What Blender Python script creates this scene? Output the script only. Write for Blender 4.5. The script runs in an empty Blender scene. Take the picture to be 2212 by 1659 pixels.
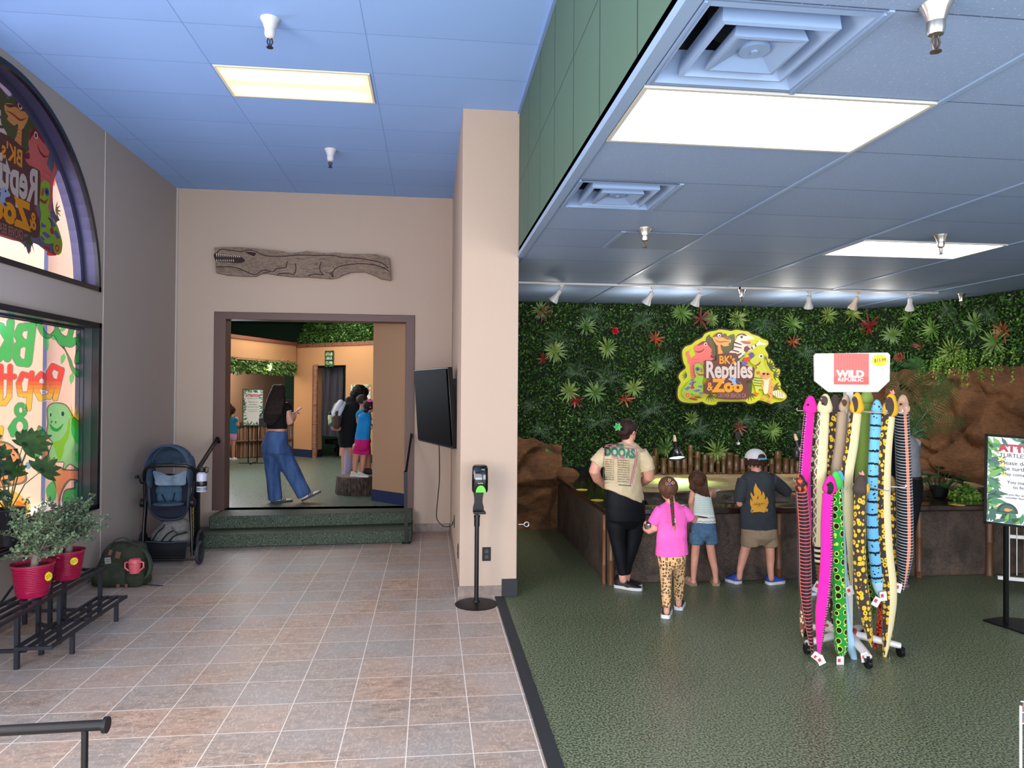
import bpy, math, random
import numpy as np
from math import sin, cos, pi, radians, sqrt
from mathutils import Vector, Matrix, Euler, noise
from mathutils.geometry import tessellate_polygon
from mathutils.bvhtree import BVHTree

SC = bpy.context.scene
COL = SC.collection
random.seed(7)
np.random.seed(7)

# ---------------------------------------------------------------- camera
IW, IH, FPX = 2212.0, 1659.0, 1537.0
YAW, PITCH, ROLL = radians(6.49), radians(0.553), radians(0.42)
CAM = Vector((0, 0, 1.805))
_F = Vector((sin(YAW)*cos(PITCH), cos(YAW)*cos(PITCH), sin(PITCH)))
_R0 = Vector((cos(YAW), -sin(YAW), 0)); _U0 = _R0.cross(_F)
_R = _R0*cos(ROLL) + _U0*sin(ROLL); _U = _U0*cos(ROLL) - _R0*sin(ROLL)
cd = bpy.data.cameras.new('camera'); cam = bpy.data.objects.new('camera', cd); COL.objects.link(cam)
cd.sensor_width = 36; cd.lens = 36*FPX/IW; cd.clip_start = .05; cd.clip_end = 200
cam.matrix_world = Matrix(((_R.x, _U.x, -_F.x, CAM.x), (_R.y, _U.y, -_F.y, CAM.y), (_R.z, _U.z, -_F.z, CAM.z), (0, 0, 0, 1)))
SC.camera = cam

# ---------------------------------------------------------------- colour management, world, daylight
SC.view_settings.view_transform = 'Standard'; SC.view_settings.look = 'None'
SC.view_settings.gamma = 1; SC.view_settings.use_curve_mapping = False
SC.view_settings.exposure = 0.22
SC.cycles.max_bounces = 7; SC.cycles.diffuse_bounces = 4; SC.cycles.glossy_bounces = 3
SC.cycles.transmission_bounces = 5; SC.cycles.transparent_max_bounces = 8
SC.cycles.sample_clamp_indirect = 4; SC.cycles.caustics_reflective = False; SC.cycles.caustics_refractive = False
wd = bpy.data.worlds.new('world'); SC.world = wd; wd.use_nodes = True
bg = wd.node_tree.nodes['Background']; bg.inputs[0].default_value = (.66, .78, 1, 1); bg.inputs[1].default_value = 4.0

def lamp(name, typ, loc, energy, color=(1, 1, 1), target=None, **kw):
    d = bpy.data.lights.new(name, typ); d.energy = energy; d.color = color
    for k, v in kw.items(): setattr(d, k, v)
    o = bpy.data.objects.new(name, d); COL.objects.link(o); o.location = loc
    if target is not None:
        o.rotation_euler = (Vector(target)-Vector(loc)).to_track_quat('-Z', 'Y').to_euler()
    return o
lamp('sun', 'SUN', (0, 0, 20), 9, (1, .93, .82), (-8.2, 3.5, 0), angle=radians(1))
# daylight through the shop front behind the camera
lamp('shopfront_daylight', 'AREA', (-0.6, -1.75, 1.9), 95, (1, .95, .89), (-0.5, 6, 2.0), shape='RECTANGLE', size=4.4, size_y=2.9)
lamp('side_window_daylight', 'AREA', (-3.12, 1.3, 2.2), 225, (1, .95, .9), (3, 3.2, 1.7), shape='RECTANGLE', size=2.9, size_y=2.9)
lamp('ceiling_uplight_fill', 'AREA', (-0.6, -1.7, .8), 100, (.9, .94, 1), (-1.0, 5.5, 4.6), shape='RECTANGLE', size=4.2, size_y=1.0)  # added uplight for the blue ceiling, stands in for bounce off sunlit paving
lamp('arch_ceiling_fill', 'AREA', (-3.62, 5.6, 2.46), 60, (.62, .7, 1), (-1.6, 5.6, 4.5), shape='RECTANGLE', size=.4, size_y=2.8)  # added lamp hidden outside below the arch, brightens the ceiling near the window
lamp('shopfront_daylight', 'AREA', (3.8, -1.75, 1.6), 150, (1, .97, .93), (3.6, 6, 1.2), shape='RECTANGLE', size=3.6, size_y=2.4)

# ---------------------------------------------------------------- projection helpers (picture point -> place at a known depth)
def ray(x, y): return _F + _R*((x-IW/2)/FPX) - _U*((y-IH/2)/FPX)
def P(x, y, Y):
    d = ray(x, y); return CAM + d*((Y-CAM.y)/d.y)
def PX(x, y, X):
    d = ray(x, y); return CAM + d*((X-CAM.x)/d.x)
def PZ(x, y, Z):
    d = ray(x, y); return CAM + d*((Z-CAM.z)/d.z)
V = Vector

# ---------------------------------------------------------------- materials
def lin(h):
    if not isinstance(h, str): return tuple(h)[:3]
    h = h.lstrip('#'); c = [int(h[i:i+2], 16)/255 for i in (0, 2, 4)]
    return tuple(x/12.92 if x <= .04045 else ((x+.055)/1.055)**2.4 for x in c)
class N:
    """small wrapper to write node trees"""
    def __init__(s, name):
        s.m = bpy.data.materials.new(name); s.m.use_nodes = True; s.t = s.m.node_tree
        s.b = s.t.nodes['Principled BSDF']; s.out = s.t.nodes['Material Output']
    def n(s, typ, _p=None, **inp):
        q = s.t.nodes.new('ShaderNode'+typ)
        for k, v in (_p or {}).items(): setattr(q, k, v)
        for k, v in inp.items(): s.set(q, k, v)
        return q
    def set(s, q, k, v):
        i = q.inputs[int(k[1:])] if k[0] == '_' and k[1:].isdigit() else q.inputs[k.replace('_', ' ')]
        if isinstance(v, bpy.types.NodeSocket): s.t.links.new(v, i)
        elif isinstance(v, bpy.types.Node): s.t.links.new(v.outputs[0], i)
        elif isinstance(v, str) or (isinstance(v, tuple) and len(v) == 3 and i.type == 'RGBA'): i.default_value = (*lin(v), 1)
        else: i.default_value = v
    def m_(s, op, a, b=0.0, c=None, clamp=False):
        q = s.n('Math', {'operation': op, 'use_clamp': clamp}, _0=a, _1=b)
        if c is not None: s.set(q, '_2', c)
        return q.outputs[0]
    def mix(s, f, a, b, typ='MIX'):
        q = s.n('Mix', {'data_type': 'RGBA', 'blend_type': typ}); s.set(q, '_0', f); s.set(q, '_6', a); s.set(q, '_7', b); return q.outputs[2]
    def ramp(s, f, *st):
        q = s.n('ValToRGB', _0=f); e = q.color_ramp.elements
        while len(e) < len(st): e.new(.5)
        for i, (p, c) in enumerate(st):
            e[i].position = p; e[i].color = (*lin(c), 1) if not isinstance(c, (int, float)) else (c, c, c, 1)
        return q.outputs[0]
    def pos(s): return s.n('NewGeometry').outputs[0]
    def obj(s): return s.n('TexCoord').outputs[3]
    def uv(s): return s.n('TexCoord').outputs[2]
    def mapv(s, v, loc=(0, 0, 0), sc=(1, 1, 1), rot=(0, 0, 0)): return s.n('Mapping', Vector=v, Location=loc, Scale=sc, Rotation=rot).outputs[0]
    def noise(s, v, scale, detail=3, rough=.55, dist=0, col=False):
        q = s.n('TexNoise', Vector=v, Scale=scale, Detail=detail, Roughness=rough, Distortion=dist); return q.outputs[1 if col else 0]
    def voro(s, v, scale, feature='F1', rnd=1.0):
        q = s.n('TexVoronoi', {'feature': feature}, Vector=v, Scale=scale, Randomness=rnd); return q.outputs[0]
    def bump(s, h, strength=.3, dist=.01): s.set(s.b, 'Normal', s.n('Bump', Strength=strength, Distance=dist, Height=h))
    def base(s, c): s.set(s.b, 'Base_Color', c); return s
    def p(s, **k):
        for a, v in k.items(): s.set(s.b, a, v)
        return s
MC = {}
def mat(col, rough=.6, metal=0.0, bump=None, var=None, em=0, emc=None, coat=0, spec=.5, trans=0, name=None):
    key = (str(col), rough, metal, str(bump), str(var), em, str(emc), coat, spec, trans)
    if key in MC: return MC[key]
    n = N(name or 'paint_'+(col.strip('#') if isinstance(col, str) else 'mix'))
    c = col
    if var:  # (scale, colour2, [low, high])
        lo, hi = (var[2], var[3]) if len(var) > 2 else (.35, .65)
        c = n.mix(n.ramp(n.noise(n.obj(), var[0], 4), (lo, 0), (hi, 1)), col, var[1])
    n.base(c); n.p(Roughness=rough, Metallic=metal, Coat_Weight=coat, Specular_IOR_Level=spec)
    if bump: n.bump(n.noise(n.obj(), bump[0], 3), bump[1], bump[2] if len(bump) > 2 else .01)
    if em: n.p(Emission_Color=emc or col, Emission_Strength=em)
    if trans:
        tr = n.n('BsdfTranslucent'); n.set(tr, 'Color', c)
        mx = n.n('MixShader', _0=trans, _1=n.b.outputs[0], _2=tr.outputs[0]); n.t.links.new(mx.outputs[0], n.out.inputs[0])
    MC[key] = n.m
    return n.m
def M(f):
    """build a node material once"""
    if f.__name__ not in MC:
        n = N(f.__name__); f(n); MC[f.__name__] = n.m
    return MC[f.__name__]

# ---------------------------------------------------------------- mesh builder
def frame_of(d, up=None):
    d = V(d).normalized(); up = V(up) if up is not None else V((0, 0, 1))
    if abs(d.dot(up.normalized())) > .98: up = V((0, 1, 0)) if abs(d.y) < .9 else V((1, 0, 0))
    a = d.cross(up).normalized(); b = a.cross(d).normalized()
    return a, b, d
class G:
    def __init__(s): s.v = []; s.f = []; s.mi = []; s.uv = {}
    def add(s, vs, fs, mi=0, uvs=None):
        o = len(s.v); s.v += [tuple(p) for p in vs]
        for k, f in enumerate(fs):
            if uvs is not None: s.uv[len(s.f)] = uvs[k]
            s.f.append(tuple(i+o for i in f)); s.mi.append(mi)
        return s
    def box(s, x0, x1, y0, y1, z0, z1, mi=0):
        v = [(x, y, z) for z in (z0, z1) for y in (y0, y1) for x in (x0, x1)]
        return s.add(v, [(0, 2, 3, 1), (4, 5, 7, 6), (0, 1, 5, 4), (2, 6, 7, 3), (0, 4, 6, 2), (1, 3, 7, 5)], mi)
    def obox(s, c, size, R=None, mi=0):
        h = V(size)/2; R = R or Matrix.Identity(3)
        v = [V(c)+R@V((x*h.x, y*h.y, z*h.z)) for z in (-1, 1) for y in (-1, 1) for x in (-1, 1)]
        return s.add(v, [(0, 2, 3, 1), (4, 5, 7, 6), (0, 1, 5, 4), (2, 6, 7, 3), (0, 4, 6, 2), (1, 3, 7, 5)], mi)
    def bar(s, p, q, w, h=None, up=None, mi=0):
        p, q = V(p), V(q); a, b, d = frame_of(q-p, up); R = Matrix((a, d, b)).transposed()
        return s.obox((p+q)/2, (w, (q-p).length, h or w), R, mi)
    def loft(s, rings, mi=0, cap=True, closed=True):
        n = len(rings[0]); vs = [p for r in rings for p in r]; fs = []
        for i in range(len(rings)-1):
            for j in range(n if closed else n-1):
                k = (j+1) % n; fs.append((i*n+j, i*n+k, (i+1)*n+k, (i+1)*n+j))
        if cap: fs += [tuple(range(n-1, -1, -1)), tuple((len(rings)-1)*n+j for j in range(n))]
        return s.add(vs, fs, mi)
    def tube(s, pts, r, n=12, cap=True, mi=0, side=None, uv=False):
        """r: number, list, or list of (a, b) half axes; a lies along 'side'"""
        pts = [V(p) for p in pts]; m = len(pts)
        if not isinstance(r, (list, tuple)): r = [r]*m
        rings = []; a0 = V(side) if side is not None else None; prev = None
        L = [0]
        for i in range(1, m): L.append(L[-1]+(pts[i]-pts[i-1]).length)
        for i in range(m):
            d = (pts[min(i+1, m-1)]-pts[max(i-1, 0)]).normalized()
            if a0 is not None: a = (a0-d*a0.dot(d)).normalized()
            elif prev is None: a = frame_of(d)[0]
            else:
                a = (prev-d*prev.dot(d)).normalized()
            prev = a; b = a.cross(d).normalized()
            ra, rb = r[i] if isinstance(r[i], (tuple, list)) else (r[i], r[i])
            rings.append([pts[i]+a*(cos(2*pi*j/n)*ra)+b*(sin(2*pi*j/n)*rb) for j in range(n)])
        o = len(s.v); f0 = len(s.f); s.loft(rings, mi, cap)
        if uv:
            k = f0
            for i in range(m-1):
                for j in range(n):
                    s.uv[k] = [(j/n, L[i]), ((j+1)/n, L[i]), ((j+1)/n, L[i+1]), (j/n, L[i+1])]; k += 1
        return s
    def cyl(s, p, q, r0, r1=None, n=16, mi=0, cap=True): return s.tube([p, q], [r0, r0 if r1 is None else r1], n, cap, mi)
    def lathe(s, prof, c=(0, 0, 0), n=24, R=None, mi=0, cap=True):
        R = R or Matrix.Identity(3); c = V(c)
        return s.loft([[c+R@V((cos(2*pi*j/n)*r, sin(2*pi*j/n)*r, z)) for j in range(n)] for r, z in prof], mi, cap)
    def ell(s, c, r, R=None, n=16, m=10, mi=0):
        if not isinstance(r, (tuple, list)): r = (r, r, r)
        R = R or Matrix.Identity(3); c = V(c)
        rings = []
        for i in range(m+1):
            t = pi*i/m; t = min(max(t, .04), pi-.04)
            rings.append([c+R@V((sin(t)*cos(2*pi*j/n)*r[0], sin(t)*sin(2*pi*j/n)*r[1], -cos(t)*r[2])) for j in range(n)])
        return s.loft(rings, mi)
    def limb(s, pts, radii, n=14, side=None):
        """closed rounded tube for bodies"""
        pts = [V(p) for p in pts]; r = [q if isinstance(q, (tuple, list)) else (q, q) for q in radii]
        d0 = (pts[0]-pts[1]).normalized(); d1 = (pts[-1]-pts[-2]).normalized()
        def capend(p, d, q):
            return [(p+d*(min(q)*k), (q[0]*c, q[1]*c)) for k, c in ((.5, .87), (.85, .5), (.99, .12))]
        A = capend(pts[0], d0, r[0])[::-1]; B = capend(pts[-1], d1, r[-1])
        al = [a for a, _ in A]+pts+[b for b, _ in B]; rr = [a for _, a in A]+r+[b for _, b in B]
        return s.tube(al, rr, n, True, 0, side)
    def plate(s, poly, f, t=0.0, mi=0):
        """polygon in (u, v); f maps (u, v, w) to the place; t = thickness along w"""
        poly = [V((p[0], p[1], 0)) for p in poly]; tri = tessellate_polygon([poly]); n = len(poly)
        if t:
            vs = [f(p.x, p.y, 0) for p in poly]+[f(p.x, p.y, t) for p in poly]
            fs = [tuple(a) for a in tri]+[tuple(n+i for i in a[::-1]) for a in tri]+[(i, (i+1) % n, n+(i+1) % n, n+i) for i in range(n)]
        else: vs = [f(p.x, p.y, 0) for p in poly]; fs = [tuple(a) for a in tri]
        return s.add(vs, fs, mi)
    def holed(s, outer, holes, f, t, mi=0):
        loops = [[V((a, b, 0)) for a, b in L] for L in [outer]+holes]; tri = tessellate_polygon(loops)
        flat = [p for L in loops for p in L]; n = len(flat)
        vs = [f(p.x, p.y, 0) for p in flat]+[f(p.x, p.y, t) for p in flat]
        fs = [tuple(a) for a in tri]+[tuple(n+i for i in a[::-1]) for a in tri]; o = 0
        for L in loops:
            k = len(L)
            fs += [(o+i, o+(i+1) % k, n+o+(i+1) % k, n+o+i) for i in range(k)]; o += k
        return s.add(vs, fs, mi)
    def leaf(s, p, d, nrm, L, w, curl=.15, mi=0):
        d = V(d).normalized(); a = d.cross(V(nrm)).normalized(); nn = a.cross(d).normalized(); p = V(p)
        m = p+d*(L*.45)+nn*(curl*L*.5)
        return s.add([p, m+a*w*.5+nn*(.12*w), p+d*L, m-a*w*.5+nn*(.12*w), m], [(0, 1, 4), (1, 2, 4), (2, 3, 4), (3, 0, 4)], mi)
    def blade(s, p, d, up, L, w, droop=.5, k=5, mi=0, twist=0):
        """long drooping leaf of k segments"""
        p = V(p); d = V(d).normalized(); vs = []; fs = []
        for i in range(k+1):
            t = i/k; a = d.cross(V(up)).normalized(); ww = w*.5*(sin(pi*min(.06+t*.94, .985))**.7)
            vs += [p+a*ww, p-a*ww]; p = p+d*(L/k); d = (d-V(up)*(droop/k)).normalized()
            if i: fs.append((2*i-2, 2*i-1, 2*i+1, 2*i))
        return s.add(vs, fs, mi)

def link(o): COL.objects.link(o); return o
def world_of(o): return world_of(o.parent)@o.matrix_basis if o.parent else o.matrix_basis.copy()
def to_obj(name, g, mats, parent=None, smooth=35, bev=0, uvname='UVMap', sub=0):
    me = bpy.data.meshes.new(name)
    if isinstance(g, bpy.types.Mesh): me = g; me.name = name
    else:
        vs = g.v
        if parent is not None:
            im = world_of(parent).inverted(); vs = [im@V(p) for p in vs]
        me.from_pydata([tuple(p) for p in vs], [], g.f)
        me.polygons.foreach_set('material_index', g.mi)
        if g.uv:
            u = me.uv_layers.new(name=uvname)
            for k, c in g.uv.items():
                for li, q in zip(me.polygons[k].loop_indices, c): u.data[li].uv = q
    for m in (mats if isinstance(mats, (list, tuple)) else [mats]): me.materials.append(m)
    me.validate(); me.update()
    if smooth:
        me.polygons.foreach_set('use_smooth', [True]*len(me.polygons)); me.set_sharp_from_angle(angle=radians(smooth))
    o = bpy.data.objects.new(name, me)
    if parent is not None: o.parent = parent
    link(o)
    if bev:
        b = o.modifiers.new('bevel', 'BEVEL'); b.width = bev; b.segments = 2; b.limit_method = 'ANGLE'; b.angle_limit = radians(40)
    if sub:
        b = o.modifiers.new('sub', 'SUBSURF'); b.levels = b.render_levels = sub
    return o
def tag(o, label, cat, group=None, kind=None):
    o['label'] = label; o['category'] = cat
    if group: o['group'] = group
    if kind: o['kind'] = kind
    return o
def thing(name, loc, label, cat, group=None, rz=0):
    o = bpy.data.objects.new(name, None); o.empty_display_size = .1; link(o); o.location = loc; o.rotation_euler = (0, 0, rz)
    bpy.context.view_layer.update() if False else None
    o.matrix_basis = Matrix.Translation(V(loc))@Matrix.Rotation(rz, 4, 'Z')
    return tag(o, label, cat, group)
def struct(name, g, mats, **k):
    o = to_obj(name, g, mats, **k); o['kind'] = 'structure'; return o
def dup(root, loc=None, rz=None, label=None):
    r = root.copy(); link(r)
    if loc is not None: r.location = loc
    if rz is not None: r.rotation_euler = (0, 0, rz)
    if label: r['label'] = label
    for ch in list(root.children):
        c = ch.copy(); link(c); c.parent = r
        for g in ch.children:
            d = g.copy(); link(d); d.parent = c
    return r
def remesh(g, voxel, smooth=4, disp=None):
    """melt overlapping shapes into one continuous skin"""
    me = bpy.data.meshes.new('tmp'); me.from_pydata([tuple(p) for p in g.v], [], g.f); me.update()
    o = bpy.data.objects.new('tmp', me); link(o)
    m = o.modifiers.new('r', 'REMESH'); m.mode = 'VOXEL'; m.voxel_size = voxel; m.use_smooth_shade = True
    if smooth:
        q = o.modifiers.new('s', 'SMOOTH'); q.factor = .5; q.iterations = smooth
    dg = bpy.context.evaluated_depsgraph_get(); ev = o.evaluated_get(dg)
    out = bpy.data.meshes.new_from_object(ev)
    bpy.data.objects.remove(o); bpy.data.meshes.remove(me)
    h = G(); h.v = [tuple(v.co) for v in out.vertices]; h.f = [tuple(p.vertices) for p in out.polygons]; h.mi = [0]*len(h.f)
    bpy.data.meshes.remove(out)
    if disp:
        nn = [V((0, 0, 0)) for _ in h.v]
        for f in h.f:
            a, b, c = V(h.v[f[0]]), V(h.v[f[1]]), V(h.v[f[2]]); q = (b-a).cross(c-a)
            for i in f: nn[i] = nn[i]+q
        h.v = [tuple(V(p)+nn[i].normalized()*disp(V(p))) for i, p in enumerate(h.v)]
    return h
def spline(pts, k=6, closed=True):
    """Catmull-Rom through 2-D points"""
    n = len(pts); out = []
    for i in range(n if closed else n-1):
        g = lambda j: pts[j % n] if closed else pts[min(max(j, 0), n-1)]
        p0, p1, p2, p3 = g(i-1), g(i), g(i+1), g(i+2)
        for s_ in range(k):
            t = s_/k
            out.append(tuple(.5*(2*b+(c-a)*t+(2*a-5*b+4*c-d)*t*t+(3*b-a-3*c+d)*t**3) for a, b, c, d in zip(p0, p1, p2, p3)))
    if not closed: out.append(tuple(pts[-1]))
    return out
def text_geo(s, f, size=1, bold=0.0, mi=0, g=None, align='LEFT', width=None, cuts=0):
    """lettering as flat geometry; f maps (u, v, w)"""
    cu = bpy.data.curves.new('t', 'FONT'); cu.body = s; cu.size = size; cu.offset = bold; cu.align_x = align; cu.resolution_u = 3
    o = bpy.data.objects.new('t', cu); link(o); me = bpy.data.meshes.new_from_object(o.evaluated_get(bpy.context.evaluated_depsgraph_get()))
    k = 1
    if width and len(me.vertices):
        xs = [v.co.x for v in me.vertices]; k = width/max(max(xs)-min(xs), 1e-6)
    g = g or G(); g.add([f(v.co.x*k, v.co.y, 0) for v in me.vertices], [tuple(p.vertices) for p in me.polygons], mi)
    bpy.data.objects.remove(o); bpy.data.curves.remove(cu); bpy.data.meshes.remove(me)
    return g
def plane(o, u, v):
    o, u, v = V(o), V(u), V(v); w = u.cross(v).normalized()
    return lambda a, b, c=0: o+u*a+v*b+w*c
# ================================================================ setting
XL, ZC, ZR, YB, XC0, XC1, YC = -3.14, 4.28, 2.99, 9.19, .26, .762, 6.23
@M
def tile_mat(n):
    v = n.mapv(n.pos(), (-.224, -4.549, 0))
    b = n.n('TexBrick', {'offset': 0.0, 'squash': 1.0}, Vector=v, Color1='#c39a7e', Color2='#968a80', Mortar='#c9c2ba', Scale=1.0, Mortar_Size=.0035, Mortar_Smooth=.3, Bias=0.0, Brick_Width=.3317, Row_Height=.3317)
    big = n.noise(n.pos(), 1.3, 2); st = n.noise(n.mapv(n.pos(), sc=(5, 16, 1), rot=(0, 0, .35)), 1.6, 6, .65, 1.2)
    st2 = n.noise(n.mapv(n.pos(), sc=(9, 5, 1), rot=(0, 0, -.5)), 3, 5, .6, 2.5)
    c = n.mix(n.ramp(st, (.35, 0), (.68, 1)), '#66584f', '#c2a48e'); c = n.mix(n.ramp(big, (.35, 0), (.62, .75)), c, '#979a9a')
    c = n.mix(n.ramp(st2, (.55, 0), (.6, .75), (.64, 0)), c, '#d9c9bb')
    c = n.mix(.3, c, b.outputs[0]); c = n.mix(b.outputs[1], c, '#ddd4ca')
    n.base(c); n.p(Roughness=n.ramp(st, (.2, .33), (.8, .55)))
    h = n.m_('SUBTRACT', n.m_('ADD', n.m_('MULTIPLY', st, .5), n.m_('MULTIPLY', st2, .35)), b.outputs[1]); n.bump(h, .5, .004)
@M
def rubber_mat(n):
    f = n.noise(n.pos(), 85, 2, .5); big = n.noise(n.pos(), 1.1, 3)
    c = n.mix(n.ramp(f, (.4, 0), (.62, 1)), '#1c2318', '#7e8a67'); c = n.mix(n.m_('MULTIPLY', big, .25), c, '#6a7560')
    n.base(c); n.p(Roughness=n.ramp(n.noise(n.pos(), 45, 2), (.3, .26), (.7, .5))); n.bump(f, .5, .004)
@M
def rubber_up_mat(n):
    f = n.noise(n.pos(), 110, 2, .5)
    c = n.mix(n.ramp(f, (.4, 0), (.62, 1)), '#303c34', '#77877a')
    n.base(c); n.p(Roughness=n.ramp(n.noise(n.pos(), 30, 2), (.3, .24), (.7, .42))); n.bump(f, .3, .003)
@M
def riser_mat(n):
    f = n.noise(n.pos(), 120, 2, .5)
    n.base(n.mix(n.ramp(f, (.42, 0), (.66, 1)), '#0c120c', '#586a50')); n.p(Roughness=.6); n.bump(f, .9, .006)
@M
def ceiling_blue(n):
    v = n.mapv(n.pos(), (.471, -5.62, 0))
    b = n.n('TexBrick', {'offset': 0.0}, Vector=v, Color1='#8fb4ea', Color2='#8bb0e6', Mortar='#6487c0', Scale=1.0, Mortar_Size=.003, Mortar_Smooth=.1, Brick_Width=1.221, Row_Height=.609)
    x = n.noise(n.mapv(n.pos(), sc=(1, 1, 1)), 260, 1, .4)
    n.base(n.mix(n.m_('MULTIPLY', n.noise(n.pos(), .8, 3), .18), b.outputs[0], '#a3bfee')); n.p(Roughness=.75, Specular_IOR_Level=.3)
    n.bump(n.m_('SUBTRACT', n.m_('MULTIPLY', x, .6), n.m_('MULTIPLY', b.outputs[1], 1.5)), .35, .003)
@M
def ceiling_slate(n):
    v = n.mapv(n.pos(), (-.80, -2.655, 0))
    b = n.n('TexBrick', {'offset': 0.0}, Vector=v, Color1='#8196b6', Color2='#7d92b2', Mortar='#46566e', Scale=1.0, Mortar_Size=.0035, Mortar_Smooth=.1, Brick_Width=1.242, Row_Height=.614)
    x = n.noise(n.pos(), 140, 2, .5)
    n.base(n.mix(n.ramp(n.noise(n.pos(), 90, 1), (.66, 0), (.72, .5)), b.outputs[0], '#b4c4d6')); n.p(Roughness=.6)
    n.bump(n.m_('SUBTRACT', n.m_('MULTIPLY', x, .5), b.outputs[1]), .4, .004)
def stucco(name, c, amt=.25):
    if name in MC: return MC[name]
    n = N(name); n.base(n.mix(n.m_('MULTIPLY', n.noise(n.pos(), 1.5, 3), .12), c, '#b9a999')); n.p(Roughness=.85, Specular_IOR_Level=.3)
    n.bump(n.noise(n.pos(), 75, 3, .6), amt, .006); MC[name] = n.m; return n.m
wallpaint = stucco('wall_cream', '#b8a493'); wall_shaded = stucco('wall_cream_shaded', '#a89e96', .12)  # second one: greyer copy of the wall paint, shade put into its colour
@M
def green_panel(n):
    z = n.n('SeparateXYZ', Vector=n.pos())
    fy = n.m_('FRACT', n.m_('DIVIDE', n.m_('ADD', z.outputs[1], -2.60+12.2*2), .61))
    g1 = n.m_('LESS_THAN', n.m_('ABSOLUTE', n.m_('SUBTRACT', fy, .5)), .488)
    g2 = n.m_('GREATER_THAN', n.m_('ABSOLUTE', n.m_('SUBTRACT', z.outputs[2], 3.64)), .004)
    g = n.m_('MULTIPLY', g1, g2)
    n.base(n.mix(g, '#1c2c22', '#445f4f')); n.p(Roughness=.75); n.bump(g, .6, .01)
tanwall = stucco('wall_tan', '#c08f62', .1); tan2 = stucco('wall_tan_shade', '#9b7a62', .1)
brownpaint = mat('#5c4038', .5, name='trim_brown'); black = mat('#08090b', .45, spec=.3, name='black_metal'); blackm = mat('#0d0e10', .7, spec=.25, name='black_matte')
white = mat('#dfdedb', .5, name='white_paint'); chrome = mat('#c9c5bd', .28, 1.0, name='brushed_metal'); navy = mat('#1c2a4c', .5, name='navy_base')

# floors
T = .3317
g = G(); g.box(-3.3, .575, -1.9, 9.4, -.1, 0); struct('floor', g, tile_mat)
g = G(); g.box(.645, 9, -1.9, 9.9, -.1, 0); struct('floor', g, rubber_mat)
g = G(); g.box(.57, .65, -1.9, 6.25, -.1, .006); struct('trim_1', g, mat('#202326', .7), bev=.003)
# raised floor beyond the doorway and its two steps
g = G()
def step(xl, xr, yl, yr, z0, z1, yb=9.25): g.add([(xl, yl, z0), (xr, yr, z0), (xr, yb, z0), (xl, yb, z0), (xl, yl, z1), (xr, yr, z1), (xr, yb, z1), (xl, yb, z1)], [(3, 2, 1, 0), (4, 5, 6, 7), (0, 1, 5, 4), (1, 2, 6, 5), (2, 3, 7, 6), (3, 0, 4, 7)])
step(-2.60, -.215, 8.38, 8.52, 0, .15); step(-2.58, -.22, 8.72, 8.92, .15, .30)
o = struct('floor_steps', g, riser_mat, bev=.012)
g = G(); g.holed([(-2.9, 9.2), (.5, 9.2), (.5, 9.55), (3, 9.55), (3, 18.4), (-6.1, 18.4)], [], plane((0, 0, .3), (1, 0, 0), (0, 1, 0)), -.1); struct('floor', g, rubber_up_mat)

# left wall with the arched and the rectangular window openings
f = plane((XL, 0, 0), (0, 1, 0), (0, 0, 1))  # w points to +x
AY, AZ, AR = 5.67, 2.715, 1.5
arch = [(AY+AR*cos(a), AZ+AR*sin(a)) for a in [pi*i/40 for i in range(41)]]
rect = [(4.16, .655), (7.19, .655), (7.19, 2.42), (4.16, 2.42)]
g = G(); g.holed([(-2, -.1), (9.45, -.1), (9.45, 4.4), (-2, 4.4)], [arch, rect, [(-.3, .655), (2.9, .655), (2.9, 3.9), (-.3, 3.9)]], f, -.22)
struct('wall_left', g, wall_shaded)
# back wall with the cased opening
f = plane((0, YB, 0), (1, 0, 0), (0, 0, 1))  # w points to -y
g = G(); g.holed([(-3.4, -.1), (XC0+.01, -.1), (XC0+.01, 4.4), (-3.4, 4.4)], [[(-2.60, .30), (-.30, .30), (-.30, 2.70), (-2.60, 2.70)]], f, -.18)
struct('wall_back', g, wallpaint)
# column block between the two rooms
g = G(); g.box(XC0, XC1, YC, 9.45, -.1, 4.4); struct('wall_column', g, wallpaint, bev=.006)
# seams in the wall covering
g = G(); g.box(XL, XL+.004, 7.235, 7.245, .1, 4.28); struct('trim_2', g, mat('#c9c2ba', .6))
g = G(); g.box(XL, XL+.02, YB-.02, YB, .1, 4.28); struct('trim_3', g, mat('#b5aca4', .6))
g = G(); g.box(XL, 1.0, -2, 9.4, ZC, ZC+.1); struct('ceiling', g, ceiling_blue)
VENTS = [(1.104, 2.345), (1.112, 4.195)]
f = plane((0, 0, ZR), (1, 0, 0), (0, 1, 0))
g = G(); g.holed([(XC1, -2), (9, -2), (9, 9.9), (XC1, 9.9)], [[(a-.29, b-.285), (a+.29, b-.285), (a+.29, b+.285), (a-.29, b+.285)] for a, b in VENTS], f, .08); struct('ceiling', g, ceiling_slate)
g = G(); g.box(XC1, XC1+.036, -2, YC, ZR+.004, ZC+.1); struct('wall_bulkhead', g, green_panel)
edge = mat('#8097b4', .45)
g = G(); g.box(XC1-.012, XC1+.04, -2, YC, ZR-.008, ZR+.03); struct('trim_4', g, edge)
g = G(); g.box(XC1-.02, XC1, -2, YC, ZC-.025, ZC); struct('trim_5', g, mat('#7391bd', .5))
for x in (2.042, 3.284, 4.526, 5.768):
    g = G(); g.box(x-.011, x+.011, -2, 9.35, ZR-.008, ZR+.01); struct('trim_6', g, edge)
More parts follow.
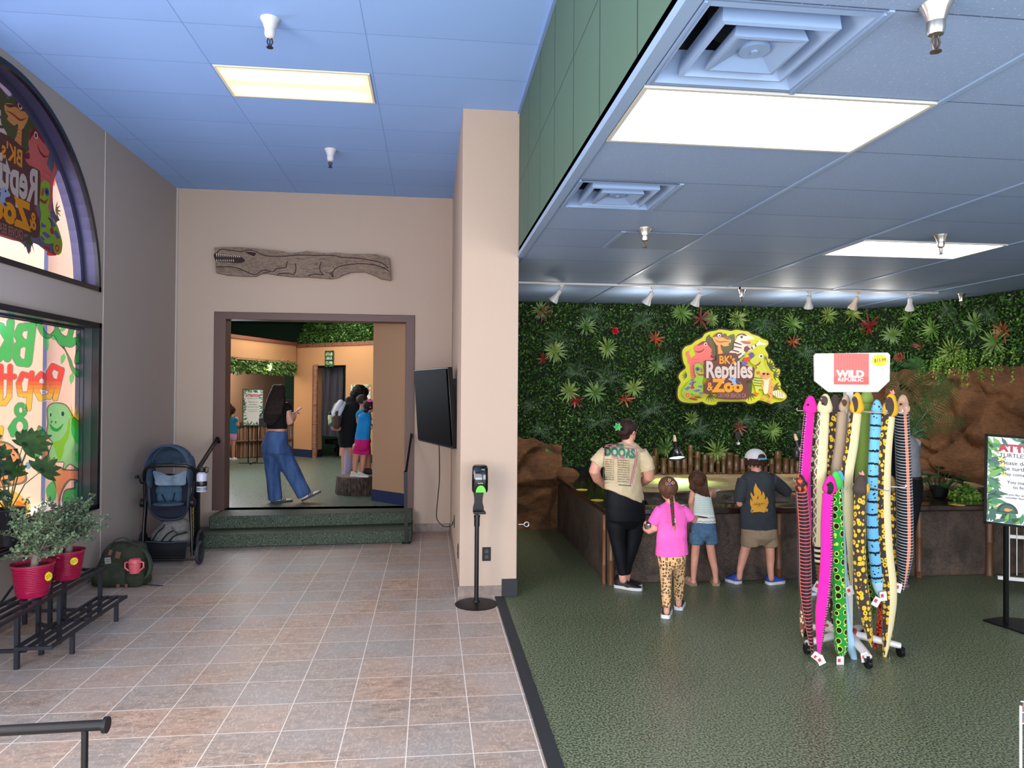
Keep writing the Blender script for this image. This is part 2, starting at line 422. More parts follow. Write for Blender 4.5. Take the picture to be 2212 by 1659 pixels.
# shell around the camera: back wall with the shop front openings, right wall, roof
f = plane((0, -1.9, 0), (1, 0, 0), (0, 0, 1))
g = G(); g.holed([(-3.4, -.1), (9, -.1), (9, 4.4), (-3.4, 4.4)], [[(-2.9, .1), (1.6, .1), (1.6, 3.4), (-2.9, 3.4)], [(2.0, .1), (5.8, .1), (5.8, 2.8), (2.0, 2.8)]], f, .15)
struct('wall_front', g, wall_shaded)
g = G(); g.add([(6.98, 5.3, -.1), (8.2, -2, -.1), (8.2, -2, 3.1), (6.98, 5.3, 3.1), (7.2, 5.3, -.1), (8.4, -2, -.1), (8.4, -2, 3.1), (7.2, 5.3, 3.1)], [(0, 1, 2, 3), (4, 7, 6, 5), (3, 2, 6, 7), (0, 4, 5, 1)])
struct('wall_right', g, stucco('wall_white', '#c9c4bb'))
g = G(); g.add([(x, y, z) for z in (4.5, 4.7) for x, y in ((-3.6, -2.2), (9.2, -2.2), (9.2, 20), (-6.6, 20), (-3.6, 9.4))], [(4, 3, 2, 1, 0), (5, 6, 7, 8, 9), (0, 1, 6, 5), (1, 2, 7, 6), (2, 3, 8, 7), (3, 4, 9, 8), (4, 0, 5, 9)]); struct('roof', g, blackm)

# baseboards of tile
tb = mat('#75665e', .5, bump=(30, .2), var=(14, '#8f7f74')); gm = mat('#b7ada4', .7)
def baseboard(name, p, q, h=.098, t=.012, side=1):
    p, q = V((*p, 0)), V((*q, 0)); d = (q-p); L = d.length; d.normalize(); nn = V((0, 0, 1)).cross(d)*side; k = 0
    g = G(); x = 0
    while x < L:
        e = min(x+T, L); a, b = p+d*(x+.002), p+d*(e-.002); x = e
        g.add([a, b, b+nn*t, a+nn*t]+[q_+V((0, 0, h)) for q_ in (a, b, b+nn*t, a+nn*t)], [(3, 2, 1, 0), (4, 5, 6, 7), (0, 1, 5, 4), (1, 2, 6, 5), (2, 3, 7, 6), (3, 0, 4, 7)])
    a, b = p, q; nn2 = nn*(t*.6); zz = V((0, 0, h*.99))
    g.add([a, b, b+nn2, a+nn2, a+zz, b+zz, b+nn2+zz, a+nn2+zz], [(0, 1, 2, 3), (7, 6, 5, 4), (0, 4, 5, 1), (1, 5, 6, 2), (2, 6, 7, 3), (3, 7, 4, 0)], 1)
    struct(name, g, [tb, gm])
baseboard('baseboard_left', (XL, 0), (XL, YB), side=-1)
baseboard('baseboard_back', (XL+.01, YB), (-2.62, YB), side=-1)
baseboard('baseboard_back', (-.2, YB), (XC0, YB), side=-1)
baseboard('baseboard_column', (XC0, YC), (XC0, YB), side=1)
baseboard('baseboard_column', (XC0-.012, YC), (.63, YC), side=-1)
g = G(); g.box(.63, XC1+.008, YC-.014, YC, 0, .155); g.box(XC1, XC1+.008, YC, 9.3, 0, .14); struct('baseboard_right', g, mat('#15181c', .6), bev=.003)

# doorway casing
g = G(); y0, y1 = YB-.02, YB+.2
g.holed([(-2.675, .302), (-2.535, .302), (-2.535, 2.67), (-.325, 2.67), (-.325, .302), (-.215, .302), (-.215, 2.76), (-2.675, 2.76)], [], plane((0, y1, 0), (1, 0, 0), (0, 0, 1)), y1-y0)
struct('door_frame_1', g, brownpaint, bev=.004)

# ---------------------------------------------------------------- windows
fr = mat('#0b0e18', .35); fr2 = mat('#474460', .4, .3)
@M
def clear_glass(n):
    tr = n.n('BsdfTransparent', Color=(.93, .95, 1.0)); gl = n.n('BsdfGlossy', Color=(1, 1, 1), Roughness=.02)
    mx = n.n('MixShader', _0=.05, _1=tr.outputs[0], _2=gl.outputs[0]); n.t.links.new(mx.outputs[0], n.out.inputs[0])
def arc(r, n=40): return [(AY+r*cos(pi*i/n), AZ+r*sin(pi*i/n)) for i in range(n+1)]
fw = plane((XL, 0, 0), (0, 1, 0), (0, 0, 1))
def ring_frame(r0, r1, w0, w1, zb, g, mi=0):
    """half-round frame between radius r1 and r0 with a bottom bar"""
    A, B = arc(r0), arc(r1)
    for i in range(len(A)-1):
        q = [A[i], A[i+1], B[i+1], B[i]]; vs = [fw(u, v, w0) for u, v in q]+[fw(u, v, w1) for u, v in q]
        g.add(vs, [(0, 1, 2, 3), (7, 6, 5, 4), (0, 4, 5, 1), (2, 6, 7, 3)], mi)
    q = [(AY-r0, AZ), (AY+r0, AZ), (AY+r0, AZ+zb), (AY-r0, AZ+zb)]
    g.add([fw(u, v, w0) for u, v in q]+[fw(u, v, w1) for u, v in q], [(0, 1, 2, 3), (7, 6, 5, 4), (0, 4, 5, 1), (1, 5, 6, 2), (2, 6, 7, 3), (3, 7, 4, 0)], mi)
g = G(); ring_frame(1.50, 1.455, -.02, .012, .045, g); ring_frame(1.5, 1.42, -.20, -.12, .06, g, 1); ring_frame(1.5, 1.47, -.2, 0, .03, g, 1); ring_frame(1.42, 1.405, -.185, -.125, .075, g, 1)
w1 = struct('window_1', g, [fr, fr2])
g = G(); g.plate([(AY+1.43, AZ+.03)]+[(AY+1.43*cos(pi*i/40), AZ+1.43*sin(pi*i/40)) for i in range(1, 40)]+[(AY-1.43, AZ+.03)], lambda u, v, w: fw(u, v, -.15)); struct('window_1_pane', g, clear_glass)
g = G()
def rframe(y0, y1, z0, z1, b, w0, w1, mi=0):
    for a, c, d, e in ((y0, y1, z0, z0+b), (y0, y1, z1-b, z1), (y0, y0+b, z0, z1), (y1-b, y1, z0, z1)): g.box(XL+w0, XL+w1, a, c, d, e, mi)
rframe(4.16, 7.19, .655, 2.42, .05, -.20, .012)
struct('window_2', g, fr, bev=.003)
g = G(); rframe(4.21, 7.14, .705, 2.37, .018, -.19, -.12); rframe(4.228, 7.122, .723, 2.352, .008, -.175, -.15); g.box(XL-.17, XL-.05, 7.135, 7.14, .7, 2.37); struct('window_2_frame', g, mat('#44474f', .35, .6))
g = G(); g.box(XL-.165, XL-.159, 4.215, 7.135, .71, 2.365); struct('window_2_pane', g, clear_glass)

# outside: walkway, stucco building opposite with columns, blue-grey door recess
ext = stucco('exterior_stucco', '#e3b79a', .5)
g = G(); g.box(-14, -3.36, -8, 20, -.15, -.05); struct('pavement', g, mat('#d8d0c8', .9, bump=(20, .2)))
XE = -6.1; ye = [PX(x, 800, XE).y for x in (92, 122, 186)]
g = G(); g.box(XE-.4, XE, -6, ye[0], -.05, 6.8); g.box(XE-.4, XE+.25, ye[1], ye[2], -.05, 6.8); g.box(XE-.4, XE, ye[2], 24, -.05, 6.8); struct('exterior_wall', g, ext)
g = G(); g.box(XE-.3, XE-.15, ye[0], ye[1], -.05, 6.8); struct('exterior_door', g, mat('#4d5f86', .5))
# ================================================================ ceiling fixtures
@M
def tube_glow(n):
    z = n.n('SeparateXYZ', Vector=n.pos()); y = z.outputs[1]; x = z.outputs[0]
    def bump_at(c, w): return n.m_('POWER', 2.718, n.m_('MULTIPLY', n.m_('POWER', n.m_('DIVIDE', n.m_('SUBTRACT', y, c), w), 2), -1))
    t = n.m_('ADD', bump_at(5.78, .085), bump_at(6.07, .085))
    e = n.m_('POWER', n.m_('DIVIDE', n.m_('ABSOLUTE', n.m_('SUBTRACT', x, -1.088)), .53), 8)
    t = n.m_('MULTIPLY', t, n.m_('SUBTRACT', 1.0, n.m_('MULTIPLY', e, .55), clamp=True))
    n.base('#d8c9a8'); n.p(Emission_Color=n.mix(t, '#fbe6b8', '#fff6e2'), Emission_Strength=n.m_('ADD', .62, n.m_('MULTIPLY', t, 1.0)))
glow_w = mat('#ffffff', .5, em=4.2, emc='#fdfdff', name='panel_glow'); framew = mat('#b9b7ae', .5)
def ceiling_light(x0, x1, y0, y1, z, glow, label, fm):
    t = thing('ceiling_light', ((x0+x1)/2, (y0+y1)/2, z), label, 'ceiling light')
    g = G(); e = .018; g.holed([(x0, y0), (x1, y0), (x1, y1), (x0, y1)], [[(x0+e, y0+e), (x1-e, y0+e), (x1-e, y1-e), (x0+e, y1-e)]], plane((0, 0, z-.01), (1, 0, 0), (0, 1, 0)), .012)
    to_obj('frame', g, fm, t)
    g = G(); g.box(x0+.016, x1-.016, y0+.016, y1-.016, z-.007, z-.001); to_obj('diffuser', g, glow, t)
ceiling_light(-1.678, -.498, 5.635, 6.205, ZC, tube_glow, 'warm fluorescent troffer with two glowing tubes in the high blue ceiling', mat('#e8dcc0', .5))
ceiling_light(.808, 2.032, 2.662, 3.262, ZR, glow_w, 'large white LED panel beside the green bulkhead, between the two air vents', framew)
ceiling_light(3.30, 4.515, 5.125, 5.72, ZR, glow_w, 'white LED panel in the low ceiling behind a metal sprinkler', framew)

ventm = mat('#7e96b8', .45, name='vent_enamel'); ductm = mat('#8f949b', .3, .8); ductd = mat('#10141c', .8)
def sqr(c, h, z): return [(c[0]+a*h, c[1]+b*h, z) for a, b in ((-1, -1), (1, -1), (1, 1), (-1, 1))]
def vent(c, label):
    t = thing('air_vent', (c[0], c[1], ZR), label, 'air vent', 'square ceiling air vents')
    g = G(); g.loft([sqr(c, .296, ZR-.006), sqr(c, .27, ZR-.008), sqr(c, .262, ZR+.004), sqr(c, .215, ZR+.075), sqr(c, .205, ZR+.09)], cap=False)
    for a in (-.294, .284): g.box(c[0]+a, c[0]+a+.01, c[1]-.29, c[1]+.29, ZR-.01, ZR+.01)
    to_obj('outer_frame', g, ventm, t, smooth=20)
    g = G(); g.loft([sqr(c, .195, ZR+.05), sqr(c, .2, ZR-.012), sqr(c, .186, ZR-.016), sqr(c, .14, ZR+.05), sqr(c, .135, ZR+.06)], cap=False); to_obj('middle_ring', g, ventm, t, smooth=20)
    g = G(); g.loft([sqr(c, .118, ZR+.02), sqr(c, .128, ZR-.02), sqr(c, .116, ZR-.022), sqr(c, .036, ZR+.014)], cap=False); g.add(sqr(c, .037, ZR+.014), [(0, 1, 2, 3)])
    g.cyl((c[0], c[1], ZR-.003), (c[0], c[1], ZR+.012), .052, n=32); g.cyl((c[0], c[1], ZR-.008), (c[0], c[1], ZR+.01), .012)
    to_obj('centre_plate', g, ventm, t, smooth=20)
    g = G(); g.loft([sqr(c, .21, ZR+.085), sqr(c, .21, ZR+.24)], cap=False); g.add(sqr(c, .21, ZR+.24), [(0, 1, 2, 3)]); to_obj('plenum', g, ductd, t)
    g = G(); g.tube([(c[0], c[1]+.02, ZR+.1), (c[0], c[1]+.02, ZR+.235)], .15, 32, cap=False)
    for a in (-.17, .17): g.bar((c[0]+a, c[1]-.02, ZR+.03), (c[0]+a*.7, c[1]-.02, ZR+.12), .03, .004)
    to_obj('duct_collar', g, ductm, t)
vent(VENTS[0], 'large square air vent at the top edge of the low ceiling, beside the bright panel')
vent(VENTS[1], 'square air vent beyond the bright LED panel, at the bulkhead edge')
def sprinkler(loc, label, m1, m2, k=1.0):
    t = thing('fire_sprinkler', loc, label, 'sprinkler', 'ceiling fire sprinklers')
    x, y, z = loc; L = lambda p: [(r*k, zz*k) for r, zz in p]
    g = G(); g.lathe(L([(.048, 0), (.046, -.006), (.036, -.022), (.029, -.045), (.027, -.052)]), loc, 28); to_obj('escutcheon', g, m1, t)
    g = G(); g.lathe(L([(.026, -.05), (.027, -.075), (.022, -.09), (.012, -.096)]), loc, 24); to_obj('body', g, m1, t)
    g = G()
    for s in (-1, 1): g.tube([(x+s*.008*k, y, z-.095*k), (x+s*.013*k, y, z-.115*k), (x+s*.004*k, y, z-.138*k)], .0035*k, 8)
    g.cyl((x, y, z-.1*k), (x, y, z-.132*k), .0035*k, n=8); g.lathe(L([(.004, -.136), (.016, -.14), (.017, -.143), (.003, -.145)]), loc, 16)
    to_obj('deflector', g, m2, t)
br = mat('#6e5f58', .35, .8); wh = mat('#cfd0d2', .5); dk = mat('#22242b', .5)
sprinkler((1.52, 2.0, ZR), 'metal fire sprinkler at the top of the view, nearest the big air vent', chrome, br, 1.0)
sprinkler((1.53, 5.0, ZR), 'brushed metal fire sprinkler next to the perforated grille panel', chrome, br, 1.0)
sprinkler((3.768, 4.9, ZR), 'brushed metal fire sprinkler hanging before the far white LED panel', chrome, br, 1.0)
sprinkler((3.53, 7.8, ZR), 'metal fire sprinkler among the white track lamps', chrome, br, 1.0)
sprinkler((6.22, 7.75, ZR), 'metal fire sprinkler past the end of the track rail, against the greenery', chrome, br, 1.0)
sprinkler((-1.09, 4.89, ZC), 'white fire sprinkler in the blue ceiling before the warm light', wh, dk, 1.35)
sprinkler((-1.05, 7.48, ZC), 'white fire sprinkler in the blue ceiling beyond the warm light', wh, dk, 1.3)
@M
def perforated(n):
    v = n.mapv(n.pos(), sc=(70, 70, 1)); w = n.voro(n.mapv(v, rot=(0, 0, .785)), 1.0, rnd=0.0)
    n.base(n.mix(n.ramp(w, (.25, 0), (.32, 1)), '#2d3b52', '#7f93ad')); n.p(Roughness=.6)
g = G(); g.box(1.42, 2.03, 5.125, 5.72, ZR-.004, ZR+.001)
o = to_obj('air_grille', g, perforated); tag(o, 'perforated metal air return panel set in the low ceiling', 'air grille')
g = G(); g.box(1.39, 1.42, 5.12, 5.72, ZR-.007, ZR+.001); struct('trim_7', g, edge)
g = G(); g.box(1.397, 1.42, 3.9, 4.5, ZR-.007, ZR+.001); struct('trim_7', g, edge)
g = G(); g.box(1.397, 1.415, 2.04, 2.66, ZR-.007, ZR+.001); struct('trim_7', g, edge)

# track lighting
YT = 7.645
g = G(); g.box(.78, 5.84, YT-.018, YT+.018, ZR-.022, ZR); 
o = to_obj('track_rail', g, mat('#c9c6c0', .4), bev=.003); tag(o, 'long white lighting track along the low ceiling before the plant wall', 'track rail')
g = G(); g.box(3.42, 3.44, YT-.02, YT+.02, ZR-.024, ZR); to_obj('joint', g, blackm, o)
heads = [(1213, 1195, .8, 'white track lamp next to the column, tilted towards it'), (1411, 1398, 1, 'white track lamp second from the column'),
         (1513, 1505, 1, 'white track lamp third from the column, above the logo sign'), (1748, 1754, 1, 'white track lamp just beyond the metal sprinkler on the track'),
         (1853, 1848, 1, 'warm-lit white track lamp above the toy snake rack'), (1966, 1975, 1, 'white track lamp at the end of the rail')]
lampw = mat('#c4c2c0', .35); lampw_warmlit = mat('#cdb79f', .35)  # second one: the same white shade with warm light put into its colour
for i, (xa, xb, k, lb) in enumerate(heads):
    p = P(xa, 640, YT); x = p.x; lean = (xb-xa)/34.0
    t = thing('track_lamp', (x, YT, ZR-.022), lb, 'track lamp', 'spot lamps on the ceiling track'); m = lampw_warmlit if i == 4 else lampw
    g = G(); g.box(x-.022, x+.022, YT-.018, YT+.018, ZR-.045, ZR-.022); g.cyl((x, YT, ZR-.045), (x+lean*.03, YT+.01, ZR-.1), .007, n=10); to_obj('stem', g, m, t)
    d = V((lean, .42, -.86)).normalized(); a, b, c = frame_of(d); R = Matrix((a, b, c)).transposed()
    g = G(); g.lathe([(.004, -.012), (.022, -.008), (.027, .01), (.026, .06), (.034, .085), (.048, .12), (.052, .14), (.046, .141), (.03, .1)], (x+lean*.03, YT+.01, ZR-.085), 24, R); to_obj('shade', g, m, t)
    q = V((x+lean*.03, YT+.01, ZR-.085))+d*.1
    g = G(); g.ell(q, .028); to_obj('bulb', g, mat('#ffffff', .5, em=3, emc='#fff2dc'), t)
    lamp('track_spot', 'SPOT', q+d*.05, 34 if i else 12, (1, .93, .82), q+d*2, spot_size=radians(82), spot_blend=.8, shadow_soft_size=.03)
    lamp('track_ceiling_fill', 'POINT', (x, YT+.5, ZR-.30), 9 if i else 3, (1, .93, .84), shadow_soft_size=.04)  # added point lamp in mid-air, brightens the ceiling behind the rail
# ================================================================ plant wall, rocks and turtle pond
PATH = [V((.762, 9.34, 0)), V((6.02, 9.34, 0)), V((6.39, 8.98, 0)), V((6.62, 7.2, 0)), V((6.95, 5.2, 0))]
SEG = [(PATH[i], PATH[i+1], (PATH[i+1]-PATH[i]).length) for i in range(len(PATH)-1)]
STOT = sum(s[2] for s in SEG)
def wall_at(s):
    for a, b, L in SEG:
        if s <= L or b is PATH[-1]:
            d = (b-a).normalized(); return a+d*s, V((d.y, -d.x, 0))
        s -= L
def s_of_px(x, y, guess_z=None):
    """where the sight line through a picture point meets the plant wall"""
    d = ray(x, y); acc = 0
    for a, b, L in SEG:
        e = b-a; den = d.x*e.y-d.y*e.x
        t = ((a.x-CAM.x)*e.y-(a.y-CAM.y)*e.x)/den; q = CAM+d*t; u = (q-a).dot(e.normalized())
        if -.01 <= u <= L: return acc+u, q
        acc += L
    return acc, q
g = G()
for a, b, L in SEG:
    n_ = V(((b-a).y, -(b-a).x, 0)).normalized()*-.12
    g.add([a, b, b+n_, a+n_]+[q+V((0, 0, 3.02)) for q in (a, b, b+n_, a+n_)], [(3, 2, 1, 0), (4, 5, 6, 7), (0, 1, 5, 4), (1, 2, 6, 5), (2, 3, 7, 6), (3, 0, 4, 7)])
struct('wall_plants', g, mat('#10180c', .9))
def lowedge(s):
    w = .10*noise.noise(V((s*2.1, 0, 3)))+.05*noise.noise(V((s*7, 2, 3)))
    if s < .95: return 1.24-.2*s+w
    if s < 4.4: return .80+w*.5
    if s < 5.6: return .82+(s-4.4)/1.2*1.15+w
    return 2.02+w*1.6
@M
def leaf_mat(n):
    r = n.n('NewGeometry'); big = n.noise(n.pos(), 1.6, 3)
    c = n.ramp(r.outputs[8], (0, '#1a3010'), (.35, '#2f5420'), (.7, '#47762e'), (.93, '#64923f'), (1, '#94b060'))
    c = n.mix(n.ramp(big, (.4, 0), (.65, .6)), c, '#284a1c'); n.base(c); n.p(Roughness=.5, Specular_IOR_Level=.35)
def leafcloud(name, pts, nrm, L, w, m, spread=.9, parent=None, kind=True, down=.2):
    """pts, nrm: (n,3) arrays; small folded leaves"""
    n = len(pts); d = np.random.normal(size=(n, 3))*spread+nrm*.75+np.array([0, 0, -down]); d /= np.linalg.norm(d, axis=1)[:, None]
    u = np.random.normal(size=(n, 3)); a = np.cross(d, u); a /= np.linalg.norm(a, axis=1)[:, None]; k = np.cross(a, d)
    Ls = (L*(.6+.8*np.random.rand(n)))[:, None]; ws = w/L*Ls*.5
    v = np.stack([pts, pts+d*Ls*.5+a*ws, pts+d*Ls-k*Ls*.15, pts+d*Ls*.5-a*ws], 1).reshape(-1, 3)
    if parent is not None: v = v-np.array(parent.matrix_world.translation)
    me = bpy.data.meshes.new(name); me.vertices.add(4*n); me.vertices.foreach_set('co', v.ravel().astype(np.float32))
    me.loops.add(4*n); me.loops.foreach_set('vertex_index', np.arange(4*n, dtype=np.int32)); me.polygons.add(n)
    me.polygons.foreach_set('loop_start', np.arange(0, 4*n, 4, dtype=np.int32)); me.polygons.foreach_set('loop_total', np.full(n, 4, dtype=np.int32))
    me.update(calc_edges=True); me.materials.append(m); o = bpy.data.objects.new(name, me); o.parent = parent; link(o)
    if kind: o['kind'] = 'stuff'
    return o
pts, nr = [], []
for i in range(92000):
    s = random.random()*STOT; z = .72+random.random()*2.26
    if z < lowedge(s): continue
    p, n_ = wall_at(s); cl = noise.noise(V((s*3.2, z*3.2, 0)))
    dpt = .015+.075*random.random()*(.7+cl)+max(0, cl)*.05
    pts.append((p.x+n_.x*dpt, p.y+n_.y*dpt, z)); nr.append(tuple(n_))
o = leafcloud('foliage', np.array(pts), np.array(nr), .036, .02, leaf_mat); tag(o, 'dense dark green artificial leaf panels covering the wall above the turtle pond', 'foliage', kind='stuff')

def pm(c, r=.45): return mat(c, r, name='leaf_'+c.strip('#'))
gr1, gr2, gr3 = [mat(a, .45, var=(6, b)) for a, b in (('#3c6424', '#6a8a3c'), ('#1d3a19', '#2f5226'), ('#587a2e', '#8a9a48'))]
red1, red2, org = mat('#8c1a1e', .45, var=(9, '#5c2020')), mat('#5e2a24', .5, var=(9, '#80382a')), mat('#a8532c', .45, var=(9, '#7a3a22'))
def rosette(px, py, size, m, label, cat='plant', name='rosette_plant', n=36, w=.055, group=None, droop=1.0, stem=True):
    s, q = s_of_px(px, py); p, n_ = wall_at(s); c = V((p.x, p.y, q.z))+n_*.075
    t = G(); side = n_.cross(V((0, 0, 1)))
    for i in range(n):
        a = 2*pi*i/n*1.618*3+random.random()*.4; tilt = .25+.75*random.random()
        d = (side*cos(a)+V((0, 0, 1))*sin(a))*tilt*1.3+n_*.55
        t.blade(c+d*.004, d, n_ if abs(d.normalized().dot(n_)) < .9 else V((0, 0, 1)), size*(.7+.5*random.random()), size*w*2, droop, 5)
    o = to_obj(name, t, m, smooth=0); tag(o, label, cat, group)
    return o
GR = 'light green rosette plants in the plant wall'; LB = 'light green rosette plant '; RL = ['halfway up the plant wall near the column', 'level with the bamboo-side flower, above the woman', 'just below the ceiling left of the red flower'.replace('left of', 'before'), 'above the red spiky plant over the woman', 'above the woman with the flower clip', 'beside the yellow sign edge over the woman', 'above the striped-free upper corner of the sign'.replace('striped-free ', ''), 'touching the side of the logo sign', 'above the top of the logo sign', 'under the fourth track lamp', 'under the warm track lamp', 'above the snake head of the logo sign', 'in the top corner beside the column', 'between the logo sign top and the fourth track lamp', 'right of the rack header under the rail end'.replace('right of', 'past'), 'above the trailing vines at the corner', 'beneath the rust brown spiky plant', 'beside the crimson spiky plant', 'behind the bamboo poles near the boy', 'behind the lit heat lamp', 'under the last ceiling sprinkler', 'above the price star of the rack', 'under the logo sign beside the adapter', 'above the dark rock next to the column', 'between the woman and the logo sign']
for x, y, s in [(1195, 760, .17), (1307, 753, .15), (1262, 706, .14), (1226, 845, .16), (1281, 848, .17), (1364, 838, .15), (1466, 677, .16), (1413, 792, .13), (1586, 690, .15), (1780, 682, .15), (1832, 680, .14),
                (1531, 690, .12), (1165, 672, .13), (1703, 702, .15), (2027, 712, .17), (2072, 763, .2), (2165, 741, .2), (1975, 688, .15), (1543, 975, .2), (1433, 968, .16), (2120, 700, .17), (1930, 725, .15), (1660, 930, .16), (1178, 985, .12), (1490, 905, .13)]:
    rosette(x, y, s, random.choice([gr1, gr1, gr3]), LB+RL.pop(0), group=GR)
GR2, LB2 = 'dark ferns in the plant wall', 'dark green broad fern spray growing out of the leafy wall'
def fern(px, py, size, m=gr2, label=LB2, group=GR2, n=7, name='fern_spray', down=.4):
    s, q = s_of_px(px, py); p, n_ = wall_at(s); c = V((p.x, p.y, q.z))+n_*.06; t = G(); side = n_.cross(V((0, 0, 1)))
    for i in range(n):
        a = -pi*.15+pi*1.3*i/(n-1)+random.uniform(-.2, .2); d = (side*cos(a)+V((0, 0, 1))*(sin(a)-down)+n_*.5).normalized(); p_ = c; L = size*(.7+.5*random.random())
        q_ = [c]
        for k in range(9):
            e = d.cross(n_).normalized(); r = (1-k/10)*L*.32
            for sg in (-1, 1): t.leaf(p_, e*sg+d*.7, n_, r, r*.36)
            p_ = p_+d*(L/9); q_.append(p_); d = (d-V((0, 0, .09))-n_*.03).normalized()
        t.tube(q_, .0022, 5)
        t.leaf(p_, d, n_, L*.16, L*.06)
    tag(to_obj(name, t, m, smooth=0), label, 'fern', group)
FL = ['under the ceiling near the first lamps', 'under the second track lamp', 'near the column under the ceiling', 'below the round red flower', 'beside the sign at chameleon height', 'above the red spiky plant', 'low beside the column', 'under the lower sign corner', 'over the head of the woman', 'past the sign top', 'beside the sign iguana', 'behind the rack header', 'under the sign gecko', 'above the lit heat lamp', 'above the adapter box', 'past the last sprinkler', 'in the upper corner of the view', 'behind the palm fronds', 'above the unlit heat lamp', 'above the rock by the column']
for x, y, s in [(1274, 678, .26), (1381, 690, .28), (1200, 735, .25), (1306, 815, .28), (1427, 778, .25), (1240, 800, .24), (1150, 870, .22), (1400, 880, .26), (1288, 905, .26), (1640, 700, .25), (1730, 760, .26), (1880, 760, .2), (1680, 870, .28), (1500, 925, .26), (1600, 905, .24), (2060, 670, .26), (2150, 680, .25), (2000, 790, .22), (1715, 930, .25), (1165, 925, .24)]: fern(x, y, s, label='dark green fern spray on the plant wall, '+FL.pop(0))
for x, y, s, m, lb, cat in [(1172, 776, .1, red1, 'dark red spiky plant in the plant wall near the column', 'plant'), (1411, 733, .15, org, 'orange spiky bromeliad in the plant wall, upper side towards the column', 'plant'),
    (1240, 866, .13, red1, 'red spiky plant in the plant wall above the woman in the beige shirt', 'plant'), (1346, 862, .13, org, 'rusty orange spiky plant in the plant wall below the sign', 'plant'),
    (1172, 678, .12, red2, 'dull red spiky plant under the ceiling next to the column', 'plant'), (1509, 689, .16, red2, 'dark maroon spiky plant right above the logo sign', 'plant'),
    (1880, 704, .17, red1, 'crimson spiky plant in the plant wall above the toy snake rack', 'plant'), (2181, 716, .17, org, 'rust brown spiky plant high on the plant wall above the notice stand', 'plant'),
    (2000, 747, .12, red2, 'brown-red spiky plant above the palm fronds', 'plant'), (1706, 740, .11, org, 'green and rusty bromeliad at the upper corner of the logo sign', 'plant'), (1590, 922, .12, red2, 'brown bromeliad above the power adapter box', 'plant')]:
    rosette(x, y, s, m, lb, cat, 'spiky_plant', n=11, w=.08, droop=.3)
def flower(px, py, r, label):
    s, q = s_of_px(px, py); p, n_ = wall_at(s); c = V((p.x, p.y, q.z))+n_*.13; t = G()
    for i in range(60):
        d = V((random.gauss(0, 1), random.gauss(0, 1), random.gauss(0, 1))).normalized(); d = (d+n_*.4).normalized(); t.leaf(c, d, n_+V((.1, .2, .3)), r, r*.55, .3)
    tag(to_obj('red_flower', t, mat('#d0152c', .45, var=(20, '#8c0f22')), smooth=0), label, 'flower')
flower(1323, 716, .055, 'round bright red flower in the plant wall towards the column'); flower(1946, 772, .07, 'round red flower beside the palm fronds behind the rack')

# hanging strands of round leaves at the rock top
@M
def bead_leaf(n):
    r = n.n('NewGeometry'); n.base(n.ramp(r.outputs[8], (0, '#3f6a22'), (.6, '#6c9a38'), (1, '#a6c25a'))); n.p(Roughness=.45)
def vines(pxs, y0, y1, label, spread=16):
    pts, nr = [], []
    s, q = s_of_px(pxs, y0); p, n_ = wall_at(s); side = n_.cross(V((0, 0, 1)))
    z0 = s_of_px(pxs, y0)[1].z; z1 = s_of_px(pxs, y1)[1].z
    for k in range(spread):
        o_ = (random.random()-.5)*.42; ln = (z0-z1)*(.35+.65*random.random()); out = .12+.14*random.random(); wob = random.random()*9
        for i in range(int(ln/.009)):
            t = i*.009; x = V((p.x, p.y, z0+.08-t))+side*(o_+.015*sin(t*14+wob))+n_*(out+.05*min(t*5, 1))
            pts.append(tuple(x)); nr.append(tuple(n_))
    o = leafcloud('trailing_vine', np.array(pts), np.array(nr), .022, .018, bead_leaf, 1.2, kind=False); tag(o, label, 'trailing plant', 'trailing plants over the rock')
vines(2090, 775, 862, 'bright green trailing plant hanging over the rock beside the palm fronds'); vines(2125, 770, 858, 'bright green trailing plant hanging in the middle of the rock face')
vines(2190, 770, 850, 'bright green trailing plant hanging over the rock above the notice stand'); vines(2045, 790, 850, 'shorter bright trailing plant just above the palm fronds', 20)

# rocks
@M
def rock_mat(n):
    a = n.noise(n.pos(), 2.5, 6, .62, .6); c = n.ramp(a, (.25, '#2c1c11'), (.48, '#5f402a'), (.62, '#755033'), (.8, '#86603e'))
    f = n.noise(n.mapv(n.pos(), sc=(1, 1, 2.5)), 22, 5, .7); n.base(n.mix(.25, c, n.ramp(f, (.3, '#2b1a10'), (.7, '#a87a50')))); n.p(Roughness=.8, Specular_IOR_Level=.25); n.bump(f, .5, .02)
def rock_face(s0, s1, zt, label, off0=.12, amp=.22, res=.03, zb=-.02, seed=0, name='rock_face'):
    g = G(); ns = int((s1-s0)/res); nz = int(1/(res*.45)); rows = []
    for i in range(ns+1):
        s = s0+(s1-s0)*i/ns; p, n_ = wall_at(s); top = zt(s); col = []
        for j in range(nz+1):
            z = zb+(top-zb)*j/nz; q = V((s*1.25+seed, z*1.5, seed))
            q2 = q+V((noise.noise(q*1.3), noise.noise(q*1.3+V((5, 5, 5))), 0))*.55
            cells = noise.voronoi(q2*1.15)[0]; e = min(1, (cells[1]-cells[0])*3.2); rough = noise.fractal(q*4, 1, 2, 4)
            edge = min(1, (top-z)/.25+.25)*min(1, (s-s0)/.15+.3)
            dd = off0+(amp*(.25+.75*e)*(.6+.8*noise.noise(q*.9+V((3, 1, 0))))+.035*rough)*edge
            col.append(tuple(V((p.x, p.y, z))+n_*dd))
        rows.append(col)
    o = len(g.v); vs = [p for r in rows for p in r]; m = nz+1
    g.add(vs, [(i*m+j, i*m+j+1, (i+1)*m+j+1, (i+1)*m+j) for i in range(ns) for j in range(nz)])
    return tag(to_obj(name, g, rock_mat, smooth=60), label, 'rock wall')
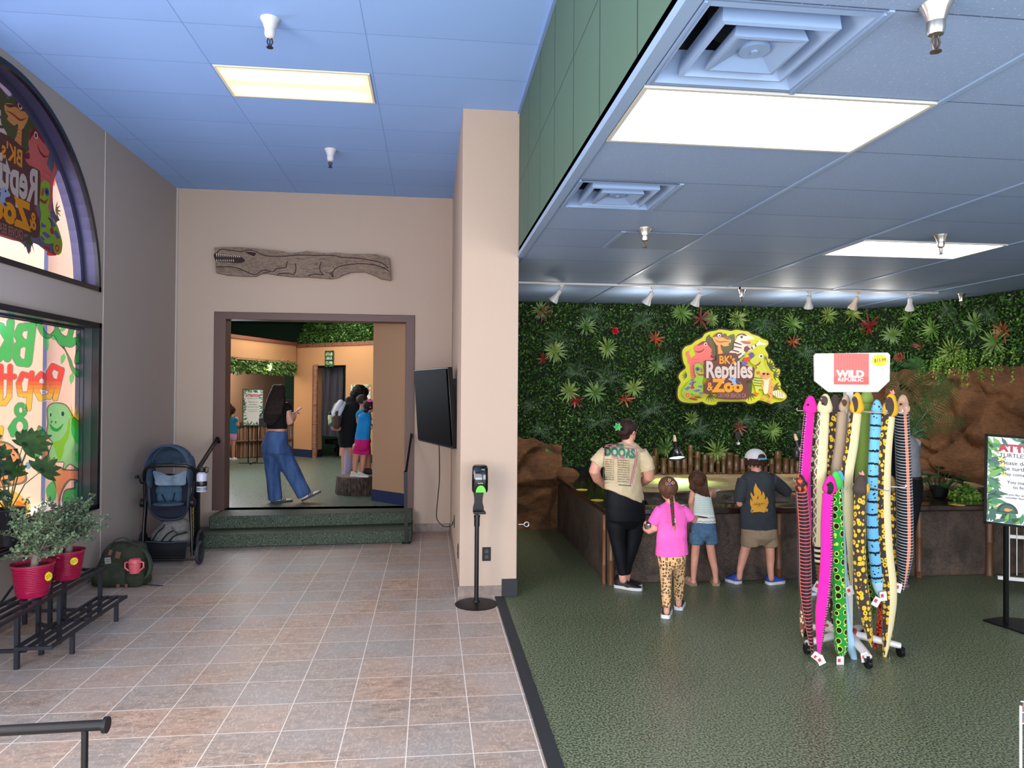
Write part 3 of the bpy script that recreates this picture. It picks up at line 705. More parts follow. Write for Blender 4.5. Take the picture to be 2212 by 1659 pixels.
rock_face(0.005, .95, lambda s: 1.28-.2*s+.06*noise.noise(V((s*6, 0, 0))), 'brown artificial rock face in the dark corner beside the column', .05, .3, seed=4)
rock_face(4.55, STOT, lambda s: min(2.12, 1.0+(s-4.4)*1.0)+.07*noise.noise(V((s*5, 1, 0))), 'big brown artificial rock face behind the pond under the greenery', .10, .34, seed=9)
def boulder(c, r, label, seed=0, zs=.8):
    g = G(); b = G(); b.ell(c, (r, r*.85, r*zs), None, 40, 28)
    g.v = [tuple(V(p)+(V(p)-V(c))*(.22*noise.noise(V(p)*4+V((seed, 0, 0)))+.07*noise.noise(V(p)*13))) for p in b.v]; g.f = b.f; g.mi = b.mi
    return tag(to_obj('boulder', g, rock_mat, smooth=60), label, 'rock')
boulder((1.78, 9.2, .68), .17, 'brown rock at the far corner of the pond behind the woman', 1)
boulder(P(2005, 1058, 7.7), .27, 'rounded brown boulder at the pond edge behind the man in grey', 2)
boulder(P(1985, 1018, 8.2), .2, 'small brown boulder above the rounded boulder behind the man', 5)

# pond enclosure
@M
def stamped(n):
    a = n.noise(n.pos(), 3.5, 5, .6, 1.2); v = n.voro(n.mapv(n.noise(n.pos(), 2.2, 3, .6, 0, True), sc=(5, 5, 5)), 3, 'DISTANCE_TO_EDGE')
    c = n.ramp(a, (.3, '#30271f'), (.5, '#4c3f37'), (.7, '#5f4e40')); n.base(n.mix(n.ramp(v, (0, .22), (.03, 0)), c, '#2a211a')); n.p(Roughness=.7)
    n.bump(n.m_('ADD', n.m_('MULTIPLY', n.ramp(v, (0, 0), (.06, 1)), .35), n.m_('MULTIPLY', a, 1.0)), .6, .02)
@M
def wood_rim(n):
    w = n.noise(n.mapv(n.pos(), sc=(2, 14, 14)), 3, 4, .6); n.base(n.ramp(w, (.3, '#160f0c'), (.7, '#38211a'))); n.p(Roughness=.16, Coat_Weight=.6, Coat_Roughness=.08)
PX0, PY0, PX1 = 1.66, 6.55, 6.62
t = thing('turtle_pond', ((PX0+PX1)/2, PY0, 0), 'low stone-faced turtle pond enclosure with dark glossy rim', 'pond')
g = G(); g.box(PX0, PX1, PY0, PY0+.14, 0, .645); to_obj('front_wall', g, stamped, t, bev=.01)
g = G(); g.box(PX0, PX0+.14, PY0+.14, 9.2, 0, .645); to_obj('side_wall', g, stamped, t, bev=.01)
g = G(); g.box(PX0-.03, PX1, PY0-.03, PY0+.2, .645, .705); to_obj('front_rim', g, wood_rim, t, bev=.012)
g = G(); g.box(PX0-.03, PX0+.42, PY0+.2, 9.2, .645, .705); to_obj('side_rim', g, wood_rim, t, bev=.012)
@M
def pondwater(n):
    n.base('#0c0d08'); n.p(Roughness=.05, Specular_IOR_Level=.7); n.bump(n.noise(n.pos(), 9, 2), .06, .02)
g = G(); g.box(PX0+.42, PX1, PY0+.2, 9.2, .5, .60); to_obj('water', g, pondwater, t)
@M
def sandmat(n):
    a = n.noise(n.pos(), 4, 5, .65, .5); n.base(n.ramp(a, (.3, '#6d5c40'), (.5, '#a48b66'), (.75, '#bda67e'))); n.p(Roughness=.75); n.bump(n.noise(n.pos(), 50, 4), .4, .01)
@M
def wetrock(n):
    a = n.noise(n.mapv(n.pos(), sc=(1, 1, 3)), 9, 5, .7, 1); n.base(n.ramp(a, (.35, '#120e09'), (.65, '#4a3b24'))); n.p(Roughness=.25); n.bump(a, .9, .03)
def wavy(x): return .06*sin(x*4.3)+.05*noise.noise(V((x*3, 0, 0)))
g = G(); rows = []
for i in range(61):
    x = 2.2+i*.066; y = 7.2+wavy(x); rows.append([(x, 8.6, .80), (x, y+.25, .795), (x, y+.04, .785+.01*sin(x*9)), (x, y, .765), ])
g.add([p for r in rows for p in r], [(i*4+j, i*4+j+1, (i+1)*4+j+1, (i+1)*4+j) for i in range(60) for j in range(3)]); to_obj('beach', g, sandmat, t)
g = G(); rows = []
for i in range(121):
    x = 2.2+i*.033; y = 7.2+wavy(x); r = lambda k: .05*noise.noise(V((x*6, k*2, 1))); rows.append([(x, y+.02, .775), (x, y-.03+r(1), .735), (x, y-.07+r(2), .69), (x, y-.16+r(3), .665), (x, y-.2, .59)])
g.add([p for r in rows for p in r], [(i*5+j, i*5+j+1, (i+1)*5+j+1, (i+1)*5+j) for i in range(120) for j in range(4)]); to_obj('ledge', g, wetrock, t)
# split bamboo posts on the enclosure
@M
def bamboo_mat(n):
    z = n.n('SeparateXYZ', Vector=n.obj()); a = n.noise(n.mapv(n.pos(), sc=(30, 30, 1.5)), 2, 4); r = n.n('ObjectInfo')
    c = n.ramp(a, (.3, '#4a2d1c'), (.55, '#73492c'), (.8, '#9a6c40')); n.base(n.mix(r.outputs[5], c, '#5c4028')); n.p(Roughness=.5, Coat_Weight=.1)
@M
def bamboo_dark(n):
    a = n.noise(n.mapv(n.pos(), sc=(30, 30, 1.5)), 2, 4); r = n.n('ObjectInfo')
    c = n.ramp(a, (.3, '#2c1b12'), (.55, '#4f3322'), (.8, '#7a5536')); n.base(n.mix(n.m_('MULTIPLY', r.outputs[5], .7), c, '#6f5232')); n.p(Roughness=.35, Coat_Weight=.3)
def bamboo(g, p, q, r, seg=.28, hollow=False, ph=0.0, n=14):
    p, q = V(p), V(q); L = (q-p).length; d = (q-p)/L; pts, rr = [], []; z = -ph*seg; 
    ks = sorted({0.0, L}|{k for i in range(int(L/seg)+2) for k in (i*seg-ph*seg-.012, i*seg-ph*seg-.004, i*seg-ph*seg+.004, i*seg-ph*seg+.012) if 0 < k < L})
    for k in ks:
        u = ((k+ph*seg+seg/2) % seg)-seg/2; node = abs(u) < .008
        pts.append(p+d*k); rr.append(r*(1.1 if node else .97))
    if hollow: pts += [q, q-d*.05]; rr += [r*.78, r*.72]
    return g.tube(pts, rr, n)
for k, (x, y, lb) in enumerate([(PX0+.03, PY0-.025, 'bamboo post on the front corner of the pond'), (PX0-.025, PY0+.03, 'thinner bamboo post on the side of the pond corner'), (3.335, PY0-.02, 'bamboo post on the pond front behind the boy'), (4.79, PY0-.02, 'bamboo post on the pond front between rack and notice stand'), (5.55, PY0-.02, 'bamboo post on the pond front behind the notice stand')]):
    g = G(); bamboo(g, (x, y, 0), (x, y, .645), .032 if k != 1 else .02, .33, ph=.3+.17*k); tag(to_obj('bamboo_post', g, bamboo_mat), lb, 'bamboo post')
# cut bamboo fence along the back of the beach
fence = [(1411, 984, 88), (1417, 968, 68), (1434, 990, 72), (1449, 989, 72), (1464.5, 991, 72), (1478, 988, 68), (1491, 961, 64), (1506, 975, 74), (1522, 982, 74), (1537, 983, 64), (1551, 995, 50), (1563, 986, 54), (1575.5, 978, 82), (1590, 982, 68), (1604, 990, 68),
         (1617, 996, 60), (1630, 985, 62), (1642, 990, 60), (1653, 1002, 58), (1667, 991, 62), (1680, 974, 82), (1697, 989, 74), (1710, 993, 60), (1722, 997, 60), (1738, 985, 70), (1753, 990, 66), (1768, 980, 70), (1783, 992, 60), (1800, 985, 72), (1816, 990, 64), (1833, 978, 70), (1850, 990, 66), (1868, 984, 70), (1885, 992, 64), (1903, 986, 68), (1922, 990, 66), (1940, 982, 70)]
ORD = 'first second third fourth fifth sixth seventh eighth ninth tenth eleventh twelfth thirteenth fourteenth fifteenth sixteenth seventeenth eighteenth nineteenth twentieth'.split()
ORD += ['twenty-'+q for q in ORD[:9]]+['thirtieth']+['thirty-'+q for q in ORD[:9]]
GF = 'cut bamboo poles fencing the back of the pond beach'
for i, (x, y, w) in enumerate(fence):
    Y = 8.42 if i != 1 else 8.5; p = P(x, y, Y); r = w/5.267/FPX*Y/2*.98; g = G(); bamboo(g, (p.x, Y, .79), (p.x+random.uniform(-.006, .006), Y, p.z), r, .17, True, ph=random.random(), n=16)
    o = to_obj('bamboo_pole', g, bamboo_dark); tag(o, {10: 'very thin short cut bamboo pole in the pond fence', 6: 'tallest cut bamboo pole in the pond fence, near the lit heat lamp', 1: 'bamboo pole standing behind the pond fence next to the woman'}.get(i, ('taller' if y < 980 else 'short' if y > 989 else 'upright')+' cut bamboo pole, '+ORD[i]+' in the pond fence from the column end'), 'bamboo pole', GF)
# heat lamps
def heat_lamp(c, d, label, lit):
    t = thing('heat_lamp', c, label, 'heat lamp'); c = V(c); d = V(d).normalized(); a, b, e = frame_of(d); R = Matrix((a, b, e)).transposed()
    g = G(); g.lathe([(.02, -.13), (.026, -.125), (.027, -.06), (.045, -.045), (.075, -.01), (.098, .05), (.104, .07), (.1, .07), (.07, 0), (.03, -.04)], c, 32, R); to_obj('dome', g, mat('#101613' if lit else '#4c4f50', .25, .2 if lit else .8), t)
    g = G(); g.lathe([(.012, -.19), (.018, -.18), (.02, -.13), (.01, -.128)], c, 16, R); g.ell(c-d*.195, .016); to_obj('socket', g, mat('#d9b99c', .5), t)
    g = G(); g.lathe([(.002, .03), (.094, .045), (.094, .05), (.002, .052)], c, 32, R)
    to_obj('bulb', g, mat('#ffffff', .5, em=9, emc='#c9ffdf') if lit else mat('#8b8f92', .3), t)
    g = G(); g.tube([c-d*.19, c-d*.2+V((.06, .1, .03)), c+V((.12, .35, .12)), c+V((.2, .9, -.05))], .004, 8); to_obj('cord', g, blackm, t)
    if lit: lamp('heat_lamp_light', 'SPOT', c+d*.07, 60, (.55, 1, .32), c+d, spot_size=radians(125), spot_blend=.6, shadow_soft_size=.07)
heat_lamp(P(1461, 978, 7.95), (0, -.36, -1), 'dark dome heat lamp shining green-white over the pond beach', True)
heat_lamp(P(1726, 975, 7.95), (.1, -.3, -1), 'unlit silver dome heat lamp beside the hanging toy snakes', False)
g = G(); q = s_of_px(1582, 940)[1]; g.box(q.x-.035, q.x+.035, 9.16, 9.22, q.z-.05, q.z+.05); o = to_obj('power_adapter', g, mat('#2e2626', .4), bev=.005); tag(o, 'small dark power adapter box on the plant wall', 'power adapter')
g = G(); q = s_of_px(1583, 956)[1]; g.box(q.x-.016, q.x+.016, 9.15, 9.19, q.z-.016, q.z+.016); g.cyl((q.x, 9.17, q.z+.015), (q.x, 9.17, q.z+.06), .003); o = to_obj('plug', g, white); tag(o, 'tiny white plug under the power adapter', 'plug')
# yellow food notes on the rim
for (x, y, z), lb in [(tuple(PZ(1257, 1058, .707)), 'far yellow oval sticker on the pond side rim'), (tuple(PZ(1290, 1080.5, .707)), 'near yellow oval sticker on the pond side rim'), ((3.95, 6.5, .707), 'yellow sticker on the front pond rim near the toy snakes'), ((5.2, 6.52, .707), 'yellow sticker on the front pond rim beside the notice stand')]:
    g = G(); g.lathe([(.001, 0), (.065, 0), (.065, .002), (.001, .002)], (x, y, z), 24); tag(to_obj('sticker', g, mat('#e8c341', .5)), lb, 'sticker')
# pond plants
def bigleaf(g, c, d, up, L, w):
    k = 8; d = V(d).normalized(); a = d.cross(V(up)).normalized(); u = a.cross(d); pts = []
    for i in range(k+1):
        t = i/k; ww = w*(sin(pi*min(t*.9+.1, 1))**.6)*(1 if i % 2 == 0 else .72); pts.append((V(c)+d*L*t-u*(.35*L*t*t), ww*.5))
    for i in range(k):
        (p, r), (q, s) = pts[i], pts[i+1]; g.add([p-a*r+u*.02*r, p, p+a*r+u*.02*r, q+a*s, q, q-a*s], [(0, 1, 4, 5), (1, 2, 3, 4)])
g = G(); c0 = P(2028, 1042, 7.1)
for i in range(26):
    a = random.random()*6.28; e = V((cos(a)*.8, sin(a)*.6-.25, .6+random.random()*.8)).normalized(); st = c0+V((cos(a)*.05, sin(a)*.05, -.1)); tip = st+e*(.12+.16*random.random())
    g.tube([st, tip], .004, 6); bigleaf(g, tip, V((e.x, e.y, .05)), (0, 0, 1), .13, .12)
t = thing('potted_plant', (c0.x, c0.y, .7), 'dark glossy broad-leaved plant on the pond rim behind the notice stand', 'plant'); to_obj('leaves', g, mat('#16351c', .3, var=(8, '#2a5a2c')), t, smooth=0)
g = G(); g.lathe([(.07, 0), (.09, .11), (.08, .11), (.075, .09)], (c0.x, c0.y, .705), 20); to_obj('pot', g, blackm, t)
pts = []
c1 = P(2085, 1060, 6.9)
for i in range(1500):
    a = random.random()*6.28; r = random.random()**.6; pts.append((c1.x+cos(a)*r*.16, c1.y+sin(a)*r*.13, max(.715, c1.z+.07-.17*r*random.random()-.1*r)))
o = leafcloud('leafy_plant', np.array(pts), np.array([(0, -.5, .3)]*len(pts)), .03, .024, bead_leaf, 1.1, kind=False); tag(o, 'light green small-leaved plant spilling over the pond rim', 'plant')
# palm fronds
def frond(g, c, pts, L=.2, w=.011):
    pts = spline([tuple(p) for p in pts], 9, False); m = len(pts)
    g.tube([V(p) for p in pts], [.006*(1-.7*i/m) for i in range(m)], 6)
    for i in range(2, m-1):
        d = (V(pts[i+1])-V(pts[i-1])).normalized(); a = d.cross(V((0, -1, .15))).normalized(); ll = L*sin(pi*min(.97, .12+.86*i/m))**.6
        for s in (-1, 1):
            for q in (0,):
                p = V(pts[i])*(1-q)+V(pts[i+1])*q; g.blade(p, a*s*.95+d*.5+V((0, -.12, 0)), (0, -1, .3), ll, w, .25, 3)
palm = mat('#244a22', .4, var=(7, '#3f6a34'))
B = P(1962, 1000, 7.5)
for k, (tips, lb) in enumerate([([(1968, 930), (1985, 850), (1975, 790), (1930, 770)], 'tall palm frond arching towards the snake rack'), ([(1968, 940), (2000, 860), (1990, 800), (1975, 775)], 'upright dark palm frond at the red flower'),
    ([(1972, 945), (2000, 900), (2040, 860), (2070, 830)], 'palm frond leaning over the rock face'), ([(1968, 950), (1995, 920), (2040, 915), (2085, 912)], 'low drooping palm frond across the rock face'), ([(1966, 940), (1950, 860), (1925, 810), (1890, 790)], 'palm frond behind the toy snake heads'), ([(1968, 940), (2010, 880), (2035, 840), (2045, 815)], 'palm frond with upturned tip before the brown rock')]):
    g = G(); frond(g, B, [B]+[P(x, y, 7.5+.1*i-.12*k) for i, (x, y) in enumerate(tips)], .17); tag(to_obj('palm_frond', g, palm, smooth=0), lb, 'palm frond', 'sago palm fronds by the rock')
# ================================================================ room beyond the doorway
FZ = .30
A_, B_ = V((-3.07, 16.5, 0)), V((-1.18, 14.86, 0)); WD = (B_-A_).normalized(); WN = V((WD.y, -WD.x, 0))
def onw(x, y, off=0.0):
    d = ray(x, y); o = A_+WN*off; t = ((o-CAM).dot(WN))/d.dot(WN); q = CAM+d*t; return (q-A_).dot(WD), q.z
def fwl(off=0.0): return lambda u, v, w=0: A_+WD*u+V((0, 0, v))+WN*(off+w)
u0, zt = onw(675, 790); u1, _ = onw(747, 790); WT = 2.74
g = G(); g.holed([(0, FZ), (u0, FZ), (u0, zt), (u1, zt), (u1, FZ), (3.6, FZ), (3.6, WT), (0, WT)], [], lambda u, v, w: fwl()(u, v, w), -.28); struct('wall_booth', g, tanwall)
g = G(); g.holed([(-.02, WT), (3.6, WT), (3.6, WT+.075), (-.02, WT+.075)], [], lambda u, v, w: fwl(.02)(u, v, w), -.34); struct('trim_8', g, mat('#7c4c3c', .5))
g = G(); g.holed([(-.01, FZ), (u0+.0, FZ), (u0+.0, FZ+.17), (-.01, FZ+.17)], [], lambda u, v, w: fwl(.012)(u, v, w), -.3); g.holed([(u1, FZ), (3.6, FZ), (3.6, FZ+.17), (u1, FZ+.17)], [], lambda u, v, w: fwl(.012)(u, v, w), -.3); struct('baseboard_booth', g, navy)
# curtain with folds
def curtain(ua, ub, z0, z1, off, name, label, cm):
    rows = []; n = 90
    for i in range(n+1):
        u = ua+(ub-ua)*i/n; col = []
        for j in range(7):
            z = z1+(z0-z1)*j/6; w = .03*sin(i*.55+.3*sin(i*.13)+j*.1)+.015*sin(i*1.3+j)
            col.append(fwl(off)(u+.01*sin(j+i*.2), z, w))
        rows.append(col)
    g = G(); g.add([p for r in rows for p in r], [(i*7+j, i*7+j+1, (i+1)*7+j+1, (i+1)*7+j) for i in range(n) for j in range(6)])
    tag(to_obj(name, g, cm, smooth=80), label, 'curtain')
cm = mat('#34323c', .8)
ua, _ = onw(686, 900); um, _ = onw(727, 900); zc = onw(700, 943)[1]
curtain(ua, um, zc, zt-.01, -.14, 'curtain', 'long dark grey curtain in the booth doorway beyond the bamboo pole', cm)
curtain(um+.08, u1, zc+.02, zt-.01, -.17, 'curtain', 'narrow dark curtain panel behind the woman with the backpack', cm)
g = G(); a = fwl(-.12)(u0, zt-.03); b = fwl(-.12)(u1, zt-.03); g.cyl(a, b, .012); struct('trim_9', g, blackm)
g = G(); g.add([fwl(-1.6)(u0-.5, FZ), fwl(-1.6)(u1+.5, FZ), fwl(-1.6)(u1+.5, 2.7), fwl(-1.6)(u0-.5, 2.7)], [(0, 1, 2, 3)]); struct('wall_booth_inner', g, blackm)
g = G(); c = fwl(-.75)((u0+u1)/2, 0); R = Matrix((WD, -WN, V((0, 0, 1)))).transposed(); g.obox(c+V((0, 0, .62)), (u1-u0+.3, .5, .1), R); g.obox(c+V((0, 0, .42)), (u1-u0+.2, .04, .1), R)
for s in (-1, 1): g.obox(c+WD*s*.35+V((0, 0, .44)), (.06, .4, .28), R)
tag(to_obj('booth_bench', g, blackm), 'low black bench showing under the dark curtain', 'bench')
g = G(); c2 = c+V((0, 0, .72))
for i in range(5): g.ell(c2+WD*(-.3+.15*i)+V((0, 0, .01*i % .03)), (.13, .12, .06), R, 14, 8)
tag(to_obj('red_cushion', remesh(g, .02, 3), mat('#9c1420', .6, var=(8, '#5c0c14'))), 'bright red bundled cloth on the bench under the curtain', 'cloth')
g = G(); q = fwl(.04)(onw(682, 900)[0]+.03, 0); bamboo(g, (q.x, q.y, FZ), (q.x, q.y, zt+.02), .055, .42, ph=.2, n=16); tag(to_obj('bamboo_pole', g, mat('#7a5143', .4, var=(12, '#9c6c58'))), 'tall reddish brown bamboo pole at the dark curtain', 'bamboo pole')
# price placard above the curtain
def wp(off): 
    f = fwl(off); return lambda u, v, w=0: f(u, v, w)
ua, za = onw(705, 758); ub, zb = onw(722, 792)
t = thing('price_sign', tuple(fwl(.03)((ua+ub)/2, zb)), 'small green and black price placard hanging above the curtain', 'sign')
g = G(); f = fwl(.02); g.holed([(ua, zb), (ub, zb), (ub, za), (ua, za)], [], f, .02); to_obj('board', g, mat('#16261c', .5, var=(14, '#2f6b3c', .5, .55)), t)
g = G()
for s, v, sz in (('1/2 LB', za-.1, .085), ('-20.5', za-.19, .08), ('12.99', zb+.05, .09)): text_geo(s, lambda u, w, _=0, v=v: fwl(.043)(ua+.02+u, v+w), sz, .002, g=g, width=(ub-ua)*.8)
to_obj('lettering', g, mat('#cfe6c8', .5), t, smooth=0)
# poster on the booth wall
ua, za = onw(759, 831); ub, zb = onw(801, 905)
t = thing('poster', tuple(fwl(.02)((ua+ub)/2, zb)), 'leafy green and white poster with a pink flower on the tan booth wall', 'poster')
g = G(); g.holed([(ua, zb), (ub, zb), (ub, za), (ua, za)], [], fwl(.0), .015); to_obj('sheet', g, mat('#cfe0c8', .4, var=(9, '#6f9a5c', .5, .58)), t)
g = G(); uc = ub-.1; g.plate([(uc+.07*cos(a)*(1+.3*cos(5*a)), za-.12+.07*sin(a)*(1+.3*cos(5*a))) for a in [i*pi/20 for i in range(40)]], fwl(.018)); to_obj('flower_print', g, mat('#d8345c', .5), t)
g = G(); g.plate([(ua+.06, zb+.05), (ub-.06, zb+.05), (ub-.06, za-.2), (ua+.06, za-.2)], fwl(.017)); to_obj('blank_panel', g, white, t)
# leaves on top of the booth wall
pts, nr = [], []
for i in range(9000):
    u = random.random()*3.6-.1; z = WT+.03+random.random()*.62
    if u < .45 and z > WT+.07+u*1.25: continue
    w = random.random(); p = fwl(-.1+.09*w)(u, z); pts.append(tuple(p)); nr.append(tuple(WN))
tag(leafcloud('foliage', np.array(pts), np.array(nr), .06, .03, leaf_mat), 'bank of dark artificial leaves along the top of the tan booth wall', 'foliage', kind='stuff')
g = G(); g.holed([(.3, WT), (3.6, WT), (3.6, 3.45), (.5, 3.45)], [], fwl(-.14), -.05); struct('wall_booth_upper', g, mat('#10180f', .9))

# soffit with leaf strip, far walls
SA, SB = P(470, 735, 13.7), P(640, 756, 16.4); sd = V((SB.x-SA.x, SB.y-SA.y, 0)).normalized(); sn = V((sd.y, -sd.x, 0)); SL = sqrt((SB.x-SA.x)**2+(SB.y-SA.y)**2)
fs = lambda u, v, w=0: V((SA.x, SA.y, 0))+sd*u+V((0, 0, v))+sn*w
g = G(); g.holed([(-.7, 2.40), (SL, 2.40), (SL, 2.78), (-.7, 2.78)], [], fs, -.1); struct('wall_soffit', g, tanwall)
g = G(); g.holed([(-.7, 2.78), (SL, 2.78), (SL, 2.85), (-.7, 2.85)], [], lambda u, v, w=0: fs(u, v, w+.02), -.3); struct('trim_10', g, mat('#7c4c3c', .5))
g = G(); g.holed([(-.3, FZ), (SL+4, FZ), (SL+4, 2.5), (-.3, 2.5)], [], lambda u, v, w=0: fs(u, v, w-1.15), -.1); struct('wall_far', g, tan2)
g = G(); g.holed([(-.7, 2.38), (SL+.5, 2.38), (SL+.5, 2.42), (-.7, 2.42)], [], lambda u, v, w=0: fs(u, v, w), -1.2); struct('trim_11', g, tan2)
pts, nr = [], []
for i in range(4200):
    u = random.random()*(SL+.7)-.7; z = 2.41-.26*random.random()-.04*noise.noise(V((u*5, 0, 0))); p = fs(u, z, -.1+.08*random.random()); pts.append(tuple(p)); nr.append(tuple(sn))
@M
def leaf_light(n):
    r = n.n('NewGeometry'); n.base(n.ramp(r.outputs[8], (0, '#26481f'), (.5, '#4f7a34'), (.9, '#86a552'))); n.p(Roughness=.45)
tag(leafcloud('foliage', np.array(pts), np.array(nr), .07, .03, leaf_light, down=.8), 'strip of hanging artificial leaves under the tan soffit', 'foliage', kind='stuff')
dg_ = mat('#1f4230', .85)
g = G(); g.box(-6.2, 3, 18.2, 18.4, FZ, 3.5); struct('wall_back', g, dg_)
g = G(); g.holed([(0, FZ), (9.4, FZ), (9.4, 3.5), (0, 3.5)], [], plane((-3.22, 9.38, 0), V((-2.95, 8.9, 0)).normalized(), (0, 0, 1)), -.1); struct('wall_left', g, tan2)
g = G(); g.add([(x, y, z) for z in (3.42, 3.5) for x, y in ((-3.2, 9.37), (3, 9.37), (3, 18.4), (-6.2, 18.4))], [(3, 2, 1, 0), (4, 5, 6, 7), (0, 1, 5, 4), (1, 2, 6, 5), (2, 3, 7, 6), (3, 0, 4, 7)]); struct('ceiling', g, mat('#24503a', .85, bump=(60, .2)))
g = G(); g.box(2.9, 3.0, 9.5, 18.4, FZ, 3.5); struct('wall_right', g, tan2)
# slanted wall inside the opening on the right
a, b = V((-.30, 9.36, 0)), V((-.785, 9.84, 0)); d = (b-a).normalized(); nn = V((d.y, -d.x, 0)); nn = nn if nn.x < 0 else -nn
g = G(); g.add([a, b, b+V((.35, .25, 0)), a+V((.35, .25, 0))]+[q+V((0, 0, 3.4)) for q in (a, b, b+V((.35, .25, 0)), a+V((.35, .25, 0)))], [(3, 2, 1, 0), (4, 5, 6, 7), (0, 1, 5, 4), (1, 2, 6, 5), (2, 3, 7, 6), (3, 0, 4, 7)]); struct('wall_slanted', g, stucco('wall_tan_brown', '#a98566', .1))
g = G(); e = nn*.012; g.add([q+V((0, 0, z)) for z in (FZ, FZ+.155) for q in (a+e, b+e, b, a)]+[], [(3, 2, 1, 0), (4, 5, 6, 7), (0, 1, 5, 4), (1, 2, 6, 5), (2, 3, 7, 6), (3, 0, 4, 7)]); struct('baseboard_slanted', g, navy)
# ceiling lights and their sprinkler
def small_light(x0, x1, y0, y1, label): ceiling_light(x0, x1, y0, y1, 3.42, mat('#ffffff', .5, em=5, emc='#fff8ec', name='panel'), label, framew)
small_light(-4.6, -3.35, 12.6, 13.2, 'white ceiling panel at the upper corner of the doorway view')
small_light(-1.62, -1.0, 12.9, 13.5, 'small bright ceiling panel above the people on the stump')
lamp('back_room_fill', 'AREA', (-3.2, 11.4, 3.35), 70, (1, .94, .84), (-3.2, 11.4, 0), shape='RECTANGLE', size=2.5, size_y=1.6)  # added overhead fill, out of sight above the doorway
lamp('back_room_fill', 'AREA', (-2.6, 14.5, 3.35), 60, (1, .93, .82), (-2.6, 14.6, 0), shape='RECTANGLE', size=2.4, size_y=1.2)  # second added overhead fill, further back
lamp('back_room_window', 'AREA', (-3.95, 12.0, 1.9), 70, (.72, .86, 1), (-1.5, 11.2, .4), shape='RECTANGLE', size=3, size_y=1.8)
lamp('back_room_fill', 'AREA', (-4.1, 15.2, 2.32), 45, (1, .9, .78), (-4.6, 16.8, 1.2), shape='RECTANGLE', size=1.6, size_y=.3)  # added lamp under the soffit to lift the far wall, no fixture modelled
sprinkler((P(514, 697, 14.5).x, 14.5, 3.42), 'white sprinkler in the dark green ceiling beyond the doorway', wh, dk, 1.4)

# twig-fronted counter
@M
def twigs(n):
    z = n.n('SeparateXYZ', Vector=n.pos()); v = n.voro(n.mapv(n.pos(), sc=(22, 22, .25)), 1.0); q = n.n('TexVoronoi', Vector=n.mapv(n.pos(), sc=(22, 22, .25)), Scale=1.0)
    n.base(n.ramp(n.m_('FRACT', n.m_('MULTIPLY', q.outputs[1], 1.0)), (0, '#22160f'), (.4, '#5c4030'), (.7, '#8c6c54'), (1, '#a98c72'))); n.p(Roughness=.7); n.bump(v, .8, .02)
ca, cb = P(440, 990, 15.75), P(640, 985, 16.6); cdv = V((cb.x-ca.x, cb.y-ca.y, 0)).normalized(); cn = V((cdv.y, -cdv.x, 0)); cl = sqrt((cb.x-ca.x)**2+(cb.y-ca.y)**2)
fc = lambda u, v, w=0: V((ca.x, ca.y, 0))+cdv*u+V((0, 0, v))+cn*w
t = thing('display_counter', tuple(fc(cl/2, FZ)), 'twig-fronted counter with a dark wooden top beyond the doorway', 'counter')
g = G(); u = 0
while u < cl:
    w = .03+.035*random.random(); g.cyl(fc(u+w/2, FZ+.01, .02*random.random()), fc(u+w/2, 1.0, .02*random.random()), w/2, n=8); u += w
to_obj('twig_front', g, twigs, t)
g = G(); g.holed([(0, 1.0), (cl, 1.0), (cl, 1.07), (0, 1.07)], [], lambda u, v, w=0: fc(u, v, w+.06), -.6); to_obj('top', g, mat('#4a2c24', .35), t)
g = G(); g.cyl(fc(0, .66, .05), fc(cl, .68, .05), .025, n=10); to_obj('rail', g, mat('#5a3a2a', .5), t)

# tree stump
@M
def bark(n):
    w = n.noise(n.mapv(n.obj(), sc=(9, 9, 2)), 3, 6, .7, 1.5); n.base(n.ramp(w, (.3, '#17110e'), (.5, '#453730'), (.75, '#8a7668'))); n.p(Roughness=.9); n.bump(w, 1, .04)
SX, SY = -1.055, 10.56
t = thing('tree_stump', (SX, SY, FZ), 'sawn tree stump used as a step stool by the children', 'stump')
g = G(); rings = []
for k, z in enumerate([0, .03, .1, .17, .235, .25]):
    r0 = (.30, .305, .295, .29, .288, .28)[k]; rings.append([(SX+cos(2*pi*j/72)*(r0+.013*noise.noise(V((cos(2*pi*j/72)*4, sin(2*pi*j/72)*4, z*6)))+.008*sin(j*2.1)), SY+sin(2*pi*j/72)*(r0+.02*noise.noise(V((j*.3, z*4, 0)))), FZ+z) for j in range(72)])
g.loft(rings); to_obj('bark', g, bark, t, smooth=60)
g = G(); g.lathe([(.001, .25), (.272, .25), (.27, .258), (.001, .26)], (SX, SY, FZ), 48); to_obj('top', g, mat('#5a4c42', .7, var=(30, '#77675a')), t)

# notice stand beyond the doorway
def leafborder(g, f, W, H, n, L, mi, seed=1, inset=.02):
    rnd = random.Random(seed)
    for i in range(n):
        s = rnd.random()*(2*W+2*H)
        if s < W: p, c = (s, 0), (W/2, H/2)
        elif s < W+H: p, c = (W, s-W), (W/2, H/2)
        elif s < 2*W+H: p, c = (s-W-H, H), (W/2, H/2)
        else: p, c = (0, s-2*W-H), (W/2, H/2)
        a = math.atan2(c[1]-p[1], c[0]-p[0])+rnd.uniform(-.9, .9); l = L*rnd.uniform(.6, 1.3); w = l*.3
        q = [(p[0]+cos(a)*l*t_+sin(a)*w*k, p[1]+sin(a)*l*t_-cos(a)*w*k) for t_, k in ((0, 0), (.35, .5), (.7, .38), (1, 0), (.7, -.38), (.35, -.5))]
        q = [(min(max(x, 0.001), W-.001), min(max(y, .001), H-.001)) for x, y in q]
        try: g.plate(q, f(.0002*(i % 5)), 0, mi+(i % 3))
        except Exception: pass
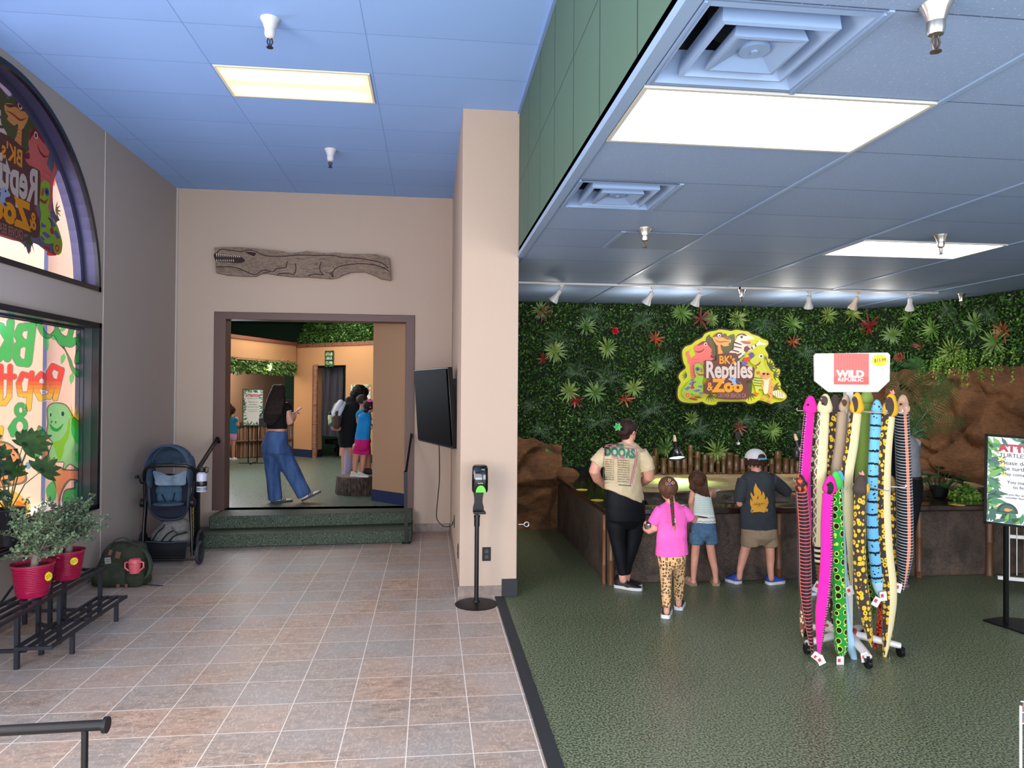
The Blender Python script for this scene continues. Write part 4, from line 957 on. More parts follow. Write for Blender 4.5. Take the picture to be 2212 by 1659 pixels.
def notice(f, W, H, t, title, lines, small=1.0, bt=mat('#e4e6e0', .35), emf=0):
    """printed sheet on plane f(off) -> mapping (u, v, w) with origin lower-left"""
    mats = [mat('#eceee8', .35), mat('#2f7a4a', .4), mat('#5aa05c', .4), mat('#1d5a46', .4)]
    g = G(); g.plate([(0, 0), (W, 0), (W, H), (0, H)], f(0), 0, 0); leafborder(g, f_off(f, .001), W, H, 90, W*.19, 1); to_obj('printed_sheet', g, mats, t, smooth=0)
    g = G(); text_geo(title, lambda u, v, w=0: f(.003)(W*.12+u, H*.80+v), H*.105, H*.004, g=g, width=W*.76); to_obj('title', g, mat('#b0183c', .5), t, smooth=0)
    g = G()
    for s, v, sz, wd in lines: text_geo(s, lambda u, w, _=0, v=v, wd=wd: f(.003)(W*(.5-wd/2)+u, H*v+w), H*sz, 0, g=g, width=W*wd)
    to_obj('text', g, mat('#2a2a30', .5), t, smooth=0)
def f_off(f, o): return lambda k: f(o+k)
KY = 14.9; kl, kr = P(527, 842, KY), P(568, 842, KY); kb = P(527, 918, KY); W, H = kr.x-kl.x, kl.z-kb.z
t = thing('notice_stand', ((kl.x+kr.x)/2, KY, FZ), 'framed attention notice on a two-legged stand in front of the twig counter', 'notice stand')
fk = lambda o: (lambda u, v, w=0: V((kl.x+u, KY-.022-o-w, kb.z+v)))
g = G(); g.box(kl.x-.02, kr.x+.02, KY-.015, KY+.015, kb.z-.02, kl.z+.02); to_obj('frame', g, mat('#3c4a48', .4), t)
notice(fk, W, H, t, 'ATTENTION!', [('THESE REPTILES CAN BITE', .74, .035, .6), ('Please do not', .64, .055, .5), ('put fingers', .57, .055, .42), ('near their mouth', .50, .055, .56), ('You may purchase food', .42, .035, .56), ('to feed them here', .37, .035, .48)])
g = G()
for dx in (.1, W-.1): g.cyl((kl.x+dx, KY, FZ), (kl.x+dx, KY, kb.z), .012, n=8)
g.box(kl.x-.08, kr.x+.08, KY-.02, KY+.02, FZ, FZ+.012); g.box(kl.x+W/2-.02, kl.x+W/2+.02, KY-.2, KY+.2, FZ, FZ+.012); to_obj('legs', g, blackm, t)
# black screen on a stand next to the booth wall
t = thing('monitor_stand', (P(626, 980, 15.2).x, 15.2, FZ), 'black monitor on thin metal legs half hidden by the woman in jeans', 'monitor stand')
a, b = P(612, 863, 15.2), P(633, 905, 15.2)
g = G(); g.box(a.x, b.x, 15.15, 15.25, b.z, a.z); to_obj('screen', g, blackm, t, bev=.01)
g = G()
for x in (622, 631): q = P(x, 905, 15.2); g.cyl((q.x, 15.2, FZ), (q.x, 15.2, b.z), .014, n=8)
g.box(P(612, 985, 15.2).x, P(640, 985, 15.2).x, 15.0, 15.4, FZ, FZ+.012); to_obj('legs', g, mat('#5a5c60', .4, .6), t)
# ================================================================ things in the entrance hall
# carved driftwood board above the doorway (traced outline, real thickness)
wo = [(175,180),(300,176),(450,178),(600,188),(760,205),(900,222),(960,238),(1060,232),(1150,218),(1240,232),(1340,240),(1450,236),(1540,246),(1700,250),(1880,252),(2015,285),(2030,400),(2038,525),(1935,510),(1880,480),(1760,435),(1620,438),(1540,462),(1470,498),(1400,508),(1280,498),(1150,488),(1000,486),(840,470),(720,450),(660,455),(610,482),(480,480),(300,468),(195,445),(185,330)]
WY = YB-.05
def wf(u, v, w=0): p = P(430+u/4.9156, 500+v/4.9156, WY); return V((p.x, WY-w, p.z))
@M
def driftwood(n):
    a = n.noise(n.mapv(n.pos(), sc=(2.2, 8, 9)), 6, 6, .7, 1.2); b = n.noise(n.mapv(n.pos(), sc=(1, 8, 10)), 14, 4, .7)
    c = n.ramp(a, (.3, '#4c413c'), (.5, '#84705f'), (.7, '#9c846d'), (.85, '#b08a66')); n.base(n.mix(n.ramp(b, (.3, .6), (.5, 0)), c, '#3b302b')); n.p(Roughness=.8); n.bump(b, .5, .008)
t = thing('carved_board', tuple(wf(1100, 350)), 'weathered driftwood board carved with a toothy reptile, hung above the doorway', 'wall carving')
g = G(); g.plate(wo, lambda u, v, w=0: V((wf(u, v).x, WY-w, wf(u, v).z)), .045); to_obj('board', g, driftwood, t, bev=.006)
gdark = mat('#2a1714', .8); F0 = .045
lines = [[(185,250),(240,200),(330,205),(460,220),(530,205),(600,215),(660,245),(740,268),(900,270),(1080,258),(1280,262),(1430,262),(1530,282),(1700,292),(1850,318),(1940,340),(2010,395)],
 [(192,385),(300,382),(400,390),(480,420),(560,455),(620,462),(660,430),(720,415),(790,435),(840,400),(930,388),(935,350),(950,325)], [(1030,352),(1035,400),(1015,460),(950,450),(870,455),(835,468)],
 [(1305,328),(1288,380),(1295,430),(1330,470)], [(1165,480),(1220,462),(1315,465)], [(1430,495),(1425,440),(1480,385),(1620,355),(1760,350),(1900,370),(2025,430)], [(1390,445),(1430,490)], [(1405,435),(1432,480)], [(505,225),(560,230),(615,240)], [(520,240),(600,265)], [(690,445),(760,435)]]
g = G()
for L in lines: g.tube([V((wf(u, v).x, WY-F0, wf(u, v).z)) for u, v in spline(L, 5, False)], .0055, 6)
g.plate(spline([(530,232),(575,228),(612,245),(590,268),(545,252)], 4), lambda u, v, w=0: wf(u, v, F0+.002)); g.plate(spline([(175,240),(300,255),(420,272),(480,290),(495,325),(440,342),(300,335),(195,322)], 4), lambda u, v, w=0: wf(u, v, F0+.002))
to_obj('carved_grooves', g, gdark, t)
g = G()
for i in range(12):
    x = 190+i*22; g.plate([(x, 240+i*2.6), (x+15, 242+i*2.6), (x+11, 285+i*1.5-i*1.2)], lambda u, v, w=0: wf(u, v, F0+.004))
    if i < 9: g.plate([(x+5, 325), (x+17, 325), (x+9, 296)], lambda u, v, w=0: wf(u, v, F0+.004))
to_obj('teeth', g, mat('#c9bcae', .6), t)

# wall-mounted television
tl, bl_, tr, br_ = P(895, 799, 8.32), P(904, 952, 8.32), P(967, 793, 7.12), P(978.5, 970, 7.12)
t = thing('television', tuple((tl+br_)/2), 'black flat television angled out from the column wall', 'television')
ux = (tr-tl).normalized(); nv = ux.cross((bl_-tl).normalized()).normalized(); nv = nv if nv.dot(CAM-tl) > 0 else -nv
def tq(u, v, w): return (tl*(1-u)+tr*u)*(1-v)+(bl_*(1-u)+br_*u)*v+nv*w
def slab(g, u0, u1, v0, v1, w0, w1, mi=0): g.add([tq(u, v, w) for w in (w0, w1) for u, v in ((u0, v0), (u1, v0), (u1, v1), (u0, v1))], [(0, 1, 2, 3), (7, 6, 5, 4), (0, 4, 5, 1), (1, 5, 6, 2), (2, 6, 7, 3), (3, 7, 4, 0)], mi)
g = G(); slab(g, 0, 1, 0, 1, -.05, 0); slab(g, .2, .8, .25, .85, -.09, -.05); to_obj('housing', g, mat('#0b0c0e', .35), t, bev=.004)
g = G(); g.add([tq(u, v, .012) for u, v in ((.018, .015), (.982, .015), (.982, .975), (.018, .975))], [(0, 1, 2, 3)]); to_obj('screen', g, mat('#0a0a10', .5, spec=.04), t)
g = G(); c = tq(.62, .45, -.09); wallp = V((XC0, 7.45, c.z)); g.box(XC0-.03, XC0, 7.3, 7.6, c.z-.25, c.z+.25); g.bar(c, (c+wallp)/2+V((0, .12, 0)), .05, .09); g.bar((c+wallp)/2+V((0, .12, 0)), wallp, .05, .09); to_obj('wall_bracket', g, black, t)
cord = [tq(.55, 1, -.03)]+[P(x, y, Y) for x, y, Y in [(949, 985, 7.6), (949, 1040, 7.8), (943, 1110, 8.2), (948, 1128, 8.3), (962, 1138, 8.1), (975, 1135, 7.7)]]+[V((XC0-.015, 7.57, .42))]
g = G(); g.tube([V(p) for p in spline([tuple(q) for q in cord], 6, False)], .005, 8); to_obj('power_cord', g, black, t)
def plate_thing(name, c, ax, w, h, label, cat, m=black, slots=True):
    t = thing(name, c, label, cat); g = G(); x, y, z = c
    if ax == 'x': g.box(x-.006, x, y-w/2, y+w/2, z-h/2, z+h/2)
    else: g.box(x-w/2, x+w/2, y-.006, y, z-h/2, z+h/2)
    to_obj('cover', g, m, t, bev=.002); g = G()
    for dz in (-.024, .024):
        if ax == 'x': g.box(x-.009, x-.005, y-.016, y+.016, z+dz-.015, z+dz+.015)
        else: g.box(x-.016, x+.016, y-.009, y-.005, z+dz-.015, z+dz+.015)
    to_obj('socket', g, mat('#2a2b2e', .4), t)
plate_thing('wall_outlet', (XC0, 7.57, .42), 'x', .08, .125, 'black outlet behind the television cord on the column side', 'outlet')
plate_thing('wall_outlet', (XC0, 6.52, .34), 'x', .08, .125, 'black outlet low on the column side, near its front corner', 'outlet')
plate_thing('wall_outlet', (.495, YC, .375), 'y', .075, .12, 'black outlet on the column front beside the dispenser pole', 'outlet')
g = G(); q = P(1121, 1133, 6.12); g.cyl((XC1, 6.12, q.z), (XC1+.05, 6.12, q.z), .004, n=8); g.tube([(XC1+.07+.02*cos(a), 6.12, q.z+.02*sin(a)) for a in [pi+i*pi/10 for i in range(20)]], .004, 8); tag(to_obj('eye_hook', g, mat('#d8d8d8', .3, .9)), 'small silver eye hook screwed into the column edge', 'hook')

# hand sanitiser stand
sx, sy = .395, 6.02
t = thing('sanitizer_stand', (sx, sy, 0), 'black floor-standing hand sanitizer dispenser in front of the column', 'sanitizer stand')
g = G(); g.lathe([(.001, 0), (.178, 0), (.18, .006), (.15, .012), (.03, .022), (.022, .04), (.001, .04)], (sx, sy, 0), 48); to_obj('base', g, black, t)
g = G(); g.cyl((sx, sy, .02), (sx, sy, .74), .019); g.cyl((sx, sy, .7), (sx, sy, .96), .013); g.cyl((sx, sy, .66), (sx, sy, .755), .024); g.cyl((sx, sy, .735), (sx, sy, .75), .027); to_obj('pole', g, mat('#15161a', .25), t)
pz = lambda y: P(1035, y, sy-.05).z
z0, z1 = pz(1063), pz(1004); cx = P(1036, 1040, sy).x
g = G(); rr = []
for z, w, d, dy in ((z0, .062, .035, 0), (z0+.02, .068, .05, 0), ((z0+z1)/2, .068, .055, 0), (z1-.03, .066, .05, .005), (z1-.008, .06, .04, .01), (z1, .045, .02, .012)):
    rr.append([(cx+w*sg(cos(a), .45), sy-.04+dy+d*sg(sin(a), .6), z) for a in [2*pi*i/32 for i in range(32)]]) if False else rr.append([(cx+w*math.copysign(abs(cos(a))**.45, cos(a)), sy-.04+dy+d*math.copysign(abs(sin(a))**.6, sin(a)), z) for a in [2*pi*i/32 for i in range(32)]])
g.loft(rr); to_obj('dispenser_cover', g, mat('#07080a', .12, coat=.5), t)
g = G(); g.add([(cx-.035, sy-.098, z0), (cx+.04, sy-.098, z0), (cx+.04, sy-.098, z0-.0)], [(0, 1, 2)]); g = G(); g.plate([(.042*cos(a), .058*sin(a)) for a in [pi*i/20 for i in range(21)]], plane((cx+.004, sy-.097, z0+.004), (1, 0, 0), (0, 0, 1)), .006); to_obj('push_bar', g, mat('#58c322', .4), t)
g = G(); text_geo('ALPINE', plane((cx-.022, sy-.0965, z0+.075), (1, 0, 0), (0, 0, 1)), .014, g=g); to_obj('lettering', g, white, t, smooth=0)
g = G(); za = pz(1104)
pr = [(-.03, 0), (.03, 0), (.026, -.05), (.034, -.105), (.034, -.13)]
ring = [[(cx-.012+s_*w*.9, sy-.0, z0+z), (cx-.012+s_*w*.9, sy-.02, z0+z)] for s_ in (-1,) for w, z in ()]
back = [(.045, .0), (.036, -.05), (.034, -.09), (.045, -.13), (.046, -.165)]
g.loft([[(cx-.01-w, sy-.005, z0+z), (cx-.01+w, sy-.005, z0+z), (cx-.01+w, sy-.03, z0+z), (cx-.01-w, sy-.03, z0+z)] for w, z in back])
g.box(cx-.055, cx+.045, sy-.13, sy-.0, z0-.172, z0-.162); g.box(cx-.055, cx+.045, sy-.135, sy-.128, z0-.172, z0-.152); to_obj('drip_tray', g, black, t)

# handrails
def rail(name, pts, r, posts, label, extra=None):
    t = thing(name, (pts[-1][0], pts[-1][1], 0), label, 'handrail')
    g = G(); g.tube([V(p) for p in pts], r, 14); [g.ell(pts[i], r*1.02, n=12, m=8) for i in range(1, len(pts)-1)]; to_obj('rail', g, black, t)
    for (p, q, w) in posts: g = G(); g.bar(p, q, w) if w > 0 else g.cyl(p, q, -w, n=12); g.box(p[0]-.05, p[0]+.05, p[1]-.05, p[1]+.05, p[2], p[2]+.008); to_obj('post', g, black, t)
    return t
t = rail('handrail', [(-.245, 9.14, 1.20), (-.245, 9.08, 1.24), (-.29, 8.5, .84)], .019, [((-.275, 8.5, 0), (-.29, 8.5, .84), .042)], 'black handrail at the television side of the steps')
t = rail('handrail', [(-2.60, 9.14, 1.15), (-2.60, 9.08, 1.19), (-2.60, 8.33, .88)], .024, [((-2.60, 8.33, 0), (-2.60, 8.33, .88), .062)], 'black handrail at the stroller side of the steps')
t = rail('handrail', [(-3.1, 2.02, .90), (-1.5, 2.0, .905), (-.845, 1.99, .918)], .014, [], 'black handrail cut off by the lower corner of the view')
g = G(); g.cyl((-.895, 1.99, .0), (-.895, 1.99, .915), .0085); to_obj('post', g, black, t)
g = G(); g.cyl((-.848, 1.99, .918), (-.838, 1.99, .918), .021); to_obj('end_cap', g, black, t)

# plant shelves: tiered black metal stand and the low front bench
def slat_shelf(name, t, x0, x1, y0, y1, z, n=4, w=.02):
    g = G()
    for i in range(n): x = x0+(x1-x0-w)*i/(n-1); g.box(x, x+w, y0+.002, y1-.002, z-.02, z)
    for y in (y0, (y0+y1)/2, y1-w): g.box(x0+.001, x1-.001, y, y+w, z-.024, z-.003)
    to_obj(name, g, mat('#181b25', .45), t)
def leg(t, x, y, z0, z1, w=.026): g = G(); g.box(x-w/2, x+w/2, y-w/2, y+w/2, z0, z1); to_obj('leg', g, mat('#181b25', .45), t)
t = thing('plant_bench', (-2.48, 5.4, 0), 'low black slatted metal bench with nothing on it, in front of the plant stand', 'bench')
slat_shelf('slatted_top', t, -2.62, -2.39, 4.86, 6.0, .155); leg(t, -2.405, 5.15, 0, .15); leg(t, -2.405, 5.83, 0, .15); leg(t, -2.60, 5.15, 0, .15); leg(t, -2.60, 5.83, 0, .15)
t = thing('plant_stand', (-2.85, 5.3, 0), 'tiered black slatted metal plant stand below the painted window', 'plant stand')
slat_shelf('lower_shelf', t, -2.82, -2.57, 4.2, 6.02, .375); slat_shelf('upper_shelf', t, -3.08, -2.86, 4.2, 5.9, .68)
for x, y, z in ((-2.59, 5.36, .36), (-2.80, 5.5, .36), (-2.80, 5.86, .36), (-2.59, 5.98, .36), (-3.06, 5.82, .66), (-2.88, 5.82, .66), (-2.62, 4.9, .36), (-2.88, 4.95, .66)): leg(t, x, y, 0, z)
g = G(); bm = mat('#181b25', .45)
for p, q in (((-3.06, 5.82, .1), (-2.59, 5.82, .1)), ((-3.06, 4.95, .1), (-2.59, 4.95, .1)), ((-2.8, 5.5, .1), (-2.59, 5.36, .1))): g.bar(p, q, .022)
g.bar((-2.9, 5.8, .64), (-3.02, 5.3, .2), .012); to_obj('brace', g, bm, t)

# pots and plants
potm = mat('#9c1440', .3, coat=.3); soil = mat('#2a1f19', .9, bump=(60, .8)); starm = mat('#f0d321', .6)
def star(g, f, r, n=15):
    q = [((r if i % 2 == 0 else r*.74)*cos(pi*i/n), (r if i % 2 == 0 else r*.74)*sin(pi*i/n)) for i in range(2*n)]; g.plate(q, f, .002)
def price_star(t, c, d, r, txt='$15.99', tilt=.0, lines=('JADE', '$24.99')):
    d = V(d).normalized(); u = V((0, 0, 1)).cross(d).normalized(); up = d.cross(u); u2 = u*cos(tilt)+up*sin(tilt); v2 = up*cos(tilt)-u*sin(tilt)
    g = G(); star(g, plane(c, u2, v2), r); to_obj('price_star', g, starm, t); g = G()
    for k, s in enumerate(lines): text_geo(s, plane(V(c)+d*.0035-u2*r*.6+v2*(r*(.1-.45*k)), u2, v2), r*.45, g=g, width=r*1.2)
    to_obj('star_text', g, mat('#3a2f1c', .6), t, smooth=0)
def pot(c, r, h, label, star_at=None, m=potm, rings=14, saucer=True):
    t = thing('flower_pot', c, label, 'flower pot'); x, y, z = c; pr = [(.001, .0), (r*.70, 0)]
    if saucer: pr += [(r*.78, h*.17), (r*.76, h*.175)]
    for i in range(rings):
        zz = h*(.18+.74*i/rings); q = r*(.74+.22*(zz/h)); pr += [(q-.003, zz), (q+.002, zz+h*.018), (q+.002, zz+h*.036), (q-.003, zz+h*.05)]
    pr += [(r*.985, h*.93), (r, h*.94), (r*1.01, h), (r*.96, h), (r*.93, h*.9)]
    g = G(); g.lathe(pr, c, 40, cap=False); to_obj('pot', g, m, t); g = G(); g.lathe([(.001, h*.88), (r*.6, h*.9), (r*.94, h*.88)], c, 24); to_obj('soil', g, soil, t)
    if star_at:
        a, k = star_at; price_star(t, (x+cos(a)*r*1.0, y+sin(a)*r*1.0, z+h*k), (cos(a), sin(a), .12), r*.25, tilt=.25)
    return t
def jade(base, h, spread, label, n=26, seed=1, col=('#4f6a48', '#7e936e'), trunk='#7a7266'):
    rnd = random.Random(seed); t = thing('jade_plant', base, label, 'plant'); base = V(base); g = G(); lf = G()
    g.tube([base, base+V((.01, 0, h*.3)), base+V((.0, .01, h*.45))], [.026, .018, .012], 10)
    for i in range(n):
        a = rnd.random()*6.28; e = rnd.uniform(.1, 1.2); L = h*rnd.uniform(.4, .75); p = base+V((0, 0, h*rnd.uniform(.12, .5))); d = V((cos(a)*cos(e)*spread, sin(a)*cos(e)*spread, sin(e))).normalized()
        pts = [p]; 
        for k in range(6): d = (d+V((rnd.gauss(0, .18), rnd.gauss(0, .18), rnd.gauss(.03, .12)))).normalized(); pts.append(pts[-1]+d*L/6)
        g.tube(pts, [.007, .006, .005, .0045, .004, .003, .002], 6)
        for k in range(1, 7):
            for m_ in range(13 if k > 2 else 5):
                q = pts[k]+V((rnd.gauss(0, .012), rnd.gauss(0, .012), rnd.gauss(0, .01))); dd = V((rnd.gauss(0, 1), rnd.gauss(0, 1), rnd.gauss(.5, .7))).normalized()
                lf.leaf(q, dd, V((rnd.gauss(0, 1), rnd.gauss(0, 1), 1)), rnd.uniform(.02, .034), .016, .2)
    to_obj('stems', g, mat(trunk, .8, bump=(40, .4)), t); to_obj('leaves', lf, mat(col[0], .4, var=(20, col[1])), t, smooth=0); return t
p1 = PZ(70, 1286, .375); p2 = PZ(144, 1249, .375)
c1 = (p1.x, p1.y, .376); c2 = (p2.x, p2.y, .376)
pot(c1, .132, .222, 'magenta flower pot with a basket-weave pattern, standing closer on the lower shelf', (-.35, .62)); pot(c2, .122, .212, 'magenta flower pot behind the other one on the lower shelf', (-.75, .68))
jade((c1[0]+.01, c1[1], .56), .44, .8, 'bushy small-leaved jade plant growing in the closer magenta pot', 44, 3)
jade((c2[0]+.01, c2[1], .55), .42, .8, 'jade plant with upright dark leaves growing in the rear magenta pot', 44, 8, ('#3d5640', '#6b8262'))
pot((-2.93, 4.86, .681), .13, .22, 'plain black flower pot at the edge of the view on the upper shelf', (-.9, .2), mat('#1c1f28', .5), 0, False)
pot((-2.99, 5.46, .681), .105, .26, 'tall black flower pot behind the jade plants on the upper shelf', None, mat('#1d2028', .45), 0, False)
def broad_plant(base, label, n, h, seed, lob=True, name='house_plant', dir_=(1, 0, 0), L=.2, col=('#2c4a20', '#45682c')):
    rnd = random.Random(seed); t = thing(name, base, label, 'plant'); base = V(base); g = G(); lf = G()
    for i in range(n):
        a = rnd.random()*6.28; r = rnd.uniform(.1, .34); tip = base+V((cos(a)*r*.55, sin(a)*r, h*rnd.uniform(.45, 1))); mid = (base+tip)/2+V((0, 0, .06))
        g.tube([base, mid, tip], [.005, .004, .003], 6); out = V((cos(a), sin(a), .1)); up = V((0, 0, 1))
        if lob:
            nr_ = V((.55, -.6, .5)).normalized(); e1 = (out*.7+up*.45); e1 = (e1-nr_*e1.dot(nr_)).normalized(); e2 = e1.cross(nr_)
            for k in range(7): b = (k-3)*.46; lf.blade(tip, e1*cos(b)+e2*sin(b), nr_, L*(1-.09*abs(k-3)), L*.3, .25, 5)
        else:
            for k in range(13):
                q = base.lerp(tip, .3+.7*k/12)+V((rnd.gauss(0, .05), rnd.gauss(0, .06), rnd.gauss(0, .04))); d = V((rnd.gauss(0, .7), rnd.gauss(0, .7), -.6)).normalized(); lf.leaf(q, d, V((.5+rnd.gauss(0, .4), -.6+rnd.gauss(0, .4), .5)), rnd.uniform(.055, .09), .046, .2)
    to_obj('stems', g, mat('#5c6a38', .6), t); to_obj('leaves', lf, mat(col[0], .35, var=(12, col[1]), trans=.25), t, smooth=0)
broad_plant((-2.99, 5.46, .90), 'lobed-leaf house plant in the tall black pot before the painted iguana', 10, .52, 5, True, L=.17)
broad_plant((-2.93, 4.86, .86), 'dark weeping fig plant in the plain black pot at the edge of the view', 34, .66, 9, False, col=('#1d3320', '#33502c'))
g = G(); q = V((-2.92, 5.40, .93)); 
for k in range(6): g.leaf(q, V((cos(k), sin(k)*.8, .5)), (0, 0, 1), .07, .035, .5)
tag(to_obj('dry_leaf', g, mat('#c08048', .7), smooth=0), 'curled dry orange leaf on the rim of the tall black pot', 'leaf')
g = G(); q = V((-2.7, 5.28, .004)); g.leaf(q, (1, .3, .0), (0, 0, 1), .09, .05, .2); tag(to_obj('dry_leaf', g, mat('#a98a68', .8), smooth=0), 'dry leaf lying on the tiles under the plant stand', 'leaf')
# ================================================================ logo artwork (shared by the wall sign and the arched window decal)
# polygons in sign-picture units (x right, y down); each: colour, points
def E_(cx, cy, rx, ry, n=18, rot=0): return [(cx+rx*cos(2*pi*i/n)*cos(rot)-ry*sin(2*pi*i/n)*sin(rot), cy+rx*cos(2*pi*i/n)*sin(rot)+ry*sin(2*pi*i/n)*cos(rot)) for i in range(n)]
def spikes(cx, cy, r0, r1, a0, a1, n):
    out = []
    for i in range(n*2+1): a = radians(a0+(a1-a0)*i/(2*n)); r = r1 if i % 2 else r0; out.append((cx+r*cos(a), cy+r*sin(a)))
    return out+[(cx, cy)]
OUT = [(250,1180),(262,1080),(300,1000),(262,920),(300,840),(380,770),(345,690),(325,580),(330,490),(380,430),(470,400),(540,340),(640,290),(680,230),(760,195),(850,180),(920,160),(1020,170),(1100,185),(1180,165),(1280,180),(1370,195),(1430,235),(1530,265),(1600,310),(1680,340),(1690,400),(1640,460),(1690,560),(1690,620),(1740,640),(1780,700),(1800,770),(1870,790),(1880,850),(1850,930),(1890,1020),(1890,1100),(1980,1200),(1975,1260),(1900,1310),(1800,1320),(1740,1345),(1640,1310),(1540,1290),(1470,1330),(1380,1345),(1320,1310),(1100,1310),(900,1310),(860,1350),(780,1360),(700,1345),(640,1310),(560,1330),(430,1330),(320,1310),(262,1260)]
def smooth_(p, k=4): return spline(p, k)
BR, OL, PK, DP = '#6b3d36', '#5c5c34', '#e8736a', '#8f3038'
